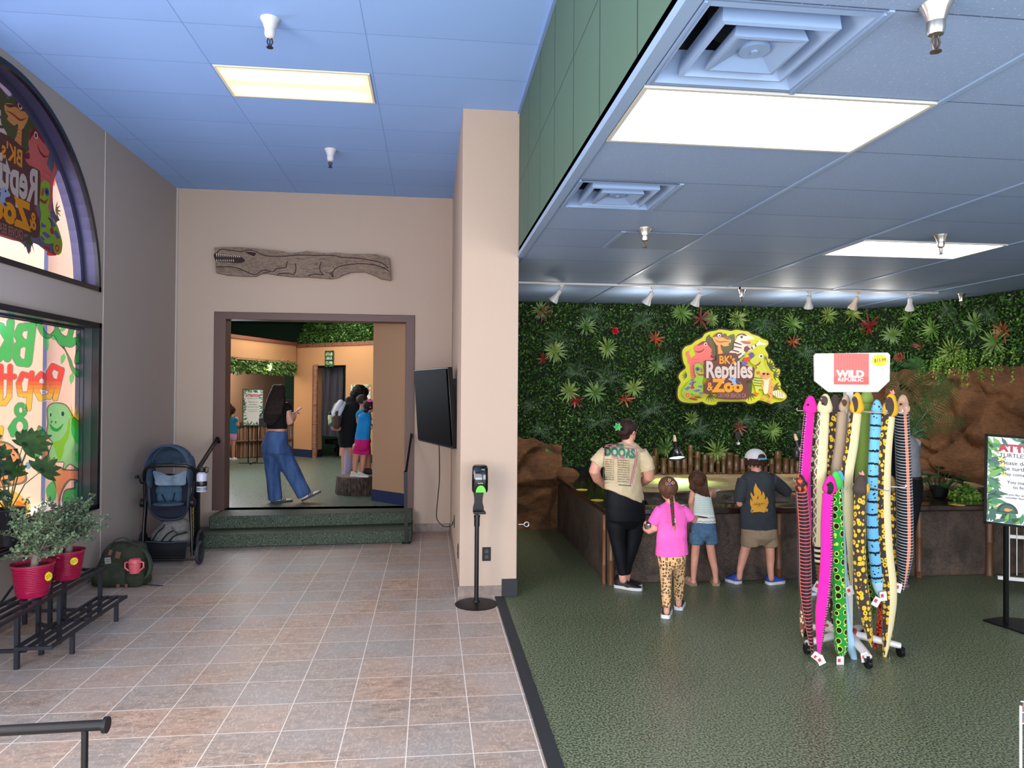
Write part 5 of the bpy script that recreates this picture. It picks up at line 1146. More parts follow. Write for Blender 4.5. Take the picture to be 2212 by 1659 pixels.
ART = [
 (OL, smooth_([(700,290),(760,240),(800,300),(1010,220),(1040,270),(1150,230),(1160,400),(1180,520),(1300,520),(1250,700),(800,700),(760,520),(700,380)], 2)),
 (OL, spikes(1700,760,60,150,-120,60,6)), (OL, spikes(1770,880,50,130,-70,80,5)), (OL, spikes(400,900,40,100,120,260,5)), (OL, spikes(760,1180,60,150,30,130,5)), (OL, spikes(1390,1160,60,150,20,150,6)), (OL, smooth_([(1310,980),(1420,960),(1420,1180),(1330,1200)])), (OL, spikes(1780,1080,60,120,-60,100,5)),
 # pink lizard
 (PK, smooth_([(440,700),(460,620),(530,570),(520,520),(500,450),(530,410),(600,385),(640,350),(700,350),(760,380),(780,430),(790,500),(780,540),(830,590),(830,630),(760,660),(680,665),(630,700),(620,800),(560,900),(510,940),(470,930),(450,850)])),
 (PK, smooth_([(460,620),(430,560),(435,500),(455,470),(440,500),(400,505),(372,540),(385,580),(405,620),(410,690),(440,710)])), (DP, smooth_([(600,375),(650,350),(720,355),(770,400),(780,470),(740,420),(690,380),(640,400),(560,420)])),
 (DP, smooth_([(780,560),(825,590),(820,620),(770,600)])), (DP, smooth_([(510,490),(560,510),(630,495),(675,455),(640,510),(570,530)])), ('#f4dfd4', E_(690,395,26,28)), ('#2b2b33', E_(692,398,14,17)),
 *[('#c65a55', [(470,y),(600,y-12),(600,y-6),(470,y+6)]) for y in (640,690,740,790,840,890)],
 # python
 ('#f0a35c', smooth_([(800,285),(850,270),(960,270),(1080,310),(1090,360),(1050,390),(1060,415),(980,430),(930,400),(935,470),(965,540),(880,545),(880,470),(850,390),(815,340)])), ('#7c4036', smooth_([(805,285),(850,230),(900,208),(950,215),(965,265),(1060,305),(1085,320),(1030,320),(960,285),(900,290),(850,275)])), ('#f4dfd4', E_(905,258,28,26)), ('#3a2630', E_(908,260,13,13)),
 ('#a8503c', smooth_([(820,310),(900,350),(1000,345),(1080,360),(1000,360),(900,368)])), *[('#c97e48', [(880,y),(955,y+6),(955,y+11),(880,y+5)]) for y in (430,460,490,520)], ('#7c4036', [(850,400),(880,420),(885,540),(868,545)]),
 # striped lizard
 ('#f2dcc8', smooth_([(1140,370),(1190,290),(1170,260),(1240,225),(1340,240),(1450,290),(1450,320),(1340,330),(1410,360),(1400,400),(1340,420),(1390,430),(1470,400),(1510,370),(1540,320),(1560,360),(1640,385),(1630,410),(1520,420),(1420,490),(1330,520),(1290,560),(1220,620),(1150,600),(1060,530),(1130,470)])),
 (BR, smooth_([(1175,280),(1200,240),(1280,225),(1350,260),(1300,262),(1240,250)])), ('#c0605a', smooth_([(1240,350),(1320,345),(1400,360),(1390,395),(1300,390)])), ('#f4ece0', E_(1255,280,34,34)), ('#5c6a62', E_(1257,282,22,22)), ('#16161a', E_(1258,283,12,12)),
 *[('#70404a', q) for q in ([(1140,350),(1260,400),(1250,415),(1140,380)], [(1140,420),(1260,450),(1255,465),(1135,440)], [(1110,480),(1220,510),(1210,530),(1105,500)], [(1180,560),(1250,530),(1260,550),(1200,590)], [(1300,440),(1340,420),(1400,470),(1360,500),(1330,530),(1290,500)], [(1400,440),(1420,430),(1440,470),(1420,480)], [(1460,400),(1480,395),(1495,430),(1475,440)])],
 # iguana
 ('#c8cf4c', smooth_([(1400,690),(1390,650),(1460,590),(1490,560),(1530,550),(1590,560),(1610,640),(1600,700),(1650,790),(1660,900),(1640,1100),(1530,1110),(1530,1180),(1480,1190),(1470,1100),(1430,1000),(1430,900),(1405,870),(1430,810),(1500,780),(1480,740),(1440,720)])),
 ('#b8433c', smooth_([(1470,730),(1520,700),(1555,660),(1545,710),(1500,740)])), ('#f4ece0', E_(1562,585,32,34)), ('#6a4630', E_(1564,588,19,20)), *[('#4d6a34', [(1440,y),(1600,y+20),(1600,y+30),(1445,y+14)]) for y in (920,960,1000,1040)], (OL, spikes(1620,620,20,60,-100,60,6)), ('#dd6a3c', smooth_([(1430,1185),(1480,1160),(1530,1180),(1500,1200)])), ('#dd6a3c', smooth_([(1480,850),(1520,820),(1545,850),(1520,880)])),
 # bird
 ('#6a4a94', smooth_([(1360,560),(1400,525),(1445,545),(1440,590),(1400,620),(1350,610)])), ('#f0c030', smooth_([(1300,585),(1340,560),(1370,600),(1320,620)])), ('#e8412c', smooth_([(1280,625),(1370,600),(1370,660),(1300,680)])), ('#7460a4', smooth_([(1255,670),(1330,680),(1340,710),(1290,750),(1250,740)])), ('#93b048', smooth_([(1200,660),(1260,600),(1330,560),(1280,620),(1240,680)])),
 # gecko
 ('#ee9a62', smooth_([(1545,900),(1570,850),(1620,840),(1690,845),(1715,900),(1700,950),(1730,990),(1765,1050),(1730,1110),(1745,1170),(1720,1290),(1640,1285),(1700,1240),(1660,1180),(1600,1200),(1640,1250),(1560,1250),(1610,1180),(1590,1100),(1560,1060),(1560,1000),(1600,970)])), ('#f3d9b4', smooth_([(1560,950),(1640,960),(1700,930),(1710,920),(1690,970),(1680,1030),(1660,1170),(1610,1180),(1590,1100),(1610,1000),(1600,975)])),
 ('#f3dcc0', smooth_([(1745,1150),(1800,1130),(1880,1160),(1940,1225),(1900,1255),(1810,1240),(1750,1195)])), *[('#b8755c', [(x,1140),(x+8,1140),(x+16,1235),(x+6,1235)]) for x in (1775,1810,1845,1880)], ('#1c1418', E_(1600,868,22,16)), ('#1c1418', E_(1660,872,18,16)), *[('#6c2c20', E_(x,y,8,7,8)) for x,y in ((1730,960),(1700,1180),(1720,1080),(1580,900),(1690,870),(1570,1020))],
 # chameleon
 ('#9ac43c', smooth_([(500,730),(540,710),(600,720),(650,780),(670,850),(640,880),(640,930),(620,1000),(640,1100),(620,1180),(560,1200),(480,1190),(440,1180),(330,1240),(300,1180),(310,1120),(380,1020),(470,960),(520,920),(500,840)])),
 *[('#7a64a8', q) for q in ([(330,1110),(400,1060),(440,1090),(380,1130)], [(400,1030),(470,980),(500,1010),(440,1050)], [(470,1130),(560,1110),(610,1130),(530,1160)], [(540,1060),(620,1050),(620,1090),(560,1080)], [(430,960),(480,950),(500,970),(450,985)], [(560,1170),(620,1150),(620,1180),(580,1195)])],
 ('#b43a34', smooth_([(520,830),(570,870),(650,870),(620,895),(560,890)])), ('#5a6a9c', E_(543,792,34,34)), ('#2a2c38', E_(545,792,17,17)), ('#c8503c', smooth_([(585,800),(600,770),(625,830),(600,840)])), ('#b43a34', E_(462,1083,30,26)), ('#7a3a30', [(450,1060),(480,990),(520,985),(520,1000),(490,1005),(468,1060)]),
 ('#c8a03c', E_(380,1205,62,55)), ('#9ac43c', E_(380,1205,46,42)), ('#c8503c', E_(382,1205,32,30)), ('#e8a060', E_(384,1206,16,15)), ('#a0302c', smooth_([(415,1255),(480,1250),(540,1275),(520,1290),(430,1275)])), ('#a0302c', smooth_([(500,1230),(570,1225),(600,1245),(570,1255),(510,1250)])),
 # brown lettering plaque
 (BR, smooth_([(640,680),(700,655),(840,655),(860,560),(1150,540),(1190,650),(1250,730),(1430,760),(1440,860),(1420,960),(1310,985),(1330,1080),(1330,1260),(860,1260),(850,1190),(700,1190),(640,1150),(640,1050),(700,960),(650,900)], 3)),
 ('#b43a34', [(660,1010),(735,930),(725,970),(670,1020)]),
]
LET = [("BK's", 878, 705, 132, '#f5a02c', 250, .004, 0), ('Reptiles', 668, 925, 275, '#dccbc2', 735, .012, 0), ('&', 690, 1130, 140, '#f5a02c', 95, .004, 0), ('Zoo', 785, 1145, 205, '#f8a21c', 500, .016, 0), ('GROVER BEACH, CA', 860, 1242, 74, '#b98a80', 445, 0, 0)]
FROG = [('#a9b8d4', smooth_([(1025,955),(1080,915),(1130,930),(1160,970),(1215,1010),(1225,1035),(1150,1030),(1110,1050),(1075,1040),(1085,990)])), ('#3c4a78', smooth_([(1140,960),(1200,1005),(1225,1035),(1160,1030)])), ('#3c4a78', E_(1085,1035,22,12)), ('#111111', E_(1085,940,9,9))]
def draw_art(f, t, step=.0006, name='artwork', wrap=None, rim=True):
    """f(x, y, w): sign-picture units -> place; w grows towards the reader"""
    cols = []; g = G(); k = 0
    def ci(c):
        if c not in cols: cols.append(c)
        return cols.index(c)
    for c, poly in ART:
        g.plate(poly, lambda u, v, w=0, k=k: f(u, v, .001+k*step), 0, ci(c)); k += 1
    o = to_obj(name, g, [wrap(c) if wrap else mat(c, .45) for c in cols], t, smooth=0)
    base = .001+k*step; g = G(); cols2 = []
    for li, (s, x, y, sz, c, wd, b, _) in enumerate(LET):
        if c not in cols2: cols2.append(c)
        text_geo(s, lambda u, v, w=0, x=x, y=y, li=li: f(x+u*1000, y-v*1000, base+.001+(.0007, 0, .0014, .0014, .0007)[li]), sz*.00132, b*1.0, cols2.index(c), g, width=wd*.001)
    to_obj('lettering', g, [wrap(c) if wrap else mat(c, .45) for c in cols2], t, smooth=0)
    g = G(); cols3 = []
    for i, (c, poly) in enumerate(FROG):
        if c not in cols3: cols3.append(c)
        g.plate(poly, lambda u, v, w=0, i=i: f(u, v, base+.0032+i*step), 0, cols3.index(c))
    to_obj('frog_print', g, [wrap(c) if wrap else mat(c, .45) for c in cols3], t, smooth=0)
def grow(poly, d):
    n = len(poly); out = []
    A = sum(poly[i][0]*poly[(i+1) % n][1]-poly[(i+1) % n][0]*poly[i][1] for i in range(n)); sg = 1 if A > 0 else -1
    for i in range(n):
        ex, ey = poly[(i+1) % n][0]-poly[i-1][0], poly[(i+1) % n][1]-poly[i-1][1]; l = sqrt(ex*ex+ey*ey) or 1; out.append((poly[i][0]+sg*ey/l*d, poly[i][1]-sg*ex/l*d))
    return out
# the wall sign
SY_ = 9.05
def sgn(u, v, w=0): p = P(1430+u/7.373, 690+v/7.373, SY_); return V((p.x, SY_-w, p.z))
t = thing('logo_sign', tuple(sgn(1100, 1300)), 'cut-out zoo logo sign with cartoon reptiles and a yellow border on the plant wall', 'sign')
g = G(); OS = smooth_(OUT, 3); g.plate(grow(OS, 24), lambda u, v, w=0: V((sgn(u, v).x, SY_+.03-w, sgn(u, v).z)), .02); g.box(sgn(700, 0).x, sgn(1500, 0).x, SY_+.03, SY_+.2, sgn(0, 1000).z, sgn(0, 500).z); to_obj('backing', g, mat('#2a1d16', .6), t)
g = G(); g.plate(OS, lambda u, v, w=0: V((sgn(u, v).x, SY_+.01-w, sgn(u, v).z)), .01); to_obj('yellow_board', g, mat('#c9cc1c', .5), t)
draw_art(sgn, t)

# ---------------------------------------------------------------- window decals
def stain(c, k=.72):
    key = ('stain', c)
    if key in MC: return MC[key]
    n = N('glass_paint_'+c.strip('#')); c = tuple(x**.55 for x in lin(c)); d = n.n('BsdfDiffuse', Color=c); tr = n.n('BsdfTranslucent', Color=c); ts = n.n('BsdfTransparent', Color=c)
    m1 = n.n('MixShader', _0=.62, _1=d.outputs[0], _2=tr.outputs[0]); m2 = n.n('MixShader', _0=k, _1=m1.outputs[0], _2=ts.outputs[0]); n.t.links.new(m2.outputs[0], n.out.inputs[0]); MC[key] = n.m; return n.m
# arched window: the logo seen from behind (mirrored); sign u=300 <-> picture x=132
XG = XL-.145
ya, yb = PX(132, 530, XG).y, PX(45, 345, XG).y; za, zb = PX(125, 555, XG).z, PX(30, 205, XG).z
ky = (ya-yb)/(880-300); kz = (zb-za)/(1270-205)
def arcf(u, v, w=0): return V((XG+.001+w*.4, ya-(u-300)*ky, za+(1270-v)*kz))
t = thing('window_decal', tuple(arcf(1000, 1270)), 'dark mirrored zoo logo decal on the arched window', 'window decal')
g = G(); vis = OUT; g.plate(smooth_([(300,1180),(300,1100),(380,1000),(330,960),(420,900),(440,700),(372,560),(455,470),(500,430),(640,340),(760,260),(900,195),(1040,240),(1180,210),(1350,220),(1460,290),(1650,380),(1500,440),(1640,560),(1700,700),(1830,820),(1760,1000),(1900,1180),(1940,1240),(1700,1300),(1480,1200),(1330,1262),(860,1262),(760,1330),(700,1230),(500,1260),(380,1265)], 3), lambda u, v, w=0: arcf(u, v, 0)); to_obj('decal_film', g, mat('#3a3a4c', .6, trans=.35), t, smooth=0)
draw_art(arcf, t, .0003, 'artwork', lambda c: mat(c, .6, trans=.45))
# rectangular window: painted letters, vines, iguana and tortoise (traced in picture units of the glass)
XR = XL-.156
def gl(u, v, w=0): p = PX(u/2.765, 640+v/2.765, XR); return V((XR+w, p.y, p.z))
t = thing('painted_window_art', tuple(gl(300, 1200)), 'bright hand-painted letters, vine and green iguana on the lower window glass', 'window painting')
def lay(name, items, w0, dw=.0004, outline=None):
    cols = []; g = G()
    for i, (c, poly) in enumerate(items):
        if c not in cols: cols.append(c)
        if c == GY: g.holed(poly, [items[i+1][1]], lambda u, v, w=0, i=i: gl(u, v, w0+i*dw), 0, cols.index(c)); continue
        g.plate(poly, lambda u, v, w=0, i=i: gl(u, v, w0+i*dw), 0, cols.index(c))
    return to_obj(name, g, [stain(c) for c in cols], t, smooth=0)
DG, LG, GY = '#18a83c', '#43dc6a', '#5c6c66'
def S(p): return spline(p, 4)
leafR = S([(560,190),(520,195),(490,215),(465,235),(490,250),(462,285),(470,310),(455,345),(450,400),(490,390),(500,410),(530,385),(550,345)])
leafR2 = S([(548,420),(530,450),(500,480),(515,500),(485,540),(490,580),(485,640),(505,645),(530,600),(548,590)])
vine = S([(215,130),(240,150),(265,210),(300,230),(330,190),(305,150),(330,155),(360,220),(400,240),(420,175),(440,190),(430,250),(470,250),(430,300),(380,300),(420,380),(440,430),(500,440),(550,370),(552,400),(510,460),(470,480),(430,440),(395,330),(350,280),(320,230),(290,250),(250,230),(220,170)])
VL = lambda cx, cy, a, L, w: [(cx+L*t_*cos(a)-w*k*sin(a), cy+L*t_*sin(a)+w*k*cos(a)) for t_, k in ((0, 0), (.3, .5), (.65, .42), (1, 0), (.65, -.42), (.3, -.5))]
lay('vine_painting', [(GY, grow(vine, 6)), (DG, vine), (GY, grow(leafR, 7)), (DG, leafR), (GY, grow(leafR2, 7)), (DG, leafR2)]+[(LG, VL(*q)) for q in ((265,230,1.4,100,34), (300,235,.6,50,26), (380,340,1.8,70,30), (430,455,1.7,75,32), (440,240,.9,70,26), (350,210,-.6,60,26), (185,140,.3,55,36))]+[('#0f7a2c', [(545,200),(535,205),(470,330),(476,334)]), ('#0f7a2c', [(540,430),(534,432),(492,600),(498,602)])], .0012)
# iguana
ig = S([(280,690),(290,655),(330,640),(390,655),(430,720),(470,760),(500,820),(520,880),(540,960),(545,1075),(500,1060),(450,1020),(410,1000),(375,1035),(380,990),(330,985),(320,960),(285,990),(280,960),(300,910),(310,870),(285,840),(278,800),(285,760)])
beard = S([(415,720),(400,760),(390,810),(350,860),(315,870),(320,910),(335,960),(350,985),(370,950),(380,890),(400,850),(410,800)])
lay('iguana_painting', [('#e8c830', spikes(430,780,70,135,-100,25,9)), (GY, grow(ig, 7)), ('#5fe07e', ig), ('#39c45c', S([(430,720),(470,770),(500,850),(480,900),(440,860),(420,800)])), ('#39c45c', S([(450,930),(500,900),(530,980),(520,1040),(470,1010),(445,970)])), ('#cfe038', beard), ('#2c9a4a', S([(290,760),(330,790),(375,760),(345,805),(305,800)])), ('#ffffff', E_(366,700,17,26)), ('#28384c', E_(368,702,9,15)), ('#ffffff', E_(295,705,9,22)), ('#28384c', E_(296,708,5,12)), ('#2c9a4a', E_(300,750,6,8)), ('#2c9a4a', E_(325,752,6,8))], .006)
lay('branch_painting', [(GY, S([(240,880),(285,900),(300,980),(380,1030),(480,1040),(560,1110),(550,1140),(440,1100),(400,1120),(360,1200),(360,1290),(330,1290),(330,1180),(290,1080),(250,1000)])), ('#d07a48', S([(250,890),(278,905),(295,985),(375,1038),(480,1048),(550,1112),(540,1128),(440,1090),(390,1110),(350,1200),(350,1290),(338,1290),(338,1180),(300,1080),(258,1000)])),
   (GY, S([(370,1250),(380,1160),(440,1140),(440,1110),(500,1090),(540,1150),(545,1250),(440,1300)])), (DG, S([(378,1245),(388,1168),(450,1150),(450,1118),(500,1100),(535,1155),(538,1245),(440,1285)])), (GY, S([(180,930),(205,885),(240,890),(240,950),(205,970)])), (DG, S([(186,928),(208,892),(234,896),(234,945),(206,962)])), (GY, S([(215,800),(230,770),(262,800),(276,830),(262,890),(235,860)])), (DG, S([(222,802),(232,782),(256,806),(268,832),(258,878),(240,852)])), (GY, S([(190,1000),(240,970),(270,1030),(230,1060)])), (DG, S([(197,1003),(238,980),(260,1028),(230,1050)])), ('#2cb84c', S([(270,1150),(320,1100),(330,1200),(290,1230)])), ('#2cb84c', S([(0,1350),(60,1320),(110,1360),(60,1400),(0,1400)]))], .0035)
lay('tortoise_painting', [(GY, S([(-40,900),(0,865),(60,880),(110,930),(140,1010),(160,1100),(90,1130),(-40,1130)])), ('#f08c50', S([(-40,915),(0,878),(55,892),(100,940),(128,1015),(145,1090),(90,1118),(-40,1118)])), ('#f4b840', S([(-40,1180),(20,1150),(110,1180),(180,1260),(150,1340),(60,1330),(-40,1300)])), ('#c8682c', [(20,880),(28,878),(60,1100),(50,1100)]), ('#4a9ae0', E_(165,1010,18,22)), ('#e08a3c', S([(10,1220),(60,1210),(70,1260),(20,1270)])), ('#e08a3c', S([(100,1220),(150,1250),(120,1290),(90,1260)]))], .0028)
# letters: each block letter traced as strokes (seen mirrored from inside)
def letters(name, strokes, c, w, w0, c2=None, split=None):
    """thick rounded block letters laid down in thin scan rows so that layers never overlap"""
    A = np.array([(x0, y0, x1, y1) for st in strokes for (x0, y0), (x1, y1) in zip(st, st[1:])], float)
    lo, hi = np.minimum(A[:, :2], A[:, 2:]).min(0)-w, np.maximum(A[:, :2], A[:, 2:]).max(0)+w; xs = np.arange(max(lo[0], -40), hi[0], 1.0)
    bands = [('halo_lettering', '#f6f6f6', w/2+4, w/2+10), ('outline_lettering', GY, w/2, w/2+4), (name, c, -1, w/2)]; gs = [G() for _ in bands]; dy = 3.0; y = lo[1]
    while y < hi[1]:
        px = np.stack([xs, np.full_like(xs, y+dy/2)], 1)[:, None, :]; a = A[None, :, :2]; d = A[None, :, 2:]-a; u = np.clip(((px-a)*d).sum(-1)/np.maximum((d*d).sum(-1), 1e-6), 0, 1); D = np.sqrt((((a+d*u[..., None])-px)**2).sum(-1)).min(1)
        mi = min(len(split)-1, sum(y > s_ for s_ in split[:-1])) if split else 0
        for k, (_, _, r0, r1) in enumerate(bands):
            on = np.concatenate([[False], (D >= r0) & (D < r1), [False]]); e = np.flatnonzero(on[1:] != on[:-1])
            for x0, x1 in zip(e[::2], e[1::2]): p, q = xs[0]+x0, xs[0]+x1; gs[k].add([gl(p, y, w0), gl(q, y, w0), gl(q, y+dy, w0), gl(p, y+dy, w0)], [(0, 1, 2, 3)], mi if k == 2 else 0)
        y += dy
    for (nm, cc, _, _), g in zip(bands, gs): to_obj(nm, g, [stain(cc)] if not (split and nm == name) else [stain(q) for q in c2], t, smooth=0)
letters('green_letters', [[(190,175),(165,390)], [(185,180),(120,185),(100,230),(125,275),(170,285)], [(125,280),(95,300),(90,360),(110,395),(160,400)], [(60,155),(40,370)], [(55,270),(0,180)], [(45,270),(-10,370)]], '#1fb848', 44, .0045)
RS = ('#ee2f2c', '#f04a28', '#f27424', '#f49a28', '#f6c430'); SP = [505, 530, 555, 580, 9999]
letters('red_yellow_letters', [[(365,440),(325,610)], [(360,440),(310,415),(285,455),(300,500),(345,520)], [(315,520),(290,600)], [(205,530),(275,545),(275,490),(240,465),(212,495),(210,560),(235,610),(268,600)], [(185,460),(165,670)], [(180,480),(130,465),(105,520),(115,585),(170,590)], [(55,420),(50,600),(20,640)], [(10,480),(80,480)], [(0,420),(-5,640)]], RS[0], 30, .0065, RS, SP)
letters('ampersand', [E_(118, 680, 26, 32)+[(144, 680)], E_(112, 778, 36, 46)+[(148, 778)], [(85, 745), (55, 790), (70, 828)]], '#19a844', 25, .0065)
letters('yellow_letters', [[(0,790),(-10,850)]], '#f4d020', 30, .0065)
# ================================================================ toy snake rack
RX, RY = 2.925, 4.72
t = thing('snake_rack', (RX, RY, 0), 'white wheeled spinner rack with wire hooks and a branded header board', 'display rack')
wm = mat('#cfccc9', .4)
for k in range(5):
    a = radians(-100+72*k); q = V((cos(a), sin(a), 0)); e = V((RX, RY, 0))+q*.33
    g = G(); g.tube([V((RX, RY, .12)), V((RX, RY, .11))+q*.1, e*1+V((0, 0, .085))-q*.06, e+V((0, 0, .075))], [(.035, .028), (.034, .026), (.03, .022), (.026, .02)], 12); to_obj('base_arm', g, wm, t)
    g = G(); w = e+V((0, 0, .032)); g.cyl(w+V((-.014, 0, 0)), w+V((.014, 0, 0)), .031, n=20); g.cyl(e+V((0, 0, .04)), e+V((0, 0, .08)), .01, n=8); g.box(e.x-.02, e.x+.02, e.y-.018, e.y+.018, .045, .066); o = to_obj('caster', g, mat('#101012', .25), t)
g = G(); g.box(RX-.026, RX+.026, RY-.02, RY+.02, .1, 1.82); to_obj('pole', g, wm, t)
g = G(); g.cyl((RX, RY, .08), (RX, RY, .15), .06, n=24); to_obj('hub', g, mat('#a02830', .4), t)
HP = P(1836, 890, 4.62).z; HL = P(1836, 1050, 4.62).z
wire = mat('#d9d6d2', .3, .6)
for zz, rr in ((HP, .33), (HL, .35)):
    for k in range(8):
        a = 2*pi*k/8+.2; q = V((cos(a), sin(a), 0)); g = G(); g.tube([V((RX, RY, zz)), V((RX, RY, zz))+q*rr, V((RX, RY, zz+.01))+q*(rr+.01), V((RX, RY, zz+.02))+q*(rr+.004)], .0035, 8); to_obj('hook', g, wire, t)
hz = lambda x, y: P(x, y, RY)
hb = [hz(1754, 768), hz(1758, 764), hz(1912, 762), hz(1917, 767), hz(1916, 823), hz(1891, 847), hz(1785, 847), hz(1755, 823)]
hf = lambda u, v, w=0: V((u, RY-.03-w, v))
g = G(); g.plate([(p.x, p.z) for p in hb], hf, -.012); to_obj('header_board', g, mat('#d4cfcb', .45, var=(60, '#bdb4ac', .62, .7)), t)
a, b = hz(1796, 763.5), hz(1871, 831); g = G()
g.plate([(a.x, b.z), (b.x, b.z), (b.x, a.z), (a.x, a.z)], lambda u, v, w=0: hf(u, v, .0012+w)); to_obj('red_panel', g, mat('#d2605a', .45), t)
g = G(); n_ = 34
for i in range(n_): x = a.x+(b.x-a.x)*(i+.5)/n_; g.plate([(x-.0012, b.z+.055), (x+.0012, b.z+.055), (x+.0012, a.z), (x-.0012, a.z)], lambda u, v, w=0: hf(u, v, .002))
to_obj('stripe_print', g, mat('#e89a90', .45), t, smooth=0)
g = G(); text_geo('WILD', lambda u, v, w=0: hf(a.x+.022+u, b.z+.052+v, .003), .066, .0035, g=g, width=(b.x-a.x)*.8); text_geo('REPUBLIC', lambda u, v, w=0: hf(a.x+.028+u, b.z+.022+v, .003), .034, .0006, g=g, width=(b.x-a.x)*.72); to_obj('lettering', g, mat('#f2eeea', .5), t, smooth=0)
q = hz(1894, 779); g = G(); g.plate([((.066 if i % 2 == 0 else .048)*cos(pi*i/14)+q.x, (.046 if i % 2 == 0 else .034)*sin(pi*i/14)+q.z) for i in range(28)], lambda u, v, w=0: hf(u, v, .0015+w), .0015); to_obj('price_star', g, mat('#ecd83c', .5), t)
g = G(); text_geo('$15.99', lambda u, v, w=0: hf(q.x-.043+u, q.z-.014+v+.1*u, .0045), .034, 0, g=g, width=.086); to_obj('price_text', g, mat('#3a3420', .6), t, smooth=0)

# plush patterns: u runs round the body (0.25 = towards the viewer's side), v runs down it in metres
def plush(kind, c):
    key = ('plush', kind, str(c))
    if key in MC: return MC[key]
    n = N('plush_'+kind); s = n.n('SeparateXYZ', Vector=n.uv()); u, v = s.outputs[0], s.outputs[1]
    U = lambda a: n.m_('MULTIPLY', u, a)
    def cell(su, sv, rnd=.5, shift=0.0): 
        q = n.n('CombineXYZ', _0=n.m_('ADD', n.m_('MULTIPLY', u, su), shift), _1=n.m_('MULTIPLY', v, sv)); return n.n('TexVoronoi', Vector=q, Scale=1.0, Randomness=rnd).outputs[0]
    def band(freq, duty, src=None): return n.m_('LESS_THAN', n.m_('FRACT', n.m_('MULTIPLY', src or v, freq)), duty)
    def ustrip(a, b): return n.m_('MULTIPLY', n.m_('GREATER_THAN', u, a), n.m_('LESS_THAN', u, b))
    if kind == 'python':   # blotches with dark centres over dark, belly strip c[2] between c[3], c[4]
        w = n.noise(n.uv(), 30, 2); q = n.n('CombineXYZ', _0=n.m_('MULTIPLY', u, 8), _1=n.m_('MULTIPLY', v, 27)); d = n.m_('ADD', n.n('TexVoronoi', Vector=q, Scale=1.0, Randomness=.55).outputs[0], n.m_('MULTIPLY', n.m_('SUBTRACT', w, .5), .35))
        col = n.mix(n.m_('LESS_THAN', d, .47), c[0], c[1]); col = n.mix(n.m_('LESS_THAN', d, .15), col, c[0])
        if len(c) > 3: col = n.mix(ustrip(c[3], c[4]), col, c[2])
    elif kind == 'plain': col = n.mix(0.0, c[0], c[0])
    elif kind == 'half':   # plain one side, small diamonds the other
        d = cell(10, 60, .2); e = cell(10, 60, .2, .5); p = n.mix(n.m_('LESS_THAN', d, .36), c[1], c[2]); p = n.mix(n.m_('LESS_THAN', d, .16), p, c[0]); col = n.mix(ustrip(c[3], c[4]), p, c[0])
    elif kind == 'diamond':
        k = n.m_('ABSOLUTE', n.m_('SUBTRACT', n.m_('FRACT', n.m_('MULTIPLY', v, 15)), .5)); x = n.m_('ABSOLUTE', n.m_('SUBTRACT', n.m_('FRACT', n.m_('MULTIPLY', u, 5)), .5))
        d = n.m_('ABSOLUTE', n.m_('SUBTRACT', n.m_('ADD', k, x), .5)); p = n.mix(n.m_('LESS_THAN', d, .1), n.mix(n.m_('GREATER_THAN', n.noise(n.uv(), 80, 2), .52), c[0], c[1]), c[2]); col = n.mix(ustrip(c[4], c[5]), p, c[3])
    elif kind == 'bands':
        w = n.m_('ADD', v, n.m_('MULTIPLY', n.noise(n.uv(), 18, 1), .018)); d = cell(9, 45, .8); col = n.mix(n.m_('LESS_THAN', d, .24), c[0], c[1]); col = n.mix(n.m_('LESS_THAN', n.m_('FRACT', n.m_('MULTIPLY', w, 11.5)), .17), col, c[1]); col = n.mix(n.m_('GREATER_THAN', v, c[3]), col, c[2])
    elif kind == 'spots':
        d = cell(5, 17, .35); e = cell(5, 17, .35, .5); col = n.mix(n.m_('LESS_THAN', d, .40), c[0], c[2]); col = n.mix(n.m_('LESS_THAN', d, .33), col, c[1]); e2 = cell(6, 22, .2, .4); col = n.mix(n.m_('MULTIPLY', n.m_('LESS_THAN', e2, .17), n.m_('GREATER_THAN', d, .42)), col, c[3])
    elif kind == 'ribs':
        a = n.m_('ABSOLUTE', n.m_('SUBTRACT', u, c[3])); w = n.m_('ADD', v, n.m_('MULTIPLY', n.m_('POWER', n.m_('MULTIPLY', a, 4), 2), .012)); col = n.mix(n.m_('MULTIPLY', n.m_('LESS_THAN', n.m_('FRACT', n.m_('MULTIPLY', w, c[5])), .22), n.m_('LESS_THAN', a, c[4])), c[0], c[1])
        dots = n.m_('MULTIPLY', n.m_('LESS_THAN', a, .035), n.m_('GREATER_THAN', n.m_('FRACT', n.m_('MULTIPLY', v, c[5])), .25)); col = n.mix(dots, col, c[2])
        ed = n.m_('LESS_THAN', n.m_('ABSOLUTE', n.m_('SUBTRACT', a, c[4])), .012); col = n.mix(ed, col, c[1])
    elif kind == 'flame':
        w = n.noise(n.mapv(n.uv(), sc=(3, 14, 1)), 2, 5, .7, 2); col = n.ramp(w, (.38, c[0]), (.47, c[1]), (.55, c[2]), (.66, c[3]))
    elif kind == 'leopard':
        d = cell(7, 40, .9); col = n.mix(n.m_('LESS_THAN', d, .42), c[0], c[1]); col = n.mix(ustrip(c[3], c[4]), col, c[2])
    elif kind == 'rattle':
        col = n.mix(band(28, .5), c[0], c[1]); col = n.mix(n.m_('GREATER_THAN', v, c[3]), col, c[2])
    n.base(col); n.p(Roughness=.85, Specular_IOR_Level=.2, Sheen_Weight=.25); n.bump(n.noise(n.uv(), 160, 2), .15, .004); MC[key] = n.m; return n.m
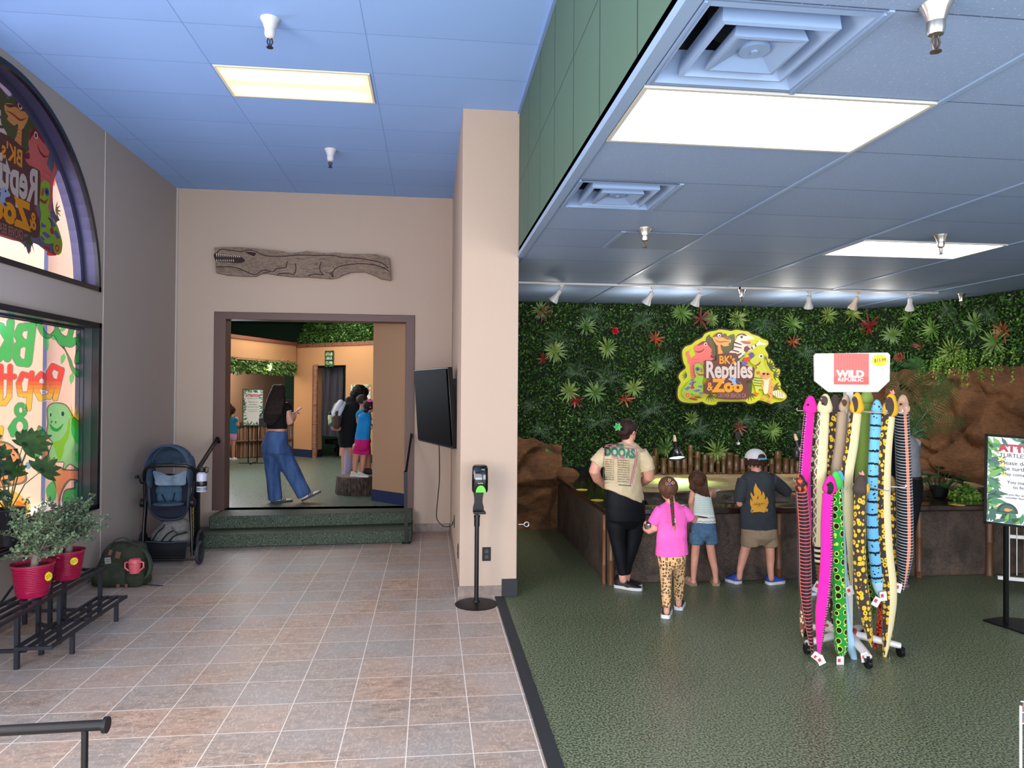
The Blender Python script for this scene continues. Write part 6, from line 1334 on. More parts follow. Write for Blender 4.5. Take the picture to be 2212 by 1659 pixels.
def tagcard(t, p, k=1.0, rot=0.3, red=True):
    u = V((cos(rot), -.15, sin(rot))).normalized(); v = V((-sin(rot), -.1, cos(rot))).normalized(); f = plane(V(p), u, v); s = .024*k; h = .033*k
    g = G(); g.plate([(-s, -h), (s, -h), (s, h*.8), (s*.8, h), (-s, h)], f, .001); g.tube([f(s*.6, h*.8), f(s*.7, h*1.6)], .0008, 5); o = to_obj('hang_tag', g, mat('#e2dcd8', .5), t)
    g = G(); g.plate([(-s*.7, -h*.2), (s*.1, -h*.2), (s*.1, h*.5), (-s*.7, h*.5)] if red else [(-s*.7, -h*.7), (s*.5, -h*.7), (s*.5, -h*.4), (-s*.7, -h*.4)], lambda a, b, w=0: f(a, b, .0016+w)); g2 = to_obj('tag_print', g, mat('#c8404a' if red else '#2a2a2e', .5), o); 
def snake(label, pts, Y, r, m, head=None, tail=.35, tags=(), hk=1.0, headcol=None, tongue=None, eye=None, patch=None, tailpts=None, flat=1.0):
    """pts: picture points down the body; r: radius; head: (mat)"""
    P3 = [P(x, y, Y+(q[0] if q else 0)) for x, y, *q in pts]; base = P3[0]
    t = thing('plush_snake', tuple(base), label, 'plush snake', 'plush snakes hanging on the rack')
    c = [V(p) for p in spline([tuple(p) for p in P3], 7, False)]; n = len(c); rr = []
    for i in range(n):
        k = i/(n-1); q = r*1.2*(.92+.12*sin(k*2.2)) if k < 1-tail or tail == 0 else r*1.2*(.92+.12*sin(k*2.2))*max(.12, 1-((k-(1-tail))/tail)**1.5*.9); rr.append((q, q*.8))
    g = G(); g.tube(c, rr, 20, True, 0, side=(1, 0, 0), uv=True); to_obj('body', g, m, t)
    if head:
        hm, hw, hh, tilt = head; hw *= 1.2; hh *= 1.42; d = V((sin(tilt), 0, cos(tilt))); a = V((cos(tilt), 0, -sin(tilt))); R = Matrix((a, V((0, 1, 0)), d)).transposed(); cc = base+d*hh*.5+V((0, -.012, 0))
        prof = [(.25, -.62), (.55, -.5), (.92, -.3), (1, -.05), (.86, .25), (.66, .55), (.5, .8), (.28, .95), (.05, 1.0)]
        g = G(); g.loft([[cc+R@V((cos(2*pi*j/20)*w*hw, sin(2*pi*j/20)*w*hw*.68, z*hh)) for j in range(20)] for w, z in prof]); to_obj('head', g, hm, t)
        if patch:
            g = G(); px_, pz_, pw, ph = patch[1:5]; b = BVHTree.FromPolygons([V(v) for v in hh_verts(cc, R, hw, hh, prof)], hh_faces(len(prof)))
            poly = spline([(px_+pw*cos(q)*(1+.12*sin(3*q)), pz_+ph*sin(q)) for q in [2*pi*i/10 for i in range(10)]], 3)
            vs = []
            for x, z in [(px_, pz_)]+[(px_+(a_-px_)*s_, pz_+(b_-pz_)*s_) for s_ in (.25, .5, .75, 1) for a_, b_ in poly]:
                o_ = cc+R@V((x*hw, -.3, z*hh)); hit = b.ray_cast(o_, V((0, 1, 0))); p = hit[0]-V((0, .0025, 0)) if hit[0] else o_+V((0, .3, 0)); vs.append(p)
            L_ = len(poly); g.add(vs, [(0, 1+i, 1+(i+1) % L_) for i in range(L_)]+[(1+k*L_+i, 1+k*L_+(i+1) % L_, 1+(k+1)*L_+(i+1) % L_, 1+(k+1)*L_+i) for k in range(3) for i in range(L_)]); to_obj('head_marking', g, patch[0], t)
        g = G()
        for sx_ in ([-1, 1] if eye is None else eye): p = cc+R@V((sx_*hw*.62, -hw*.5, hh*.22)); g.ell(p, .008*hk, n=10, m=8)
        if g.v: to_obj('eye', g, mat('#120f10', .15), t)
        if tongue: p = cc+d*hh*.95; g = G(); g.leaf(p-d*.01, d+a*.2, (0, -1, 0), .045, .03, .2); g.leaf(p, d-a*.7, (0, -1, 0), .03, .014, .2); to_obj('tongue', g, mat('#e88a94', .7), t, smooth=0)
    for q in tags: tagcard(t, P(q[0], q[1], q[3] if len(q) > 3 else Y-.05), 1.0, q[2])
    return t
def hh_verts(cc, R, hw, hh, prof): return [cc+R@V((cos(2*pi*j/20)*w*hw, sin(2*pi*j/20)*w*hw*.68, z*hh)) for w, z in prof for j in range(20)]
def hh_faces(m): return [(i*20+j, i*20+(j+1) % 20, (i+1)*20+(j+1) % 20, (i+1)*20+j) for i in range(m-1) for j in range(20)]
DK, YE, CR = '#3b302c', '#d9ae2c', '#d9cb9c'
crm, yem, dkm, pkm = [mat(c, .85, bump=(90, .15)) for c in (CR, '#d8a61e', '#42342f', '#d81c94')]
blk = mat('#171318', .8); taup = mat('#bfa98c', .85); lime = mat('#93ad55', .85)
# rear hanging pieces first, then the ones facing the viewer
snake('pale zigzag-patterned plush snake hanging behind the pink one, its thin tail over the rack base', [(1768, 905), (1760, 1000), (1762, 1130), (1785, 1250), (1797, 1320), (1800, 1368)], 4.86, .030, plush('leopard', ('#2b2a20', '#9aa084', '#c9c3a0', 2, 3)), None, .5, [(1789, 1350, .9)])
snake('maroon plush snake mostly hidden behind the yellow-headed python', [(1848, 930), (1846, 1040), (1840, 1170), (1836, 1250)], 4.9, .024, plush('plain', ('#6d2620',)))
snake('dark green plush snake with black spots, behind the blue banded one', [(1874, 1010), (1878, 1100), (1880, 1220), (1884, 1300), (1878, 1358)], 4.82, .030, plush('spots', ('#3d6d24', '#141a10', '#9bb23c', '#9bb23c')))
snake('lime green plush snake showing its plain belly, near the rack pole', [(1869, 872), (1866, 960), (1862, 1030), (1858, 1150), (1860, 1230)], 4.8, .042, plush('leopard', ('#20241a', '#a8a884', '#8fae50', .36, .9)), (lime, .042, .055, .05), .3, hk=.8, eye=[])
snake('flame patterned black, red and orange plush snake with its tail near a caster', [(1936, 1040), (1940, 1130), (1930, 1210), (1911, 1290), (1903, 1340), (1893, 1390), (1884, 1440)], 4.74, .027, plush('flame', ('#150d0e', '#5c1414', '#d8401c', '#f08a2c')), None, .5)
snake('skeleton-print black plush snake with white ribs and an orange spine', [(1947, 893), (1951, 980), (1954, 1080), (1955, 1160), (1953, 1220), (1950, 1276)], 4.66, .046, plush('ribs', ('#0f1016', '#b9bcc0', '#e07c58', .75, .30, 48)), (mat('#a8765c', .7, var=(20, '#d8b89c')), .043, .062, .04), .3, [(1940, 1270, -.2)], eye=[-1, 1])
snake('black-bellied plush snake between the skeleton print and the large ball python', [(1933, 900), (1936, 1010), (1938, 1120), (1940, 1200), (1946, 1268)], 4.76, .030, plush('plain', ('#12131a',)))
snake('magenta plush snake with pink and black diamonds, first of the upper hooks', [(1748, 893), (1742, 960), (1738, 1030), (1740, 1120), (1744, 1200)], 4.66, .033, plush('half', ('#d81c94', '#241420', '#d86aa8', .62, 1.02)), (pkm, .043, .058, .03), .2, eye=[-1])
snake('plush rattlesnake with cream belly, banded tail and brown rattle', [(1779, 893), (1775, 960), (1771, 1040), (1771, 1120), (1769, 1178)], 4.62, .036, plush('diamond', ('#3a3626', '#8e8a6c', '#d8d2b0', CR, .60, .96)), (crm, .045, .064, .05), .0, patch=(mat('#4a3a33', .85), -.35, .45, .4, .38), eye=[-1])
tt = thing('rattle_tail', tuple(P(1769, 1178, 4.62)), 'black and cream banded tail end with brown rattle below the rattlesnake body', 'plush snake', 'plush snakes hanging on the rack')
g = G(); g.tube([P(1769, 1174+i*4.4, 4.62) for i in range(11)], [.033-.0006*i for i in range(11)], 18, uv=True, side=(1, 0, 0)); to_obj('body', g, plush('rattle', ('#14110f', '#e0d6b0', '#14110f', 2)), tt)
g = G(); g.tube([P(1769.5+.15*i, 1219+i*2.7, 4.62) for i in range(17)], [(.028-.0006*i)*(1 if i % 3 else .8) for i in range(17)], 16); to_obj('rattle', g, mat('#7a4c28', .7), tt); tagcard(tt, P(1766, 1268, 4.58), 1.1, -.5)
snake('ball python plush seen from the dark back of its head, beside the rattlesnake', [(1801, 892), (1796, 960), (1790, 1030), (1786, 1110), (1788, 1180)], 4.72, .034, plush('python', (DK, YE)), (dkm, .043, .062, .05), .2, eye=[])
snake('taupe-bellied plush snake with brown cheek patch on the upper hooks', [(1820, 890), (1815, 960), (1808, 1010), (1803, 1080), (1800, 1150)], 4.68, .034, plush('plain', ('#b49e84',)), (taup, .036, .058, .2), .2, patch=(mat('#5c4030', .85), -.45, .25, .35, .3), eye=[], hk=.8)
snake('bright yellow-headed python plush with cream belly, in the middle of the rack', [(1848, 893), (1840, 960), (1829, 1030), (1829, 1110), (1834, 1190), (1838, 1264)], 4.58, .036, plush('python', (DK, YE, CR, .62, .98)), (yem, .042, .068, .04), .35, patch=(mat('#3c302c', .85), -.5, .15, .28, .55), eye=[], tongue=False, tags=[(1836, 1276, .4)])
snake('sky blue plush snake with black bands and spots, pale tail', [(1892, 893), (1889, 970), (1886, 1060), (1885, 1130), (1891, 1210), (1896, 1260), (1902, 1292)], 4.6, .033, plush('bands', ('#6cb4dc', '#14161c', '#a8ccd8', 1.16)), (mat('#6cb4dc', .85, var=(30, '#1a1c22', .6, .64)), .034, .045, .0), .2, [(1908, 1288, .15), (1893, 1300, -.5)], eye=[0])
snake('large ball python plush with dark and yellow head, the longest on the rack', [(1919, 900), (1911, 980), (1908, 1080), (1912, 1180), (1921, 1270), (1918, 1350), (1909, 1432)], 4.58, .040, plush('python', (DK, YE, CR, .68, .92)), (yem, .048, .076, .1), .3, [(1917, 1436, .1)], patch=(mat('#3c302c', .85), -.42, .05, .42, .7), eye=[-.2], tongue=True)
snake('ball python plush with brown and yellow head, low on the pond side', [(1925, 1062), (1929, 1140), (1930, 1220), (1924, 1300), (1918, 1380), (1911, 1425)], 4.72, .031, plush('python', (DK, YE)), (mat('#8a6a3c', .85, var=(14, '#42342f')), .038, .055, -.1), .4, eye=[1])
snake('green plush snake with large black spots hanging to the rack base', [(1806, 1055), (1808, 1130), (1810, 1220), (1813, 1300), (1816, 1370), (1818, 1422)], 4.52, .036, plush('spots', ('#1f8a30', '#10160f', '#c2e04c', '#d8f060')), (mat('#3fc04a', .85), .036, .055, -.1), .12, [(1815, 1428, 0.05)], eye=[-1])
snake('pale blue plush snake tail curling out lowest of all under the rack', [(1812, 1040), (1814, 1120), (1820, 1230), (1822, 1300), (1832, 1370), (1843, 1415), (1851, 1447)], 4.56, .026, plush('plain', ('#9cc4d8',)), (mat('#58a0cc', .85, var=(30, '#1a1c22', .6, .64)), .026, .035, 0), .3, [(1868, 1450, 1.0)], eye=[-1])
snake('brown-headed python plush with pink tongue on the lower hooks', [(1858, 1068), (1856, 1140), (1857, 1220), (1864, 1290), (1874, 1350), (1884, 1400)], 4.46, .036, plush('python', (DK, YE)), (dkm, .048, .062, 0), .4, [(1868, 1420, .2)], patch=(yem, .55, -.1, .3, .5), eye=[], tongue=True)
snake('hot pink plush snake with black cheek, front of the lower hooks', [(1789, 1066), (1786, 1130), (1786, 1200), (1781, 1270), (1774, 1330), (1769, 1418)], 4.44, .034, plush('half', ('#ea1f9c', '#20121c', '#d8689c', .48, .78)), (pkm, .042, .058, .1), .25, [(1773, 1426, .5), (1764, 1418, .9)], patch=(blk, -.25, -.1, .38, .6), eye=[-1])
snake('purple-black cobra plush with fiery orange head and orange rib outlines', [(1731, 1062), (1736, 1130), (1738, 1200), (1740, 1280), (1747, 1350), (1757, 1420)], 4.5, .036, plush('ribs', ('#1c1420', '#d0604c', '#2c1c34', .72, .17, 42)), (mat('#1a1418', .8, var=(26, '#e0501c', .5, .56)), .036, .055, -.15), .5, eye=[1])
snake('small giraffe-patterned plush tail beside the first rack arm', [(1736, 1300), (1733, 1340), (1734, 1378)], 4.7, .016, plush('leopard', ('#7a4a34', '#e0cfa8', '#e0cfa8', 2, 3)), None, .5, hk=.5)

# ================================================================ notice stand at the edge of the view
a_, b_, c_ = P(2128, 937, 5.2), P(2125, 1130, 5.2), P(2290, 1150, 4.93)
ux = (c_-b_).normalized(); uy = (a_-b_).normalized(); W, H = .66, (a_-b_).length
nrm = ux.cross(uy).normalized()
fb = lambda u, v, w=0: b_+ux*u+uy*v+nrm*w
t = thing('notice_stand', (4.62, 5.1, 0), 'black framed turtle notice board on a single post, cut by the edge of the view', 'notice stand')
g = G()
for q in ([(0, 0), (W, 0), (W, .018), (0, .018)], [(0, H-.018), (W, H-.018), (W, H), (0, H)], [(0, 0), (.018, 0), (.018, H), (0, H)], [(W-.018, 0), (W, 0), (W, H), (W-.018, H)]): g.plate(q, lambda u, v, w=0: fb(u, v, w), .012)
g.plate([(0, 0), (W, 0), (W, H), (0, H)], lambda u, v, w=0: fb(u, v, w-.014), .016); to_obj('frame', g, blackm, t)
ib = fb(.018, .018, .003); fi = lambda o: (lambda u, v, w=0: ib+ux*u+uy*v+nrm*(o+w))
W2, H2 = W-.036, H-.036
mats = [mat('#dfe3df', .3), mat('#2f7a4a', .4), mat('#6aa83c', .4), mat('#1d5a46', .4)]
g = G(); g.plate([(0, 0), (W2, 0), (W2, H2), (0, H2)], fi(0)); leafborder(g, fi and (lambda k: fi(.001+k)), W2, H2, 150, .11, 1, 4)
to_obj('printed_sheet', g, mats, t, smooth=0)
g = G()
for cx_, cy_ in ((.1, .46), (.11, .385), (.09, .50)): g.plate([(cx_+.019*cos(q)*(1+.35*cos(5*q)), cy_+.019*sin(q)*(1+.35*cos(5*q))) for q in [i*pi/15 for i in range(30)]], fi(.002))
to_obj('flower_print', g, mat('#f2e48a', .5), t, smooth=0)
g = G(); text_geo('ATTENTION!', lambda u, v, w=0: fi(.004)(.075+u, .565+v), .078, .004, g=g, width=.50); to_obj('title', g, mat('#b8153c', .5), t, smooth=0)
g = G()
for s, v, sz, x0 in (('TURTLES CAN BITE!', .520, .044, .078), ('Please do not touch', .462, .045, .085), ('the turtles or water.', .418, .045, .09), ('May contain Salmonella.', .378, .034, .10), ('You may purchase food', .315, .036, .13), ('to feed them inside.', .278, .036, .17), ('If you like what you see here,', .222, .023, .125), ('consider donating to keep us going.', .198, .023, .12)): text_geo(s, lambda u, w, _=0, v=v, x0=x0: fi(.004)(x0+u, v+w), sz, 0, g=g)
to_obj('text', g, mat('#26262c', .5), t, smooth=0)
g = G(); em = lambda r, k, y=0: [(.135+r*cos(q), .085+y+r*k*sin(q)) for q in [pi*i/14 for i in range(15)]]; g.plate(em(.07, 1.1), fi(.004)); to_obj('emblem', g, mat('#14352c', .5), t, smooth=0)
g = G(); g.plate(em(.052, 1.0, .008), fi(.005)); to_obj('emblem_sky', g, mat('#3a5a48', .5), t, smooth=0)
g = G(); g.plate(E_(.135, .108, .022, .013), fi(.006)); g.plate(E_(.16, .112, .008, .006), fi(.006)); to_obj('emblem_turtle', g, mat('#d8954c', .5), t, smooth=0)
g = G(); pc = fb(.15, 0, -.02); g.box(pc.x-.015, pc.x+.015, pc.y-.012, pc.y+.012, .01, pc.z+.3); to_obj('post', g, black, t)
g = G(); g.add([(4.38, 5.22, .001), (4.60, 5.28, .001), (5.15, 4.98, .001), (4.46, 4.86, .001), (4.38, 5.22, .012), (4.60, 5.28, .012), (5.15, 4.98, .012), (4.46, 4.86, .012)], [(3, 2, 1, 0), (4, 5, 6, 7), (0, 1, 5, 4), (1, 2, 6, 5), (2, 3, 7, 6), (3, 0, 4, 7)]); to_obj('base', g, black, t)
t = thing('leaflet', (4.72, 5.02, .013), 'white leaflet with a red corner lying on the notice stand base', 'leaflet')
g = G(); R = Matrix.Rotation(.5, 3, 'Z'); g.obox((4.74, 5.02, .015), (.14, .17, .002), R); to_obj('paper', g, mat('#e4e0e0', .5), t); g = G(); g.obox((4.76, 5.05, .0165), (.05, .05, .001), R); to_obj('red_print', g, mat('#d0505c', .5), t)
# white wheeled rack behind the notice
t = thing('white_rack', (5.35, 5.9, 0), 'white metal wheeled rack partly hidden behind the turtle notice board', 'display rack')
g = G(); q0, q1 = P(2176, 1250, 6.0), P(2176, 1100, 6.0)
for x, y in ((q0.x, 6.0), (q0.x+.15, 5.9), (q0.x+.5, 5.7)): g.box(x-.014, x+.014, y-.014, y+.014, .1, 1.15)
for z in (.12, .5, .9): g.bar((q0.x-.08 if z < .2 else q0.x, 6.02, z), (q0.x+.6, 5.65, z), .03)
to_obj('frame', g, white, t); g = G()
for i in range(9): g.bar((q0.x+.06+.05*i, 5.96-.03*i, .15), (q0.x+.06+.05*i, 5.96-.03*i, 1.1), .006)
to_obj('wire_grid', g, white, t)
for x, y in ((q0.x+.16, 5.9), (q0.x+.5, 5.7)): g = G(); g.cyl((x-.012, y, .035), (x+.012, y, .035), .034, n=16); g.cyl((x, y, .04), (x, y, .12), .008, n=8); to_obj('caster', g, black, t)
# corner of a wire rack in front, lower edge of the view
q = PZ(2205, 1562, .28); t = thing('wire_rack', (q.x+.15, q.y, 0), 'edge of a white wire rack with coloured cards at the lower corner of the view', 'display rack')
g = G(); g.cyl((q.x, q.y, .0), (q.x, q.y, .36), .006, n=8)
for z in (.28, .33, .38): g.cyl((q.x, q.y, z), (q.x+.3, q.y-.1, z), .003, n=6)
g.cyl((q.x+.3, q.y-.1, .0), (q.x+.3, q.y-.1, .36), .006, n=8); to_obj('frame', g, white, t); g = G(); g.box(q.x+.01, q.x+.2, q.y-.02, q.y+.0, .285, .375); to_obj('cards', g, mat('#5a8ab4', .5, var=(30, '#d87a6a')), t)
# ================================================================ people
SKIN = mat('#c98f78', .5, var=(12, '#b87c66'), bump=(90, .08), name='skin'); SKIN2 = mat('#b87f68', .5, name='skin_tan'); SKINP = mat('#d39a86', .5, var=(10, '#c48872'))
def cloth(c, var=None, b=(14, .5, .03), r=.85): return mat(c, r, bump=b, var=var, spec=.25)
def pxm(p): return (p-CAM).dot(_F)/FPX
class Body:
    def __init__(s, Y): s.Y = Y
    def pt(s, x, y, dy=0): return P(x, y, s.Y+dy)
    def rings(s, st, side, dep=.62, k=1.0, n=28):
        """st: (x, y, half width px, dy=0, tilt=0, depth ratio=dep)"""
        side = V(side).normalized(); fw_ = V((side.y, -side.x, 0)); fw_ = fw_ if fw_.y > 0 else -fw_; out = []
        for q in st:
            x, y, w = q[:3]; dy = q[3] if len(q) > 3 else 0; tl_ = q[4] if len(q) > 4 else 0; dr = q[5] if len(q) > 5 else dep
            c = s.pt(x, y, dy); m = pxm(c); hw = w*m*k; hd = w*m*dr*k
            out.append([c+side*(cos(2*pi*j/n)*hw)+fw_*(sin(2*pi*j/n)*hd)+V((0, 0, tl_*cos(2*pi*j/n)*hw)) for j in range(n)])
        return out
    def limb(s, g, st, k=1.0, n=12, flat=False, add=0.0):
        pts = [s.pt(q[0], q[1], q[3] if len(q) > 3 else 0) for q in st]; rr = [q[2]*pxm(p)*k+add for q, p in zip(st, pts)]
        if flat: g.tube(pts, rr, n)
        else: g.limb(pts, rr, n)
        return pts
def foldfn(amp, seed=0, fx=7, fz=3): return lambda p: amp*(noise.noise(V((p.x*fx+seed, p.y*fx, p.z*fz+.8*noise.noise(p*3))))+.5*noise.noise(p*fx*2.4))
def hand(g, w, d, nrm, L, curl=.5, side=1, spread=.18):
    """palm and five bent fingers; w wrist, d direction, nrm back of hand, L hand length"""
    d = V(d).normalized(); a = d.cross(V(nrm)).normalized(); nn = a.cross(d).normalized(); w = V(w); R = Matrix((a, d, nn)).transposed()
    g.ell(w+d*L*.28, (L*.22, L*.30, L*.1), R, 14, 10)
    for i, (o, l) in enumerate(((-.16, .44), (-.055, .5), (.05, .47), (.15, .38))):
        b = w+d*L*.46+a*(o*L); e = (d+a*(o*spread*3)).normalized(); p1 = b+e*l*L*.42; e2 = (e-nn*curl).normalized(); p2 = p1+e2*l*L*.33; e3 = (e2-nn*curl*1.2).normalized(); p3 = p2+e3*l*L*.25
        g.limb([b, p1, p2, p3], [L*.047, L*.045, L*.04, L*.034], 8)
    b = w+d*L*.12+a*(-side*L*.17); g.limb([b, b+(d*.6-a*side*.8).normalized()*L*.2, b+(d*.6-a*side*.8).normalized()*L*.2+(d-a*side*.1-nn*.4).normalized()*L*.17], [L*.06, L*.05, L*.04], 8)
def shoe(t, heel, toe, wd, h, upper, sole, lift=0.0, name='shoe', swoosh=None, label=None, stripes=None):
    heel, toe = V(heel), V(toe); d = toe-heel; L = d.length; d.normalize(); s_ = d.cross(V((0, 0, 1))).normalized(); u = s_.cross(d).normalized()
    o = to_obj(name, shoe_geo(heel, d, s_, u, L, wd, h), upper, t, smooth=60)
    if label: o['label'] = label
    g = G(); prof = [(-.02, .55), (.05, .86), (.3, .84), (.5, .9), (.72, 1.04), (.9, .8), (1.02, .35)]
    g.loft([[heel+d*(L*k)+s_*(wd*.53*w*c)+u*z for c, z in ((-1.04, .002), (1.04, .002), (1.1, h*.34), (-1.1, h*.34))] for k, w in prof]); to_obj('sole', g, sole, o, smooth=50)
    if swoosh:
        for sg in (-1, 1):
            g = G(); q = [(.42, .32), (.55, .28), (.85, .5), (.58, .4), (.45, .48)]; g.plate([(a*L, b*h) for a, b in q], lambda a, b, w=0: heel+d*a+s_*(sg*wd*.56)+u*b); to_obj('swoosh', g, swoosh, o, smooth=0)
    if stripes:
        for sg in (-1, 1):
            g = G()
            for k in (.38, .47, .56): g.plate([(k*L, h*.26), ((k+.05)*L, h*.26), ((k+.13)*L, h*.72), ((k+.08)*L, h*.72)], lambda a, b, w=0: heel+d*a+s_*(sg*wd*(.54-.12*max(0, b/h-.4)))+u*b)
            to_obj('stripe', g, stripes, o, smooth=0)
    return o
def shoe_geo(heel, d, s_, u, L, wd, h):
    g = G(); prof = [(0, .5, .75), (.04, .8, 1.05), (.18, .86, 1.12), (.34, .84, 1.05), (.5, .84, .78), (.66, .96, .6), (.82, .98, .5), (.94, .72, .4), (1.0, .3, .24)]
    g.loft([[heel+d*(L*k)+s_*(wd*.5*w*math.copysign(abs(cos(a))**.8, cos(a)))+u*(h*.12+hh*h*.88*max(0, sin(a))**.7+(0 if sin(a) > 0 else 0)) for a in [2*pi*j/20 for j in range(20)]] for k, w, hh in prof]); return g
def headmesh(g, b, x, y, hw, hh, face, dy=0, ears=True):
    c = b.pt(x, y, dy); m = pxm(c); w, h = hw*m, hh*m; f = V((*face, 0)).normalized(); sd_ = V((f.y, -f.x, 0)); R = Matrix((sd_, f, V((0, 0, 1)))).transposed()
    g.ell(c+V((0, 0, h*.18)), (w*.92, w*1.08, h*.8), R, 22, 16); g.ell(c+f*w*.18-V((0, 0, h*.38)), (w*.68, w*.8, h*.52), R, 18, 12)
    g.limb([c+f*w*1.02+V((0, 0, h*.1)), c+f*w*1.22-V((0, 0, h*.14))], [w*.1, w*.16], 8); g.ell(c+f*w*.95-V((0, 0, h*.42)), (w*.28, w*.12, h*.07), R, 10, 6); g.ell(c+f*w*.9-V((0, 0, h*.68)), (w*.25, w*.2, h*.16), R, 10, 6)
    g.ell(c+f*w*.86+V((0, 0, h*.28)), (w*.55, w*.2, h*.08), R, 12, 6)
    if ears:
        for s in (-1, 1): g.ell(c+sd_*(s*w*.93)-f*w*.05+V((0, 0, -h*.02)), (w*.14, w*.22, h*.24), R, 12, 8)
    return c, w, h, f, sd_, R
def eyes(t, hd, col='#3a2a20'):
    c, w, h, f, sd_, R = hd
    for s in (-1, 1): g = G(); g.ell(c+f*w*.93+sd_*(s*w*.38)+V((0, 0, h*.08)), (w*.13, w*.08, h*.07), R, 12, 8); o = to_obj('eye', g, mat('#e8e2dc', .2), t); g = G(); g.ell(c+f*w*.99+sd_*(s*w*.38)+V((0, 0, h*.08)), (w*.06, w*.04, h*.05), R, 10, 6); to_obj('iris', g, mat(col, .2), o)
    g = G(); g.ell(c+f*w*1.03-V((0, 0, h*.42)), (w*.24, w*.06, h*.05), R, 10, 6); to_obj('lips', g, mat('#a85a54', .45), t)
def hairmat(c1, c2, rough=.38):
    key = ('hair', c1, c2)
    if key in MC: return MC[key]
    n = N('hair'); w = n.noise(n.mapv(n.obj(), sc=(60, 60, 6)), 2, 4, .6, .3); n.base(n.ramp(w, (.3, c1), (.7, c2))); n.p(Roughness=.5, Specular_IOR_Level=.2); n.bump(w, .8, .01); MC[key] = n.m; return n.m
def decal(name, t, target, parts, mats, direction=(0, 1, 0), off=.006, start=-.6):
    """flat print pressed onto cloth: parts = [(vertices3d, faces, material index)]"""
    bv = BVHTree.FromPolygons([V(v) for v in target.v], target.f); d = V(direction).normalized(); g = G(); last = None
    for vs, fs, mi in parts:
        out = []
        for v in vs:
            d = (V(v)-CAM).normalized(); h = bv.ray_cast(V(v), d); p = (h[0]-d*off) if h[0] is not None else V(v); out.append(p)
        g.add(out, fs, mi)
    return to_obj(name, g, mats, t, smooth=0)
def grid_fill(poly, n=14):
    """dense triangulated version of a 2-D polygon, so that it can follow folds"""
    xs, ys = [p[0] for p in poly], [p[1] for p in poly]; return poly

def finish_shirt(b, t, st, sleeves, side, m, vox, name='shirt', amp=.006, dep=.62, seed=0, smooth=5):
    g = G(); g.loft(b.rings(st, side, dep))
    for sl in sleeves: b.limb(g, sl, flat=True, n=18)
    h = remesh(g, vox, smooth, foldfn(amp, seed)); return h, to_obj(name, h, m, t, smooth=180)
def finish_pants(b, t, st, legs, side, m, vox, name='trousers', amp=.004, dep=.62, seed=0, smooth=16):
    g = G(); g.loft(b.rings(list(st)+[(st[-1][0], st[-1][1]+.42*st[-1][2], st[-1][2]*.5)], side, dep))
    for sl in legs: b.limb(g, sl, flat=True, n=18)
    h = remesh(g, vox, smooth, foldfn(amp, seed)); return h, to_obj(name, h, m, t, smooth=180)
def figure(label, Y, foot, side, st, dep, arms, legs, head, neck, skin, vox, hands=(), feet=(), k=.84, hipst=()):
    b = Body(Y); base = b.pt(*foot); t = thing('person', tuple(base), label, 'person'); g = G()
    g.loft(b.rings([(q[0], q[1], q[2]*k)+tuple(q[3:]) for q in list(st)+list(hipst)], side, dep))
    hd = headmesh(g, b, *head[:4], head[4], *(head[5:]))
    b.limb(g, neck)
    for a in arms: b.limb(g, a)
    for l in legs: b.limb(g, l)
    for (w, d, nn, L, cu, sd) in hands: hand(g, b.pt(*w), d, nn, L, cu, sd)
    for h_, tt in feet: g.limb([h_, (V(h_)+V(tt))/2, tt], [.028, .03, .02], 10)
    body = remesh(g, vox, 4); o = to_obj('body', body, skin, t, smooth=180); eyes(t, hd)
    return b, t, hd

# --- woman in the beige tour shirt
st = [(1355, 954, 12), (1353, 960, 27), (1347, 969, 45), (1345, 984, 49), (1346, 1008, 44), (1347, 1032, 42, 0, -.1), (1348, 1058, 45, 0, -.28), (1349, 1074, 47, 0, -.42)]
hip = [(1350, 1085, 46), (1351, 1108, 44)]
side = (1, .25, 0)
b, t, hd = figure('woman in a beige band tour shirt and black leggings at the pond corner', 6.31, (1352, 1272), side, st, .62,
    [[(1304, 980, 12), (1290, 1000, 12.5), (1284, 1018, 12.5), (1290, 1034, 10.5, .06), (1306, 1050, 7, .14)], [(1390, 982, 12), (1399, 1010, 13), (1402, 1030, 12), (1388, 1042, 9, .16), (1368, 1046, 6.5, .28)]],
    [[(1334, 1110, 20), (1336, 1170, 13), (1341, 1220, 9), (1346, 1252, 8.5)], [(1370, 1110, 20, .06), (1366, 1170, 14, .08), (1356, 1220, 10, .1), (1352, 1252, 8.5, .1)]],
    (1357, 931, 18.5, 25, (.86, .5)), [(1356, 968, 14), (1357, 945, 11.5)], SKINP, .0065, [((1307, 1051, .15), (.6, .5, -.2), (0, 0, 1), .16, .5, 1), ((1366, 1046, .29), (-.8, .5, 0), (0, 0, 1), .16, .5, -1)], k=.84, hipst=hip)
beige = cloth('#cdbb98', (3, '#bfae8a'))
sh, so = finish_shirt(b, t, st, [[(1312, 976, 17), (1299, 990, 16.5), (1286, 1003, 14.5)], [(1382, 976, 17), (1395, 998, 17), (1400, 1017, 15.5)]], side, beige, .007, amp=.010, seed=3)
finish_pants(b, t, [(1349, 1058, 41, 0, -.3), (1351, 1085, 46), (1351, 1105, 46), (1352, 1122, 44)], [[(1333, 1108, 24), (1331, 1135, 21.5), (1333, 1165, 16.5), (1338, 1195, 14), (1343, 1222, 10.5), (1345, 1242, 9.6)], [(1371, 1108, 24, .05), (1370, 1140, 21.5, .07), (1366, 1168, 18, .08), (1360, 1195, 15, .09), (1354, 1222, 11.5, .1), (1352, 1241, 10, .1)]], side, cloth('#07090f', None, (10, .2, .02), .7), .0065, 'leggings', .003)
c, w, h, f, sd_, R = hd
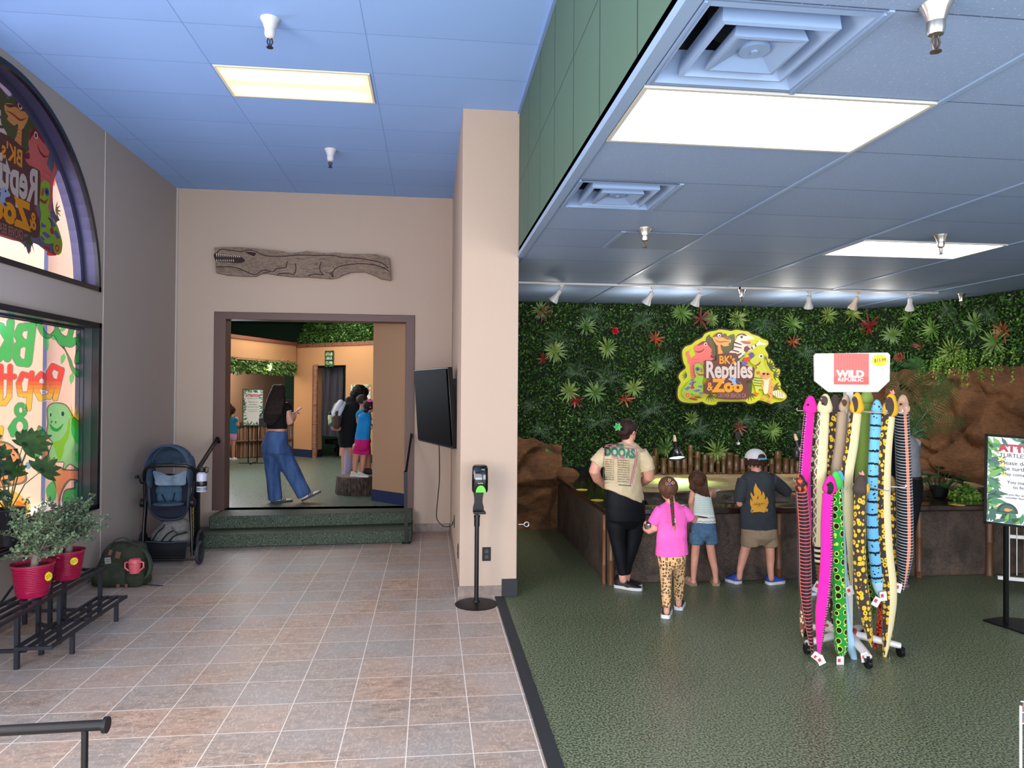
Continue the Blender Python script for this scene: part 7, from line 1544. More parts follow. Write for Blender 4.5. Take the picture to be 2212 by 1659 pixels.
g = G(); g.ell(c-f*w*.18+V((0, 0, h*.3)), (w*1.12, w*1.15, h*.78), R, 22, 14); g.ell(c-f*w*.9+V((0, 0, -h*.05)), (w*.75, w*.7, h*.45), R, 16, 12); g.ell(c-f*w*.6-V((0, 0, h*.45)), (w*.7, w*.45, h*.3), R, 16, 12)
ho = to_obj('hair', remesh(g, .006, 4, foldfn(.006, 4, 30, 12)), hairmat('#140c0b', '#3c2521'), t, smooth=180)
g = G(); q = b.pt(1334, 922, -.12)
for i in range(6): a = i*pi/3; g.leaf(q, V((cos(a), -.15, sin(a))), (0, -1, 0), .042, .034, .2)
to_obj('flower_clip', g, mat('#3f9a4c', .4), t, smooth=0)
# printed back of the shirt
K = 1/4.147; A3 = lambda u, v: b.pt(1260+u*K, 890+v*K, -.35)
parts = []; pmats = [mat('#2f7560', .8), mat('#b8647a', .8), mat('#2b2622', .8), mat('#cfa0a8', .8)]
def addtext(s, x, y, size, wd, mi, slope=.14, bold=0.0):
    g = text_geo(s, lambda u, v, w=0: V((x+u*1000, y+u*1000*slope-v*1000, 0)), size*.00132, bold, 0, width=wd*.001)
    parts.append(([A3(p[0], p[1]) for p in g.v], g.f, mi))
def strip(pts, wd, mi):
    for (x0, y0), (x1, y1) in zip(pts, pts[1:]):
        l = sqrt((x1-x0)**2+(y1-y0)**2); k = max(1, int(l/30)); nx, ny = -(y1-y0)/l*wd/2, (x1-x0)/l*wd/2
        for i in range(k):
            a, c_ = i/k, (i+1)/k; p = (x0+(x1-x0)*a, y0+(y1-y0)*a); q = (x0+(x1-x0)*c_, y0+(y1-y0)*c_)
            parts.append(([A3(p[0]+nx, p[1]+ny), A3(p[0]-nx, p[1]-ny), A3(q[0]-nx, q[1]-ny), A3(q[0]+nx, q[1]+ny)], [(0, 1, 2, 3)], mi))
strip([(185, 415), (192, 305), (480, 330), (462, 445), (418, 655)], 7, 1); strip([(200, 296), (260, 290), (330, 300), (400, 298), (492, 322), (478, 440), (436, 640)], 5, 1); strip([(182, 415), (180, 640), (230, 630)], 4, 0)
addtext('THE', 290, 306, 26, 75, 0, .06, .002); addtext('DOORS', 190, 388, 84, 272, 0, .09, .006); addtext('TOUR 1970', 250, 416, 30, 120, 1, .06, .001)
rows = [('17 NEW YORK, NY', '207 PHILADELPHIA, PA'), ('18 NEW YORK, NY', '2035 PITTSBURGH, PA'), ('25 SAN FRANCISCO, CA', '2038 DETROIT, MI'), ('26 SAN FRANCISCO, CA', '207 BALTIMORE, MD'), ('27 LONG BEACH, CA', '208 SEATTLE, WA'), ('2 CLEVELAND, OH', '2020 HONOLULU, HI'), ('2 CLEVELAND, OH', '28 SAN DIEGO, CA'), ('3 CHICAGO, IL', '2022 BAKERSFIELD'), ('BOSTON, MA', '2038 SALT LAKE'), ('BOSTON, MA', '2020 MIAMI, FL')]
for i, (l, r) in enumerate(rows): addtext(l, 190, 432+i*19.5, 13, 85, 2, .05); addtext(r, 305, 438+i*21, 13, 108, 2, .05)
strip([(315, 652), (430, 662)], 9, 0)
decal('shirt_print', t, sh, parts, pmats)
z0 = .0; hl, to_ = PZ(1329, 1268, .0), PZ(1389, 1277, .0); black_shoe = mat('#0d0e11', .6, bump=(50, .3)); wsole = mat('#cfcfd2', .45)
shoe(t, hl, hl+(to_-hl).normalized()*.255, .088, .085, black_shoe, wsole, swoosh=mat('#1a1a1c', .4)); q = V((.03, .1, 0)); shoe(t, hl+q, hl+q+(to_-hl).normalized()*.25, .088, .085, black_shoe, wsole)

# --- girl in the pink shirt
st = [(1450, 1084, 12), (1450, 1090, 22), (1450, 1098, 32), (1450, 1112, 35), (1451, 1138, 33), (1451, 1165, 34), (1451, 1185, 36, 0, -.02), (1451, 1199, 36.5, 0, .05)]
side = (1, -.05, 0)
b, t, hd = figure('young girl in a bright pink shirt and leopard print leggings walking with a metal cup', 5.48, (1450, 1332), side, st, .58,
    [[(1423, 1104, 8.5), (1415, 1122, 8), (1413, 1143, 8), (1402, 1148, 6.5, .03), (1394, 1143, 5.5, .06)], [(1478, 1104, 8.5), (1492, 1118, 7.5), (1499, 1124, 7, .05), (1502, 1120, 5.5, .1)]],
    [[(1437, 1205, 13), (1438, 1255, 9.5), (1440, 1308, 7), (1440, 1322, 6.5)], [(1465, 1205, 13, .08), (1467, 1250, 9.5, .15), (1466, 1292, 7, .2), (1466, 1306, 6.5, .2)]],
    (1443, 1057, 20, 27, (.35, .95)), [(1449, 1092, 11), (1447, 1072, 9.5)], SKINP, .0055, [((1393, 1143, .06), (.1, .3, .45), (-.7, -.3, 0), .095, .9, 1), ((1502, 1119, .1), (.2, .8, .1), (0, 0, 1), .11, .6, -1)], hipst=[(1451, 1212, 32)])
pinkc = cloth('#e768b4', (4, '#dc58a8'))
finish_shirt(b, t, st, [[(1430, 1101, 14), (1417, 1118, 14), (1409, 1133, 12.5)], [(1471, 1101, 14), (1484, 1111, 13), (1494, 1121, 10.5)]], side, pinkc, .006, amp=.008, dep=.6, seed=8)
@M
def leopard(n):
    v = n.mapv(n.obj(), sc=(1, .6, .8)); a = n.n('TexVoronoi', Vector=v, Scale=46, Randomness=.6); w = n.noise(n.obj(), 60, 2)
    d = n.m_('ADD', a.outputs[0], n.m_('MULTIPLY', n.m_('SUBTRACT', w, .5), .5)); ring = n.m_('MULTIPLY', n.m_('GREATER_THAN', d, .26), n.m_('LESS_THAN', d, .44)); ring = n.m_('MULTIPLY', ring, n.m_('GREATER_THAN', n.noise(n.obj(), 70, 1), .40))
    c = n.mix(n.m_('LESS_THAN', d, .26), '#d0a878', '#9c6c3c'); n.base(n.mix(ring, c, '#1c1410')); n.p(Roughness=.8)
finish_pants(b, t, [(1451, 1185, 32), (1451, 1200, 32), (1451, 1216, 30)], [[(1437, 1206, 16), (1438, 1232, 13), (1438.5, 1260, 11.5), (1439, 1288, 10.5), (1440, 1311, 9)], [(1465, 1206, 16, .07), (1467, 1232, 13, .12), (1467, 1260, 11.5, .17), (1466, 1294, 9.5, .2)]], side, leopard, .006, 'leggings', .003)
c, w, h, f, sd_, R = hd
brown1 = hairmat('#2c1a12', '#6e4c34')
g = G(); g.ell(c-f*w*.12+V((0, 0, h*.22)), (w*1.08, w*1.12, h*.84), R, 22, 14); g.ell(c-f*w*.5-V((0, 0, h*.3)), (w*.6, w*.5, h*.4), R, 16, 12)
ho = to_obj('hair', remesh(g, .006, 4, foldfn(.003, 4, 40, 8)), brown1, t, smooth=180)
g = G(); n_ = 22
for ph in (0, 2.1, 4.2):
    g.tube([b.pt(1450+5.5*i/n_+1.6*sin(i*.95+ph), 1070+i*3.1, -.135-.02*(i < 3)+.012*cos(i*.95+ph)) for i in range(n_)], [.0115-.00022*i for i in range(n_)], 8)
to_obj('braid', g, brown1, t); g = G(); g.limb([b.pt(1455.5, 1121, -.13), b.pt(1456.5, 1127, -.13)], [.011, .011], 10); to_obj('hair_tie', g, mat('#e8e0e4', .5), t)
g = G(); g.tube([b.pt(1456.5, 1128, -.125), b.pt(1458, 1140, -.12), b.pt(1458, 1148, -.115)], [.009, .007, .002], 10); to_obj('braid_end', g, hairmat('#7a5a34', '#b8935c'), t)
for k, (x, y, cc) in enumerate([(1446, 1037, '#d8c47a'), (1440, 1045, '#c88a8c'), (1447, 1044, '#9a78b8'), (1454, 1043, '#d8a890')]):
    g = G(); p = b.pt(x, y, -.02); bv = None; p = b.pt(x, y, -.112+.012*k*0); g.tube([p+V((.013*cos(a)*(1 if j % 2 else .55), 0, .013*sin(a)*(1 if j % 2 else .55))) for j, a in enumerate([2*pi*i/10 for i in range(11)])], .0018, 6); to_obj('star_clip', g, mat(cc, .3), t)
blks = mat('#14181e', .6, bump=(50, .3))
q0 = b.pt(1437, 1336); a = PZ(1437, 1337, 0); shoe(t, a, a+V((.085, .19, 0)), .075, .095, blks, wsole, name='shoe'); a = PZ(1465, 1319, .0); shoe(t, a, a+V((.09, .18, 0)), .075, .095, blks, wsole)
cupp = b.pt(1399, 1137, .04)
tc = thing('metal_cup', tuple(cupp), 'small shiny metal feed cup in the hand of the girl in pink', 'cup'); g = G(); g.lathe([(.001, -.02), (.022, -.02), (.03, .014), (.028, .014), (.02, -.012)], cupp, 24, cap=False); to_obj('bowl', g, mat('#b9bcc0', .2, 1.0), tc)

# --- small girl in the striped knit top
st = [(1514, 1056, 9), (1515, 1061, 17), (1516, 1070, 20.5), (1518, 1085, 20.5), (1520, 1102, 22), (1521, 1120, 24), (1521.5, 1132, 25)]
side = (1, -.1, 0)
b, t, hd = figure('small girl with wavy brown hair, pale striped knit top and denim shorts', 6.41, (1522, 1258), side, st, .6,
    [[(1497, 1066, 7.5), (1493, 1085, 6.5), (1495, 1102, 5.5, .04), (1500, 1112, 4.5, .12)], [(1533, 1066, 7.5), (1540, 1072, 6, .1), (1543, 1066, 4.5, .22)]],
    [[(1505, 1150, 12), (1504, 1172, 9.5), (1501, 1203, 8.5), (1499, 1230, 7), (1498, 1250, 5.2)], [(1533, 1150, 12), (1533, 1172, 9.5), (1538, 1203, 8.8), (1544, 1230, 7), (1546, 1250, 5.2)]],
    (1506, 1040, 17.5, 23, (.1, 1)), [(1512, 1066, 9), (1509, 1050, 7.5)], SKINP, .0055, [((1500, 1112, .13), (.1, .9, -.1), (0, 0, 1), .1, .5, 1), ((1543, 1064, .23), (.2, .9, .2), (0, 0, 1), .1, .6, -1)],
    [(PZ(1498, 1256, .04), PZ(1498, 1256, .04)+V((-.02, .09, 0))), (PZ(1546, 1256, .04), PZ(1546, 1256, .04)+V((.03, .09, 0)))], hipst=[(1520, 1150, 26)])
@M
def knit(n):
    s = n.n('SeparateXYZ', Vector=n.obj()); z = n.m_('ADD', s.outputs[2], n.m_('MULTIPLY', n.m_('SINE', n.m_('MULTIPLY', s.outputs[0], 130)), .0025)); f = n.m_('FRACT', n.m_('MULTIPLY', z, 62))
    top = n.m_('GREATER_THAN', s.outputs[2], .64); c = n.mix(n.m_('LESS_THAN', f, .45), '#a8c4c2', '#dfe3dc'); c2 = n.mix(n.m_('LESS_THAN', n.m_('FRACT', n.m_('MULTIPLY', z, 28)), .25), '#e4e2da', '#8fb0ae'); n.base(n.mix(top, c2, c)); n.p(Roughness=.85); n.bump(f, .4, .006)
finish_shirt(b, t, st, [], side, knit, .006, amp=.004, dep=.62, name='knit_top', seed=5)
g = G(); [b.limb(g, [(x0, 1072, 2.2, -.02), (x1, 1057, 2, -.0)]) for x0, x1 in ((1500, 1505), (1531, 1524))]; to_obj('strap', g, mat('#e6e4de', .8), t)
finish_pants(b, t, [(1521, 1127, 24.5), (1520, 1140, 27), (1520, 1156, 28)], [[(1505, 1150, 15), (1505, 1164, 16), (1505, 1175, 16)], [(1535, 1150, 14), (1536, 1164, 14), (1537, 1174, 14)]], side, cloth('#3c5878', (16, '#55738f')), .006, 'denim_shorts', .004)
c, w, h, f, sd_, R = hd; g = G(); g.ell(c-f*w*.1+V((0, 0, h*.22)), (w*1.12, w*1.15, h*.85), R, 22, 14)
for i in range(16): x = -1+2*i/15; g.limb([c-f*w*.6+sd_*(x*w*.9)+V((0, 0, h*.2)), c-f*w*.8+sd_*(x*w*1.0+.01*sin(i*2))-V((0, 0, h*.5)), c-f*w*.7+sd_*(x*w*.8+.03+.012*sin(i*3+1))-V((0, 0, h*(1.0+.35*(i/15)))) ], [.014, .015, .007], 8)
to_obj('hair', remesh(g, .005, 3, foldfn(.007, 9, 26, 14)), hairmat('#22140e', '#5e3d2a'), t, smooth=180)
sand = mat('#8a7462', .7)
for x, dx in ((1497, -.02), (1544, .04)):
    a = PZ(x, 1264, 0)-V((0, .035, 0)); d = V((dx, .15, 0)); g = G(); sh_ = shoe_geo; s_ = d.normalized().cross(V((0, 0, 1)))
    g.loft([[a+d*k+s_*(.034*w_*c_)+V((0, 0, z_)) for c_, z_ in ((-1.15, 0), (1.15, 0), (1.15, .028), (-1.15, .028))] for k, w_ in ((0, .7), (.1, .95), (.5, .9), (.8, 1.1), (1, .6))]); o = to_obj('sandal', g, sand, t)
    g = G()
    for k in (.15, .5, .75): g.tube([a+d*k+s_*.034*cos(q)+V((0, 0, .02+.045*sin(q))) for q in [pi*i/10 for i in range(11)]], [(.004, .012)]*11, 8)
    to_obj('sandal_strap', g, sand, o)
sp = b.pt(1541, 1063, .24); ts = thing('feeding_spoon', tuple(sp), 'white plastic spoon held over the pond by the small girl', 'spoon'); g = G(); g.tube([sp, b.pt(1551, 1060, .26)], .005, 8); g.ell(b.pt(1553, 1059, .27), (.016, .016, .006)); to_obj('spoon', g, white, ts)
sp = b.pt(1502, 1114, .0); q = bpy.data; tg = thing('feeding_tongs', tuple(b.pt(1508, 1113, -.3)), 'thin metal tongs held out by the girl in pink', 'tongs'); g = G(); g.tube([b.pt(1502, 1114, -.52), b.pt(1528, 1118, -.35)], .004, 8); g.tube([b.pt(1502, 1116, -.52), b.pt(1528, 1119, -.35)], .0035, 8); to_obj('tongs', g, mat('#84888c', .25, 1.0), tg)

# --- boy with the backwards cap
st = [(1634, 1016, 13), (1635, 1021, 25), (1636, 1031, 35), (1637, 1052, 37), (1637, 1090, 37), (1638, 1118, 39), (1638, 1142, 40)]
side = (1, -.12, 0)
b, t, hd = figure('boy in charcoal campfire shirt, khaki shorts and backwards white cap at the pond', 6.37, (1640, 1258), side, st, .58,
    [[(1606, 1042, 9), (1600, 1070, 8), (1598, 1088, 7, .02), (1606, 1094, 5.5, .16)], [(1667, 1040, 9), (1686, 1054, 8, .06), (1701, 1064, 6.5, .12), (1709, 1067, 5, .2)]],
    [[(1620, 1155, 15), (1612, 1180, 10.5), (1605, 1205, 9.5), (1599, 1230, 7), (1597, 1248, 6)], [(1661, 1155, 15), (1663, 1180, 10), (1664, 1205, 9.2), (1664, 1230, 7), (1666, 1250, 6)]],
    (1632, 994, 19, 25, (-.15, 1)), [(1634, 1024, 11), (1633, 1008, 9.5)], SKINP, .006, [((1606, 1094, .17), (.5, .8, 0), (0, 0, 1), .13, .5, 1), ((1709, 1067, .21), (.6, .7, -.1), (0, 0, 1), .13, .4, -1)], hipst=[(1640, 1158, 36)])
sh, so = finish_shirt(b, t, st, [[(1608, 1035, 15), (1601, 1060, 14), (1598, 1084, 12)], [(1664, 1035, 16), (1684, 1050, 14, .05), (1702, 1065, 11, .1)]], side, cloth('#2e3338', (5, '#353b40')), .0065, amp=.007, dep=.6, seed=13)
finish_pants(b, t, [(1639, 1136, 38), (1640, 1150, 39), (1640, 1160, 39)], [[(1620, 1154, 19), (1620, 1168, 20), (1621, 1179, 20.5)], [(1661, 1154, 18), (1663, 1168, 17.5), (1664, 1181, 17)]], side, cloth('#97846c', (9, '#88765f')), .0065, 'khaki_shorts', .004)
c, w, h, f, sd_, R = hd
g = G()
for i in range(26): a = -2.6+5.2*i/25; q = -f*cos(a)+sd_*sin(a); g.limb([c+q*w*.85+V((0, 0, h*.1)), c+q*w*1.06-V((0, 0, h*.18)), c+q*w*(1.08+.08*sin(i*5))-V((0, 0, h*(.42+.1*sin(i*3))))], [.013, .014, .007], 8)
g.ell(c+V((0, 0, h*.12)), (w*1.0, w*1.08, h*.6), R); to_obj('hair', remesh(g, .005, 3, foldfn(.006, 3, 30, 20)), hairmat('#1a0f0c', '#4a2c22'), t, smooth=180)
g = G(); cap = [[c+V((0, 0, h*.18))+R@V((cos(2*pi*j/32)*w*1.16*cos(e), sin(2*pi*j/32)*w*1.24*cos(e), sin(e)*h*.82)) for j in range(32)] for e in [i*pi/2/9*.98 for i in range(10)]]; g.loft(cap); co = to_obj('cap', g, mat('#c9cacd', .8, bump=(60, .3)), t)
g = G(); q = c-f*w*1.19+V((0, 0, h*.28)); g.ell(q+V((0, 0, h*.08)), (w*.48, w*.08, h*.26), R, 20, 10); to_obj('cap_opening', g, hairmat('#1a0f0c', '#4a2c22'), co); g = G(); g.box(q.x-w*.52, q.x+w*.52, q.y-.012, q.y+.012, q.z-h*.14, q.z-h*.0); to_obj('cap_strap', g, mat('#4a93ac', .6), co)
g = G(); bq = c+f*w*1.1+V((0, 0, h*.22)); g.loft([[bq+f*(L_*w)+sd_*(cos(2*pi*j/16)*w*W_)+V((0, 0, .003*sin(2*pi*j/16)-L_*.008)) for j in range(16)] for L_, W_ in ((0, .9), (.5, .85), (.8, .6), (.95, .2))]); to_obj('cap_brim', g, mat('#4a93ac', .7), co)
# campfire print
K2 = 1/3.6075; A4 = lambda u, v: b.pt(1400+u*K2, 900+v*K2, -.35); fl = mat('#cf962c', .8); prt = []
def dens(poly, mi, step=12):
    """clip a picture-plane polygon into small squares so that it follows the cloth"""
    tris = tessellate_polygon([[V((x, y, 0)) for x, y in poly]])
    for a_, b_, c_ in tris: 
        pa, pb, pc = [V((*poly[i], 0)) for i in (a_, b_, c_)]; m_ = max((pa-pb).length, (pb-pc).length, (pc-pa).length); k = max(1, int(m_/step)); ix = {}; vs = []
        for i in range(k+1):
            for j in range(k+1-i): ix[i, j] = len(vs); q_ = pa+(pb-pa)*(i/k)+(pc-pa)*(j/k); vs.append(A4(q_.x, q_.y))
        fs = [(ix[i, j], ix[i+1, j], ix[i, j+1]) for i in range(k) for j in range(k-i)]+[(ix[i+1, j], ix[i+1, j+1], ix[i, j+1]) for i in range(k) for j in range(k-i-1)]
        prt.append((vs, fs, mi))
flame = [(838,515),(850,545),(878,580),(884,600),(878,616),(890,608),(893,580),(906,600),(912,625),(906,645),(918,640),(925,622),(934,640),(939,670),(928,702),(905,726),(870,738),(835,736),(808,715),(795,685),(794,655),(800,635),(806,652),(816,660),(808,635),(798,610),(800,588),(812,602),(822,622),(830,612),(822,585),(824,555),(832,535)]
dens(flame, 0); dens(S([(820,688),(848,668),(862,678),(888,668),(915,688),(880,686),(850,690)]), 1); dens(S([(855,690),(880,694),(860,700),(885,708),(862,708),(845,698)]), 1); dens(S([(855,615),(862,628),(858,640),(868,642),(862,650),(850,640)]), 1)
for q in ([(805,742),(815,728),(905,722),(918,712),(932,722),(925,735),(830,745)], [(800,722),(808,712),(895,728),(912,742),(905,748),(830,732)]): dens(q, 0)
for x, y in ((812, 735), (922, 728)): dens(E_(x, y, 13, 13), 0); dens(E_(x, y, 8, 8), 1)
decal('campfire_print', t, sh, prt, [fl, mat('#262a2e', .85)])
blue_shoe = mat('#2744a0', .6, bump=(40, .4)); a = PZ(1597, 1262, 0); shoe(t, a, a+V((-.06, .15, 0)), .095, .085, blue_shoe, wsole); a = PZ(1658, 1263, 0); shoe(t, a, a+V((.19, .06, 0)), .09, .085, blue_shoe, wsole)

# --- man in the grey shirt, bending behind the rack
st = [(1950, 938, 12, .22), (1956, 944, 20, .16), (1961, 962, 24, .1), (1963, 990, 25.5, .04), (1964, 1015, 26), (1964, 1032, 26)]
b, t, hd = figure('man in light grey shirt and dark trousers behind the snake rack', 6.3, (1955, 1268), (1, .1, 0), st, .55,
    [[(1940, 950, 9, .18), (1938, 985, 8, .2), (1935, 1020, 6, .35)], [(1978, 955, 9, .15), (1976, 990, 8, .25), (1960, 1020, 6, .4)]],
    [[(1954, 1070, 15), (1950, 1140, 11), (1947, 1200, 9), (1944, 1254, 7)], [(1972, 1070, 15), (1963, 1140, 11), (1957, 1200, 9), (1952, 1254, 7)]],
    (1946, 915, 15, 20, (0, 1), .38), [(1950, 946, 10, .2), (1948, 928, 8, .3)], SKIN2, .007, [((1935, 1021, .36), (0, 1, -.3), (0, 0, 1), .16, .4, 1), ((1959, 1021, .41), (0, 1, -.3), (0, 0, 1), .16, .4, -1)], hipst=[(1966, 1060, 26)])
finish_shirt(b, t, st, [[(1944, 950, 13, .15), (1939, 980, 12, .2), (1937, 1008, 9, .3)], [(1976, 955, 13, .12), (1976, 985, 11, .22), (1964, 1012, 9, .36)]], (1, .1, 0), cloth('#8d9096', (5, '#80848c')), .007, amp=.006, seed=2)
finish_pants(b, t, [(1965, 1028, 26), (1967, 1050, 28.5), (1966, 1080, 27)], [[(1954, 1072, 18), (1951, 1140, 14), (1947, 1200, 12), (1944, 1255, 10)], [(1973, 1072, 18), (1963, 1140, 14), (1957, 1200, 12), (1952, 1255, 10)]], (1, .1, 0), cloth('#0d1018', None, (9, .2, .02)), .007)
g = G(); g.loft(b.rings([(1965, 1029, 27.5), (1965, 1035, 28)], (1, .1, 0), .64)); to_obj('belt', g, mat('#08080a', .4), t)
c, w, h, f, sd_, R = hd; g = G(); g.ell(c+V((0, 0, h*.3)), (w*1.05, w*1.12, h*.75), R); to_obj('hair', remesh(g, .007, 3, foldfn(.003)), hairmat('#1c1512', '#3c2e28'), t, smooth=180)
for x in (1945, 1956): a = PZ(x, 1270, 0); shoe(t, a, a+V((.03, .26, 0)), .095, .08, mat('#3f4347', .6), mat('#5a5c60', .6))

# --- child hidden behind the hanging snakes
st = [(1768, 1084, 8), (1768, 1090, 17), (1768, 1104, 20), (1768, 1130, 20), (1768, 1160, 21)]
b, t, hd = figure('child behind the toy snakes in blue and white sneakers', 6.1, (1766, 1280), (1, 0, 0), st, .6,
    [[(1752, 1096, 6), (1750, 1120, 5.5), (1756, 1130, 4.5, .12)], [(1784, 1096, 6), (1786, 1120, 5.5), (1780, 1130, 4.5, .12)]], [[(1760, 1170, 10), (1760, 1215, 7.5), (1760, 1262, 5.5)], [(1778, 1170, 10), (1778, 1215, 7.5), (1776, 1262, 5.5)]],
    (1768, 1060, 15, 20, (0, 1)), [(1768, 1090, 8), (1768, 1074, 7)], SKINP, .007, [((1756, 1131, .12), (.3, 1, 0), (0, 0, 1), .1, .4, 1), ((1780, 1131, .12), (-.3, 1, 0), (0, 0, 1), .1, .4, -1)])
finish_shirt(b, t, st, [[(1754, 1096, 9), (1751, 1110, 8), (1750, 1120, 7.5)], [(1782, 1096, 9), (1785, 1110, 8), (1786, 1120, 7.5)]], (1, 0, 0), cloth('#23262c'), .008)
finish_pants(b, t, [(1768, 1156, 20), (1768, 1175, 21)], [[(1760, 1168, 12), (1760, 1215, 10), (1760, 1262, 9)], [(1777, 1168, 12), (1777, 1215, 10), (1776, 1262, 9)]], (1, 0, 0), cloth('#1a1d24'), .008)
c, w, h, f, sd_, R = hd; g = G(); g.ell(c+V((0, 0, h*.25)), (w*1.08, w*1.12, h*.8), R); to_obj('hair', remesh(g, .007, 3), hairmat('#22140e', '#4e3424'), t, smooth=180)
bl2 = mat('#2a6a9c', .6); a = PZ(1757, 1287, 0); shoe(t, a, a+V((.02, .2, 0)), .08, .08, bl2, wsole, stripes=white); a = PZ(1776, 1280, 0); shoe(t, a, a+V((.05, .2, 0)), .08, .08, bl2, wsole)

# --- woman in jeans beyond the doorway
st = [(604, 866, 7), (603, 870, 15), (602, 877, 21), (600, 892, 22), (598, 910, 22.5), (598, 926, 24)]
side = (.8, -.6, 0); YJ = 9.75
b, t, hd = figure('woman with very long dark hair, crop top and blue jeans holding a phone', YJ, (600, 1084), side, st, .75,
    [[(619, 876, 8), (622, 895, 8.5), (626, 912, 8), (632, 905, 6.5, .1), (636, 897, 5, .16)], [(584, 878, 8, .1), (588, 900, 8, .2), (606, 905, 6, .32), (628, 897, 4.5, .32)]],
    [[(590, 970, 16), (592, 1020, 11), (596, 1075, 7)], [(606, 965, 16), (630, 1015, 11), (656, 1070, 7)]],
    (602, 851, 13, 19, (.75, .65)), [(603, 874, 8), (603, 860, 7)], SKINP, .0075, [((636, 897, .17), (.45, .2, .75), (-.7, -.4, .3), .17, .7, 1), ((627, 897, .33), (.8, -.2, .35), (0, .5, .8), .16, .6, -1)], k=.9, hipst=[(597, 934, 23.5), (594, 955, 25)])
bk = cloth('#07080c', None, (10, .2, .02), .8)
finish_shirt(b, t, st, [[(615, 874, 10), (620, 880, 10.5), (622, 887, 10)], [(588, 876, 10, .08), (586, 886, 10, .12)]], side, bk, .009, 'crop_top', .004, .78)
@M
def denim(n):
    z = n.noise(n.mapv(n.obj(), sc=(1, 1, .25)), 9, 4); y = n.noise(n.obj(), 200, 1); n.base(n.mix(n.m_('MULTIPLY', y, .3), n.ramp(z, (.35, '#25406e'), (.65, '#4c6c9c')), '#1c3054')); n.p(Roughness=.9); n.bump(z, .3, .02)
finish_pants(b, t, [(598, 931, 24), (596, 944, 27), (593, 962, 30), (597, 978, 30)], [[(586, 972, 20), (588, 1000, 16.5), (591, 1035, 15.5), (595, 1080, 15)], [(606, 970, 21), (620, 1000, 19), (636, 1030, 17), (648, 1052, 16), (658, 1071, 15.5)]], side, denim, .009, 'jeans', .008, .85, seed=21)
c, w, h, f, sd_, R = hd; g = G(); g.ell(c-f*w*.1+V((0, 0, h*.22)), (w*1.12, w*1.2, h*.85), R, 22, 14)
for i in range(13):
    x = i/12; g.limb([b.pt(595+14*x, 838, -.06), b.pt(583+26*x, 868, -.12), b.pt(575+28*x, 893, -.16), b.pt(571+27*x, 908+9*sin(x*3), -.15)], [.05, .05, .042, .014], 8)
to_obj('hair', remesh(g, .009, 4, foldfn(.006, 5, 22, 2)), hairmat('#0c0808', '#2c1d19'), t, smooth=180)
wsh = mat('#c4bfb8', .55); gum = mat('#3f3430', .6)
a = PZ(586, 1086, .3); shoe(t, a, a+V((.25, .1, 0)), .09, .075, wsh, gum, stripes=black); a = b.pt(654, 1086); e = b.pt(692, 1065); a.z = max(a.z, .31); shoe(t, a, a+(e-a).normalized()*.26, .09, .085, wsh, gum, stripes=black)
ph = b.pt(641, 888, .14); tp = thing('phone', tuple(ph), 'pale phone held up by the woman in jeans', 'phone'); g = G(); d = V((.55, .25, .42)).normalized(); aa, bb, dd = frame_of(d, (-.4, .2, 1)); g.obox(ph, (.072, .009, .14), Matrix((aa, bb, dd)).transposed()); to_obj('case', g, mat('#cfc4b8', .3), tp, bev=.003)
hb_ = b.pt(569, 912, .1); th = thing('handbag', tuple(hb_), 'small black shoulder bag at the back of the woman in jeans', 'bag'); g = G(); g.obox(hb_, (.10, .08, .11), None); g.tube([hb_+V((-.05, 0, .06)), b.pt(572, 880, .1), b.pt(590, 870, .05)], .007, 8); to_obj('bag', g, black, th, bev=.02)

# --- woman with the backpack
st = [(770, 864, 9), (765, 868, 20), (759, 878, 25), (756, 895, 25), (753, 918, 23), (750, 942, 21), (751, 966, 19)]
side = (.5, -.86, 0); YK = 11.35
b, t, hd = figure('woman in long black hooded coat by the stump', YK, (752, 1056), side, st, 1.2,
    [[(763, 876, 9), (756, 893, 9), (760, 905, 8), (778, 909, 6, -.05)], [(772, 876, 9, .2), (776, 895, 8, .2), (788, 905, 6, .1)]], [[(758, 965, 13), (753, 1000, 10), (750, 1045, 7)], [(750, 965, 13, .2), (748, 1000, 10, .2), (746, 1045, 7, .2)]],
    (779, 860, 12, 17, (.85, .5)), [(768, 872, 9), (776, 862, 8)], SKIN2, .009, [((778, 909, -.05), (1, 0, 0), (0, 0, 1), .16, .4, 1), ((788, 905, .1), (1, 0, 0), (0, 0, 1), .16, .4, -1)], k=.6)
coat = cloth('#0a0c13', None, (8, .2, .03), .8)
g = G(); g.loft(b.rings([(q[0], q[1], q[2]) for q in st], (1, -.3, 0), .7)); b.limb(g, [(764, 876, 12), (755, 892, 12), (760, 905, 10.5), (775, 909, 8, -.05)], flat=True); b.limb(g, [(756, 866, 11), (762, 866, 13), (770, 868, 12)]); to_obj('coat', remesh(g, .01, 5, foldfn(.008, 7)), coat, t, smooth=180)
g = G(); b.limb(g, [(757, 962, 12.5), (753, 1000, 10.5), (750, 1048, 8)], flat=True); b.limb(g, [(750, 962, 12, .2), (748, 1000, 9.5, .2), (746, 1048, 8, .2)], flat=True); to_obj('leggings', remesh(g, .009, 4), cloth('#9c93ac'), t, smooth=180)
c, w, h, f, sd_, R = hd; g = G(); b.limb(g, [(770, 850, 13), (782, 848, 14)]); g.ell(b.pt(776, 846), .115, n=20, m=12); to_obj('hair_bun', remesh(g, .009, 3, foldfn(.01, 5, 30, 30)), hairmat('#070607', '#1e1918'), t, smooth=180)
for x in (752, 744): a = PZ(x-2, 1058, .3); shoe(t, a, a+V((.22, .12, 0)), .09, .08, white, wsole)
bq = Body(YK); bp = thing('backpack', tuple(bq.pt(728, 928)), 'grey white and brown backpack on the woman in the black coat', 'backpack')
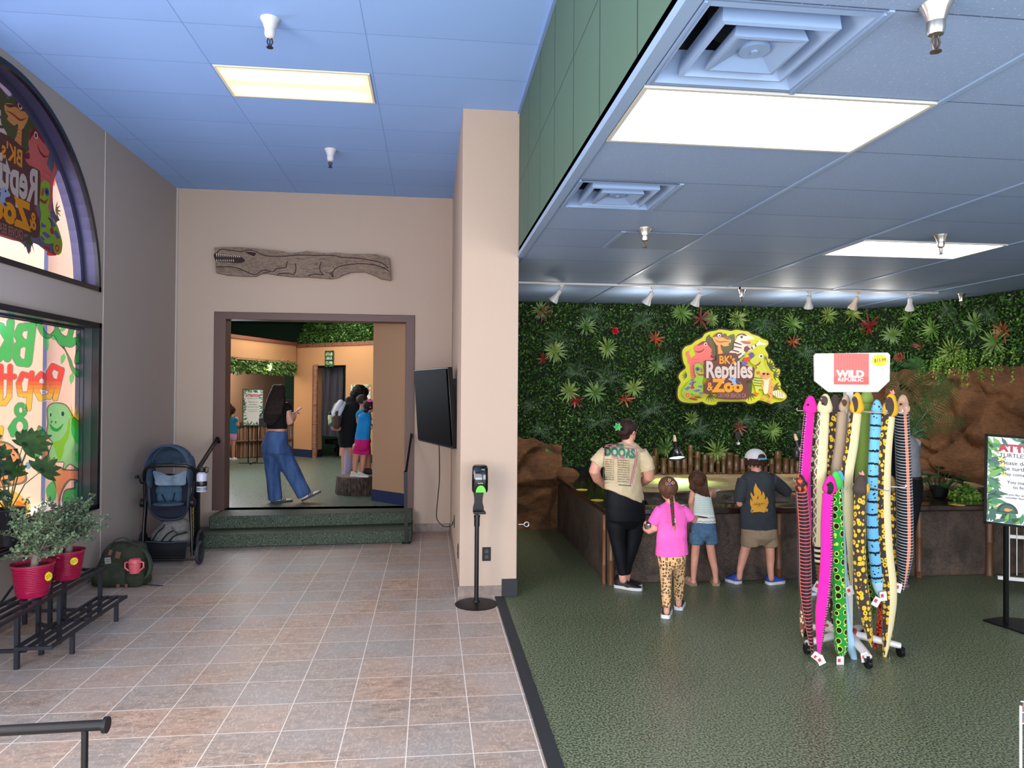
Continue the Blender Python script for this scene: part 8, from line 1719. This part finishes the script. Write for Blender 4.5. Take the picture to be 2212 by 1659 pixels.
g = G(); bq.limb(g, [(733, 880, 13), (728, 900, 16), (729, 918, 14)]); to_obj('pack', remesh(g, .01, 5), mat('#8f8a8c', .8), bp, smooth=180)
g = G(); bq.limb(g, [(736, 870, 7, -.12), (730, 880, 7, -.17), (722, 896, 6, -.16)]); bq.limb(g, [(743, 872, 5, -.1), (737, 885, 5, -.18), (733, 895, 4, -.18)]); to_obj('white_panel', g, mat('#c6ccd8', .7), bp)
g = G(); bq.limb(g, [(727, 897, 9, -.14), (727, 918, 9, -.14)]); bq.limb(g, [(731, 868, 3, -.12), (727, 893, 3.5, -.2)]); to_obj('brown_pocket', g, mat('#4a3834', .8), bp)
g = G(); bq.limb(g, [(721, 924, 6.5, -.08), (731, 925, 6.5, -.08)]); to_obj('tan_base', g, mat('#a07a68', .8), bp)
bt = thing('bottle', tuple(bq.pt(714, 918, -.1)), 'clear bottle with yellow and green label in the side pocket of the backpack', 'bottle'); g = G(); bq.limb(g, [(713, 900, 5, -.1), (714, 916, 4.8, -.1)]); to_obj('bottle_body', g, mat('#c8c890', .3, var=(12, '#2f7068', .5, .52)), bt); g = G(); bq.limb(g, [(713, 893, 3, -.1), (713, 896, 3, -.1)]); to_obj('cap', g, black, bt)

# --- children on and behind the stump
st = [(792, 890, 6), (790, 894, 12), (788, 902, 15), (787, 918, 16), (785, 934, 17), (783, 950, 18)]
b, t, hd = figure('girl in blue shirt, magenta shorts and bow on the stump', 10.45, (775, 1024), (.8, -.6, 0), st, .8,
    [[(796, 900, 6), (790, 913, 5.5), (803, 923, 4.2, -.02)], [(780, 900, 6, .1), (784, 915, 5, .2), (800, 918, 4, .2)]], [[(770, 965, 9), (769, 985, 7), (767, 1003, 6), (766, 1017, 4.5)], [(787, 965, 9), (785, 985, 7.2), (783, 1003, 6.3), (781, 1020, 4.5)]],
    (797, 878, 11.5, 15, (.9, .4)), [(793, 893, 6), (796, 884, 5.5)], SKIN2, .007, [((803, 923, -.02), (1, 0, 0), (0, 0, 1), .1, .4, 1), ((800, 918, .2), (1, 0, 0), (0, 0, 1), .1, .4, -1)], hipst=[(783, 968, 16)])
finish_shirt(b, t, st, [[(794, 898, 8), (795, 906, 8.5)]], (.8, -.6, 0), cloth('#1c86c8', (6, '#1474b4')), .008, amp=.008, dep=.85, seed=31)
finish_pants(b, t, [(784, 946, 17), (782, 962, 18), (781, 970, 18.5)], [[(774, 962, 11), (773, 980, 12)], [(789, 962, 11), (789, 982, 11.5)]], (.8, -.6, 0), cloth('#c4186c', (9, '#ac1460')), .008, 'shorts', .005, .85)
c, w, h, f, sd_, R = hd; g = G(); g.ell(c+V((0, 0, h*.2)), (w*1.1, w*1.15, h*.85), R); g.ell(c-f*w*.6-V((0, 0, h*.5)), (w*.7, w*.5, h*.5), R); to_obj('hair', remesh(g, .007, 3), hairmat('#0d0a0b', '#2a201e'), t, smooth=180)
g = G(); q = b.pt(803, 866, -.06); [g.ell(q+V((s*.032, 0, .004)), (.034, .018, .028)) for s in (-1, 1)]; g.ell(q, .014); to_obj('bow', remesh(g, .005, 2), mat('#e8489c', .5), t, smooth=180)
crs = mat('#b8ada0', .6); a = V((P(766, 1022, 10.42).x-.05, 10.40, .562)); shoe(t, a, a+V((.15, -.06, 0)), .07, .07, crs, wsole); a = V((P(781, 1026, 10.36).x-.05, 10.33, .562)); shoe(t, a, a+V((.16, -.04, 0)), .07, .07, crs, wsole)
st = [(782, 884, 6), (782, 888, 11), (783, 897, 13), (783, 915, 13), (782, 932, 14)]
b, t, hd = figure('brown-haired boy in a blue shirt held by the woman in the black coat', 10.72, (792, 1018), (.8, -.6, 0), st, .8,
    [[(774, 895, 5), (774, 912, 4.5), (785, 918, 4)], [(792, 895, 5, .1), (797, 912, 4.5, .1)]], [[(778, 940, 9), (786, 975, 6.5), (790, 1012, 4.5)], [(790, 940, 9), (795, 975, 6.5), (797, 1012, 4.5)]],
    (783, 866, 11, 14, (.9, .4)), [(782, 888, 6), (783, 876, 5.5)], SKIN2, .008, hipst=[(784, 945, 13)])
finish_shirt(b, t, st, [[(776, 892, 7), (774, 903, 7)]], (.8, -.6, 0), cloth('#1f7fb4'), .008, dep=.85)
finish_pants(b, t, [(782, 928, 13.5), (784, 944, 14)], [[(778, 942, 9), (781, 958, 9)], [(790, 942, 9), (793, 958, 9)]], (.8, -.6, 0), cloth('#a01830', (20, '#d06a7c')), .008, 'shorts')
c, w, h, f, sd_, R = hd; g = G(); g.ell(c-f*w*.1+V((0, 0, h*.25)), (w*1.08, w*1.15, h*.8), R); to_obj('hair', remesh(g, .007, 3, foldfn(.004)), hairmat('#1a110d', '#4a3429'), t, smooth=180)
for x in (788, 796): a = V((P(x, 1014, 10.70).x-.03, 10.70, .562)); shoe(t, a, a+V((.16, -.02, 0)), .07, .08, blks, blks)
st = [(748, 945, 5), (748, 949, 8), (748, 960, 9.5), (747, 985, 10)]
b, t, hd = figure('toddler in blue, mostly hidden behind the woman in the black coat', 12.0, (746, 1046), (1, -.2, 0), st, .7,
    [[(739, 955, 4), (737, 970, 3.6), (736, 984, 3, -.05)], [(757, 955, 4), (758, 975, 3.5)]], [[(743, 992, 6), (743, 1020, 4.5), (743, 1042, 3.5)], [(751, 992, 6), (751, 1020, 4.5), (751, 1042, 3.5)]],
    (749, 932, 10, 12.5, (.3, 1)), [(748, 950, 5), (748, 940, 4.5)], SKIN2, .009, hipst=[(747, 995, 9)])
finish_shirt(b, t, st, [[(741, 954, 5), (738, 964, 5)]], (1, -.2, 0), cloth('#1c86c8'), .009)
finish_pants(b, t, [(747, 982, 9.5), (747, 996, 9.5)], [[(743, 990, 6), (743, 1040, 5)], [(751, 990, 6), (751, 1040, 5)]], (1, -.2, 0), cloth('#7c8498'), .009, 'jeans')
c, w, h, f, sd_, R = hd; g = G(); g.ell(c+V((0, 0, h*.25)), (w*1.08, w*1.12, h*.8), R); to_obj('hair', remesh(g, .009, 3), hairmat('#1a110d', '#4a3429'), t, smooth=180)
for x in (742, 750): a = PZ(x, 1048, .3); shoe(t, a, a+V((.05, .15, 0)), .065, .06, white, wsole)
# --- girl at the twig counter
st = [(501, 898, 5), (501, 901, 9), (501, 908, 11), (502, 920, 11), (501, 936, 12)]
b, t, hd = figure('small girl in teal shirt and pink shorts at the far twig counter', 15.1, (499, 994), (1, .2, 0), st, .7,
    [[(492, 904, 4), (491, 918, 3.6), (494, 926, 3, .1)], [(511, 904, 4), (514, 918, 3.6), (514, 924, 3, .15)]], [[(495, 945, 5.5), (493, 968, 4), (493, 986, 3)], [(505, 945, 5.5), (504, 968, 4), (504, 986, 3)]],
    (499, 888, 8.5, 11.5, (.2, 1)), [(501, 903, 5), (500, 894, 4)], SKINP, .01, hipst=[(500, 945, 10)])
finish_shirt(b, t, st, [[(494, 904, 5.5), (492, 912, 5)], [(509, 904, 5.5), (512, 912, 5)]], (1, .2, 0), cloth('#1f84a8'), .01)
finish_pants(b, t, [(500, 934, 11.5), (500, 944, 12)], [[(495, 942, 6.5), (494, 951, 7)], [(505, 942, 6.5), (505, 951, 7)]], (1, .2, 0), cloth('#c490b8'), .01, 'shorts')
c, w, h, f, sd_, R = hd; g = G(); g.ell(c-f*w*.1+V((0, 0, h*.2)), (w*1.15, w*1.2, h*.85), R); b.limb(g, [(497, 875, 4, -.05), (495, 890, 6, -.08), (493, 908, 3, -.06)]); to_obj('hair', remesh(g, .01, 3, foldfn(.01, 3, 20, 20)), hairmat('#1a100d', '#4c3026'), t, smooth=180)
for x in (492, 503): a = PZ(x, 995, .3); shoe(t, a, a+V((.03, .17, 0)), .07, .07, white, wsole)
# ================================================================ stroller, bags and small things by the steps
YS = 7.75
def sp(x, y, dy=0.0): return P(290+x/5.353, 930+y/5.353, YS+dy)
t = thing('stroller', (sp(400, 1500).x, YS, 0), 'dark navy baby stroller with slate blue canopy parked by the steps', 'stroller')
navyf = cloth('#4a6078', (7, '#3a4c62'), (10, .4, .02)); dkf = cloth('#1a1e2a', (7, '#232838'), (10, .4, .02)); blf = mat('#0c0e14', .4)
# canopy: half-dome with thickness
g = G(); A, Bc = sp(395, 420), sp(395, 170); rx = (sp(640, 420)-sp(150, 420)).length/2; rz = Bc.z-A.z; rings = []
for i in range(15):
    e = pi*(i/14)*.5; yy = -.05+.42*sin(e); k = cos(e)**.7*.98+.02; rings.append([A+V((cos(a)*rx*k*(1+.015*sin(9*a+i)), yy, sin(a)*rz*k)) for a in [pi*j/32 for j in range(33)]])
g.loft(rings, cap=False, closed=False); o = to_obj('canopy', g, navyf, t, smooth=60); m_ = o.modifiers.new('s', 'SOLIDIFY'); m_.thickness = .012
g = G(); g.tube([A+V((cos(a)*rx*1.0, -.055, sin(a)*rz)) for a in [pi*j/24 for j in range(25)]], .011, 10); g.tube([A+V((cos(a)*rx*.93, .08, sin(a)*rz*.94)) for a in [pi*j/24 for j in range(25)]], .01, 8); to_obj('canopy_piping', g, mat('#31435a', .8), t)
for s in (-1, 1):
    g = G(); c = A+V((s*rx*.97, .08, -.06)); g.ell(c, (.02, .13, .17)); to_obj('canopy_side', g, navyf, t)
# seat shell (U-shaped) and padding
def outline(pts, dy0, dy1, name, m, k=4):
    q = spline(pts, k); g = G(); g.loft([[sp(x, y, dy0) for x, y in q], [sp(395+(x-395)*.97, 800+(y-800)*.97, dy0-.02) for x, y in q], [sp(395+(x-395)*.9, 800+(y-800)*.9, dy0-.03) for x, y in q]] if False else [[sp(x, y, dy1) for x, y in q], [sp(x, y, dy0) for x, y in q]]); return to_obj(name, g, m, t, bev=.008)
outline([(150, 560), (165, 820), (200, 940), (280, 1030), (400, 1075), (520, 1030), (600, 940), (635, 820), (645, 560), (400, 500)], .14, .3, 'seat_shell', dkf)
g = G(); g.tube([sp(x, y, .10) for x, y in spline([(165, 600), (175, 820), (215, 950), (290, 1015), (400, 1030), (520, 1015), (590, 950), (625, 820), (640, 600)], 5, False)], .018, 10); to_obj('seat_rim', g, mat('#2a3242', .5), t)
outline([(215, 470), (300, 480), (400, 520), (500, 500), (610, 455), (600, 560), (585, 630), (420, 636), (255, 632), (235, 560)], .02, .06, 'seat_back_panel', cloth('#5f7284', (9, '#8497a6')))
g = G(); 
for x, y, w, h in ((320, 690, 62, 60), (400, 690, 60, 60), (490, 690, 60, 60), (405, 770, 70, 70), (310, 775, 40, 55), (505, 775, 45, 60)): g.ell(sp(x, y, .12), (w/5.353*.00495*1.15, .05, h/5.353*.00495*1.15), None, 16, 10)
to_obj('seat_pad', remesh(g, .01, 5), cloth('#3c5468'), t, smooth=180)
g = G(); g.ell(sp(395, 850, .0), (.16, .1, .025)); to_obj('seat_cushion', g, cloth('#3e5160'), t)
outline([(200, 870), (400, 860), (590, 870), (560, 980), (400, 1010), (245, 980)], .03, .1, 'leg_rest', dkf)
g = G()
for L in ([(320, 735), (350, 800), (400, 850)], [(470, 720), (450, 800), (420, 850)], [(250, 840), (400, 850), (560, 830)]): g.tube([sp(x, y, .035) for x, y in L], [(.012, .003)]*len(L), 8)
g.box(sp(390, 0).x, sp(425, 0).x, YS+.01, YS+.035, sp(0, 870).z, sp(0, 835).z); to_obj('harness', g, blf, t)
# frame
def fr_(name, L, r, m=blf): g = G(); g.tube([sp(*q) for q in (spline(L, 5, False) if len(L) > 2 else L)], r, 12); return to_obj(name, g, m, t)
fr_('handlebar', [(118, 570, -.02), (118, 490, -.1), (150, 430, -.16), (240, 408, -.2), (400, 402, -.21), (600, 408, -.2), (665, 432, -.16), (702, 480, -.1), (700, 570, -.02)], .02)
for L in ([(118, 560, -.02), (118, 700, 0), (125, 850, .02), (105, 1150, .0), (90, 1510, -.06)], [(700, 560, -.02), (680, 700, 0), (655, 850, .02), (662, 1150, 0), (672, 1450, -.06)], [(150, 680, .15), (140, 850, .12), (120, 1150, .3), (100, 1500, .5)], [(630, 680, .15), (640, 850, .12), (655, 1150, .3), (665, 1460, .5)]): fr_('leg', L, .014)
for x in (98, 680): g = G(); a = sp(x-22, 835, .02); b = sp(x+22, 835, .02); g.cyl(a, b, .045, n=24); to_obj('hub_joint', g, blf, t, bev=.006)
fr_('cross_bar', [(110, 1500, -.06), (740, 1490, -.06)], .011); fr_('rear_bar', [(110, 1500, .45), (700, 1490, .45)], .011)
# basket
g = G(); g.loft([[sp(175, 1465, -.02), sp(590, 1460, -.02), sp(590, 1460, .4), sp(175, 1465, .4)], [sp(130, 1290, -.04), sp(615, 1285, -.04), sp(615, 1240, .42), sp(130, 1240, .42)]], cap=False); g.add([sp(175, 1465, -.02), sp(590, 1460, -.02), sp(590, 1460, .4), sp(175, 1465, .4)], [(0, 1, 2, 3)]); o = to_obj('basket', g, mat('#0a0b12', .9), t); q = o.modifiers.new('s', 'SOLIDIFY'); q.thickness = .012
g = G(); g.tube([sp(130, 1285, -.045), sp(370, 1300, -.05), sp(615, 1283, -.045)], .008, 8); to_obj('basket_rim', g, mat('#2b303c', .5), t)
# wheels
for x, dy in ((757, -.1), (95, -.1), (757, .5), (95, .5)):
    c = sp(x, 1470, dy); R = .118; c.z = R
    g = G(); g.tube([c+V((0, cos(a)*(R-.018), sin(a)*(R-.018))) for a in [2*pi*i/28 for i in range(29)]], .018, 10, cap=False); o = to_obj('wheel', g, mat('#2a2c34', .6), t)
    g = G(); g.cyl(c-V((.012, 0, 0)), c+V((.012, 0, 0)), .07, n=20); g.cyl(c-V((.05, 0, 0)), c+V((.02, 0, 0)), .018, n=12); to_obj('hub', g, mat('#16181e', .4), o)
g = G(); g.tube([sp(68, 510, -.08), sp(66, 570, -.08), sp(80, 605, -.06), sp(112, 608, -.02)], .012, 8); g.box(sp(58, 0).x, sp(84, 0).x, YS-.1, YS-.06, sp(0, 545).z, sp(0, 508).z); to_obj('cup_hook', g, blf, t)
# grey bag in the basket
gb = thing('grey_backpack', tuple(sp(420, 1290, .15)), 'light grey backpack stuffed into the stroller basket', 'backpack')
g = G(); g.limb([sp(290, 1230, .12), sp(400, 1160, .14), sp(540, 1120, .16)], [.09, .115, .1], 16); g.limb([sp(330, 1250, .1), sp(570, 1230, .1)], [.08, .09], 14)
to_obj('bag', remesh(g, .009, 5, foldfn(.006)), cloth('#77756f', (20, '#66645f')), gb, smooth=180)
g = G()
for L in ([(200, 1290), (270, 1180), (330, 1130), (350, 1085)], [(310, 1290), (380, 1200), (460, 1155)], [(400, 1290), (450, 1230), (520, 1200), (620, 1180)], [(430, 1110), (470, 1170), (520, 1195), (600, 1170)]): g.tube([sp(x, y, -.0) for x, y in spline(L, 4, False)], .007, 8)
to_obj('zip', g, blf, gb)
# bottle clipped to the handle
wb = thing('water_bottle', tuple(sp(780, 710, -.18)), 'white and black water bottle hanging off the stroller handle', 'bottle'); c = sp(779, 705, -.18); c1_ = sp(779, 480, -.18); h = c1_.z-c.z; x, y, z = c
g = G(); g.lathe([(.001, 0), (.047, 0), (.05, .01), (.05, h*.86), (.046, h*.93), (.032, h*.985), (.03, h)], c, 28); to_obj('flask', g, mat('#b6bcd0', .35), wb)
g = G(); g.lathe([(.033, h), (.036, h+.01), (.036, h+.045), (.02, h+.055), (.001, h+.056)], c, 24); g.tube([c+V((.03, 0, h+.05)), c+V((.062, 0, h+.045)), c+V((.058, 0, h+.0)), c+V((.036, 0, h-.005))], .007, 8); to_obj('cap', g, blf, wb); g = G(); g.lathe([(.0505, h*.28), (.0515, h*.29), (.0515, h*.53), (.0505, h*.54)], c, 28, cap=False); to_obj('band', g, blf, wb)
g = G(); g.lathe([(.0505, .012), (.0512, .02), (.0512, h*.22), (.0505, h*.23)], c, 28, cap=False); to_obj('base_band', g, mat('#4c5060', .4, var=(12, '#8a8ea0')), wb)
g = G(); mc = c+V((0, -.0515, h*.68)); g.ell(mc+V((0, 0, .012)), (.004, .001, .004)); [g.bar(mc+V((0, 0, -.001)), mc+V((sx_*.009, 0, sz_*.01)), .003, .001) for sx_ in (-1, 1) for sz_ in (-1, .6)]; to_obj('mark', g, mat('#eef0f4', .4), wb)
# yellow chain between stroller and post
g = G(); ch = [P(417, 1075+i*4.2, 8.25) for i in range(25)]
for i, p in enumerate(ch): g.tube([p+V((cos(a)*.009*(1 if i % 2 else .2), cos(a)*.009*(.2 if i % 2 else 1), sin(a)*.016)) for a in [2*pi*k/12 for k in range(13)]], .0028, 6, cap=False)
tag(to_obj('plastic_chain', g, mat('#a8983a', .6)), 'yellow plastic chain hanging beside the handrail post', 'chain')
g = G(); q = PZ(415, 1178, 0); g.box(q.x-.09, q.x+.07, q.y-.05, q.y+.05, 0, .012); g.cyl((q.x, q.y, .01), (q.x, q.y, .05), .018); tag(to_obj('chain_anchor', g, mat('#8a7a3a', .7), bev=.004), 'dull yellow floor plate under the plastic chain', 'floor plate')

# olive backpack on the floor
YG = 6.95
def gp(x, y, dy=0.0): return P(x/3.318, 930+y/3.318, YG+dy)   # units of the 500 px crop
oc = cloth('#2a2e23', (8, '#353a2c'), (12, .6, .03)); t = thing('backpack', (gp(880, 1100).x, YG, 0), 'olive green diaper backpack standing on the tiles beside the stroller', 'backpack')
g = G(); rr = []
for x, y, w, d in ((880, 1128, 165, .13), (875, 1090, 180, .15), (875, 1000, 172, .14), (890, 930, 150, .12), (900, 870, 138, .11), (910, 825, 122, .09), (915, 800, 100, .06)):
    c = gp(x, y); c.z = max(c.z, .012); hw = w/3.318*YG/FPX; rr.append([c+V((math.copysign(abs(cos(a))**.6, cos(a))*hw, math.copysign(abs(sin(a))**.7, sin(a))*d, 0)) for a in [2*pi*j/32 for j in range(32)]])
g.loft(rr); to_obj('body', remesh(g, .008, 5, foldfn(.006, 2, 9, 7)), oc, t, smooth=180)
g = G(); g.ell(gp(775, 1050, -.12), (.14, .06, .095)); g.ell(gp(790, 960, -.1), (.1, .04, .035)); to_obj('front_pocket', remesh(g, .008, 4, foldfn(.004)), oc, t, smooth=180)
g = G(); g.ell(gp(965, 1055, -.12), (.09, .05, .1)); to_obj('side_pocket', remesh(g, .008, 4, foldfn(.004)), oc, t, smooth=180)
for L in ([(790, 850), (820, 790), (890, 768), (930, 800), (900, 850), (850, 880)], [(900, 775), (940, 800), (1010, 830)]): g = G(); g.tube([gp(x, y, -.08) for x, y in spline(L, 5, False)], [(.012, .005)]*(5*(len(L)-1)+1), 8); to_obj('handle', g, mat('#2a3326', .7), t)
g = G(); g.tube([gp(x, y, dy) for x, y, dy in spline([(1010, 830, -.02), (1060, 890, -.08), (1082, 970, -.12), (1060, 1040, -.14), (1010, 1090, -.12)], 5, False)], [(.02, .006)]*21, 8); to_obj('shoulder_strap', g, mat('#2a3326', .7), t)
g = G(); a = PZ(290, 1262, .006); b2 = PZ(352, 1265, .006); g.tube([a, (a+b2)/2+V((0, .01, 0)), b2], [(.008, .003)]*3, 8); to_obj('loose_strap', g, mat('#20261e', .7), t)
for q, sz, ro in (((845, 893, -.13), (.045, .01, .06), .25), ((790, 875, -.13), (.03, .01, .05), .3), ((845, 1120, -.16), (.03, .01, .05), 0), ((905, 1118, -.16), (.025, .01, .045), 0)): g = G(); g.obox(gp(*q), sz, Matrix.Rotation(ro, 3, 'Y')); to_obj('leather_tag', g, mat('#6b4a3a', .6), t, bev=.003)
g = G(); g.obox(gp(773, 932, -.15), (.05, .006, .055), Matrix.Rotation(-.1, 3, 'Y')); lb = to_obj('label_patch', g, mat('#8f8f86', .7), t); g = G()
for dz in (.008, -.008): g.obox(gp(773, 932, -.155)+V((0, 0, dz)), (.03, .004, .004))
to_obj('label_print', g, mat('#3a3c36', .7), lb)
g = G(); g.tube([gp(725, 985, -.175), gp(800, 990, -.18), gp(850, 1015, -.17)], .004, 6); g.tube([gp(880, 940, -.12), gp(900, 1000, -.16), gp(905, 1090, -.15)], .004, 6); to_obj('zip', g, mat('#161b14', .5), t)
cp = thing('sippy_cup', tuple(gp(965, 1008, -.17)), 'coral pink two-handled cup in the side pocket of the olive backpack', 'cup'); c = gp(965, 1020, -.165)
g = G(); g.lathe([(.001, 0), (.042, 0), (.05, .06), (.05, .085), (.054, .09), (.054, .11), (.045, .125), (.025, .13), (.001, .13)], c, 28); to_obj('cup', g, mat('#d8606a', .4), cp)
for s in (-1, 1): g = G(); g.tube([c+V((s*.05, -.01, .1)), c+V((s*.078, -.01, .095)), c+V((s*.08, -.01, .05)), c+V((s*.045, -.01, .02))], .008, 8); to_obj('handle', g, mat('#d8606a', .4), cp)
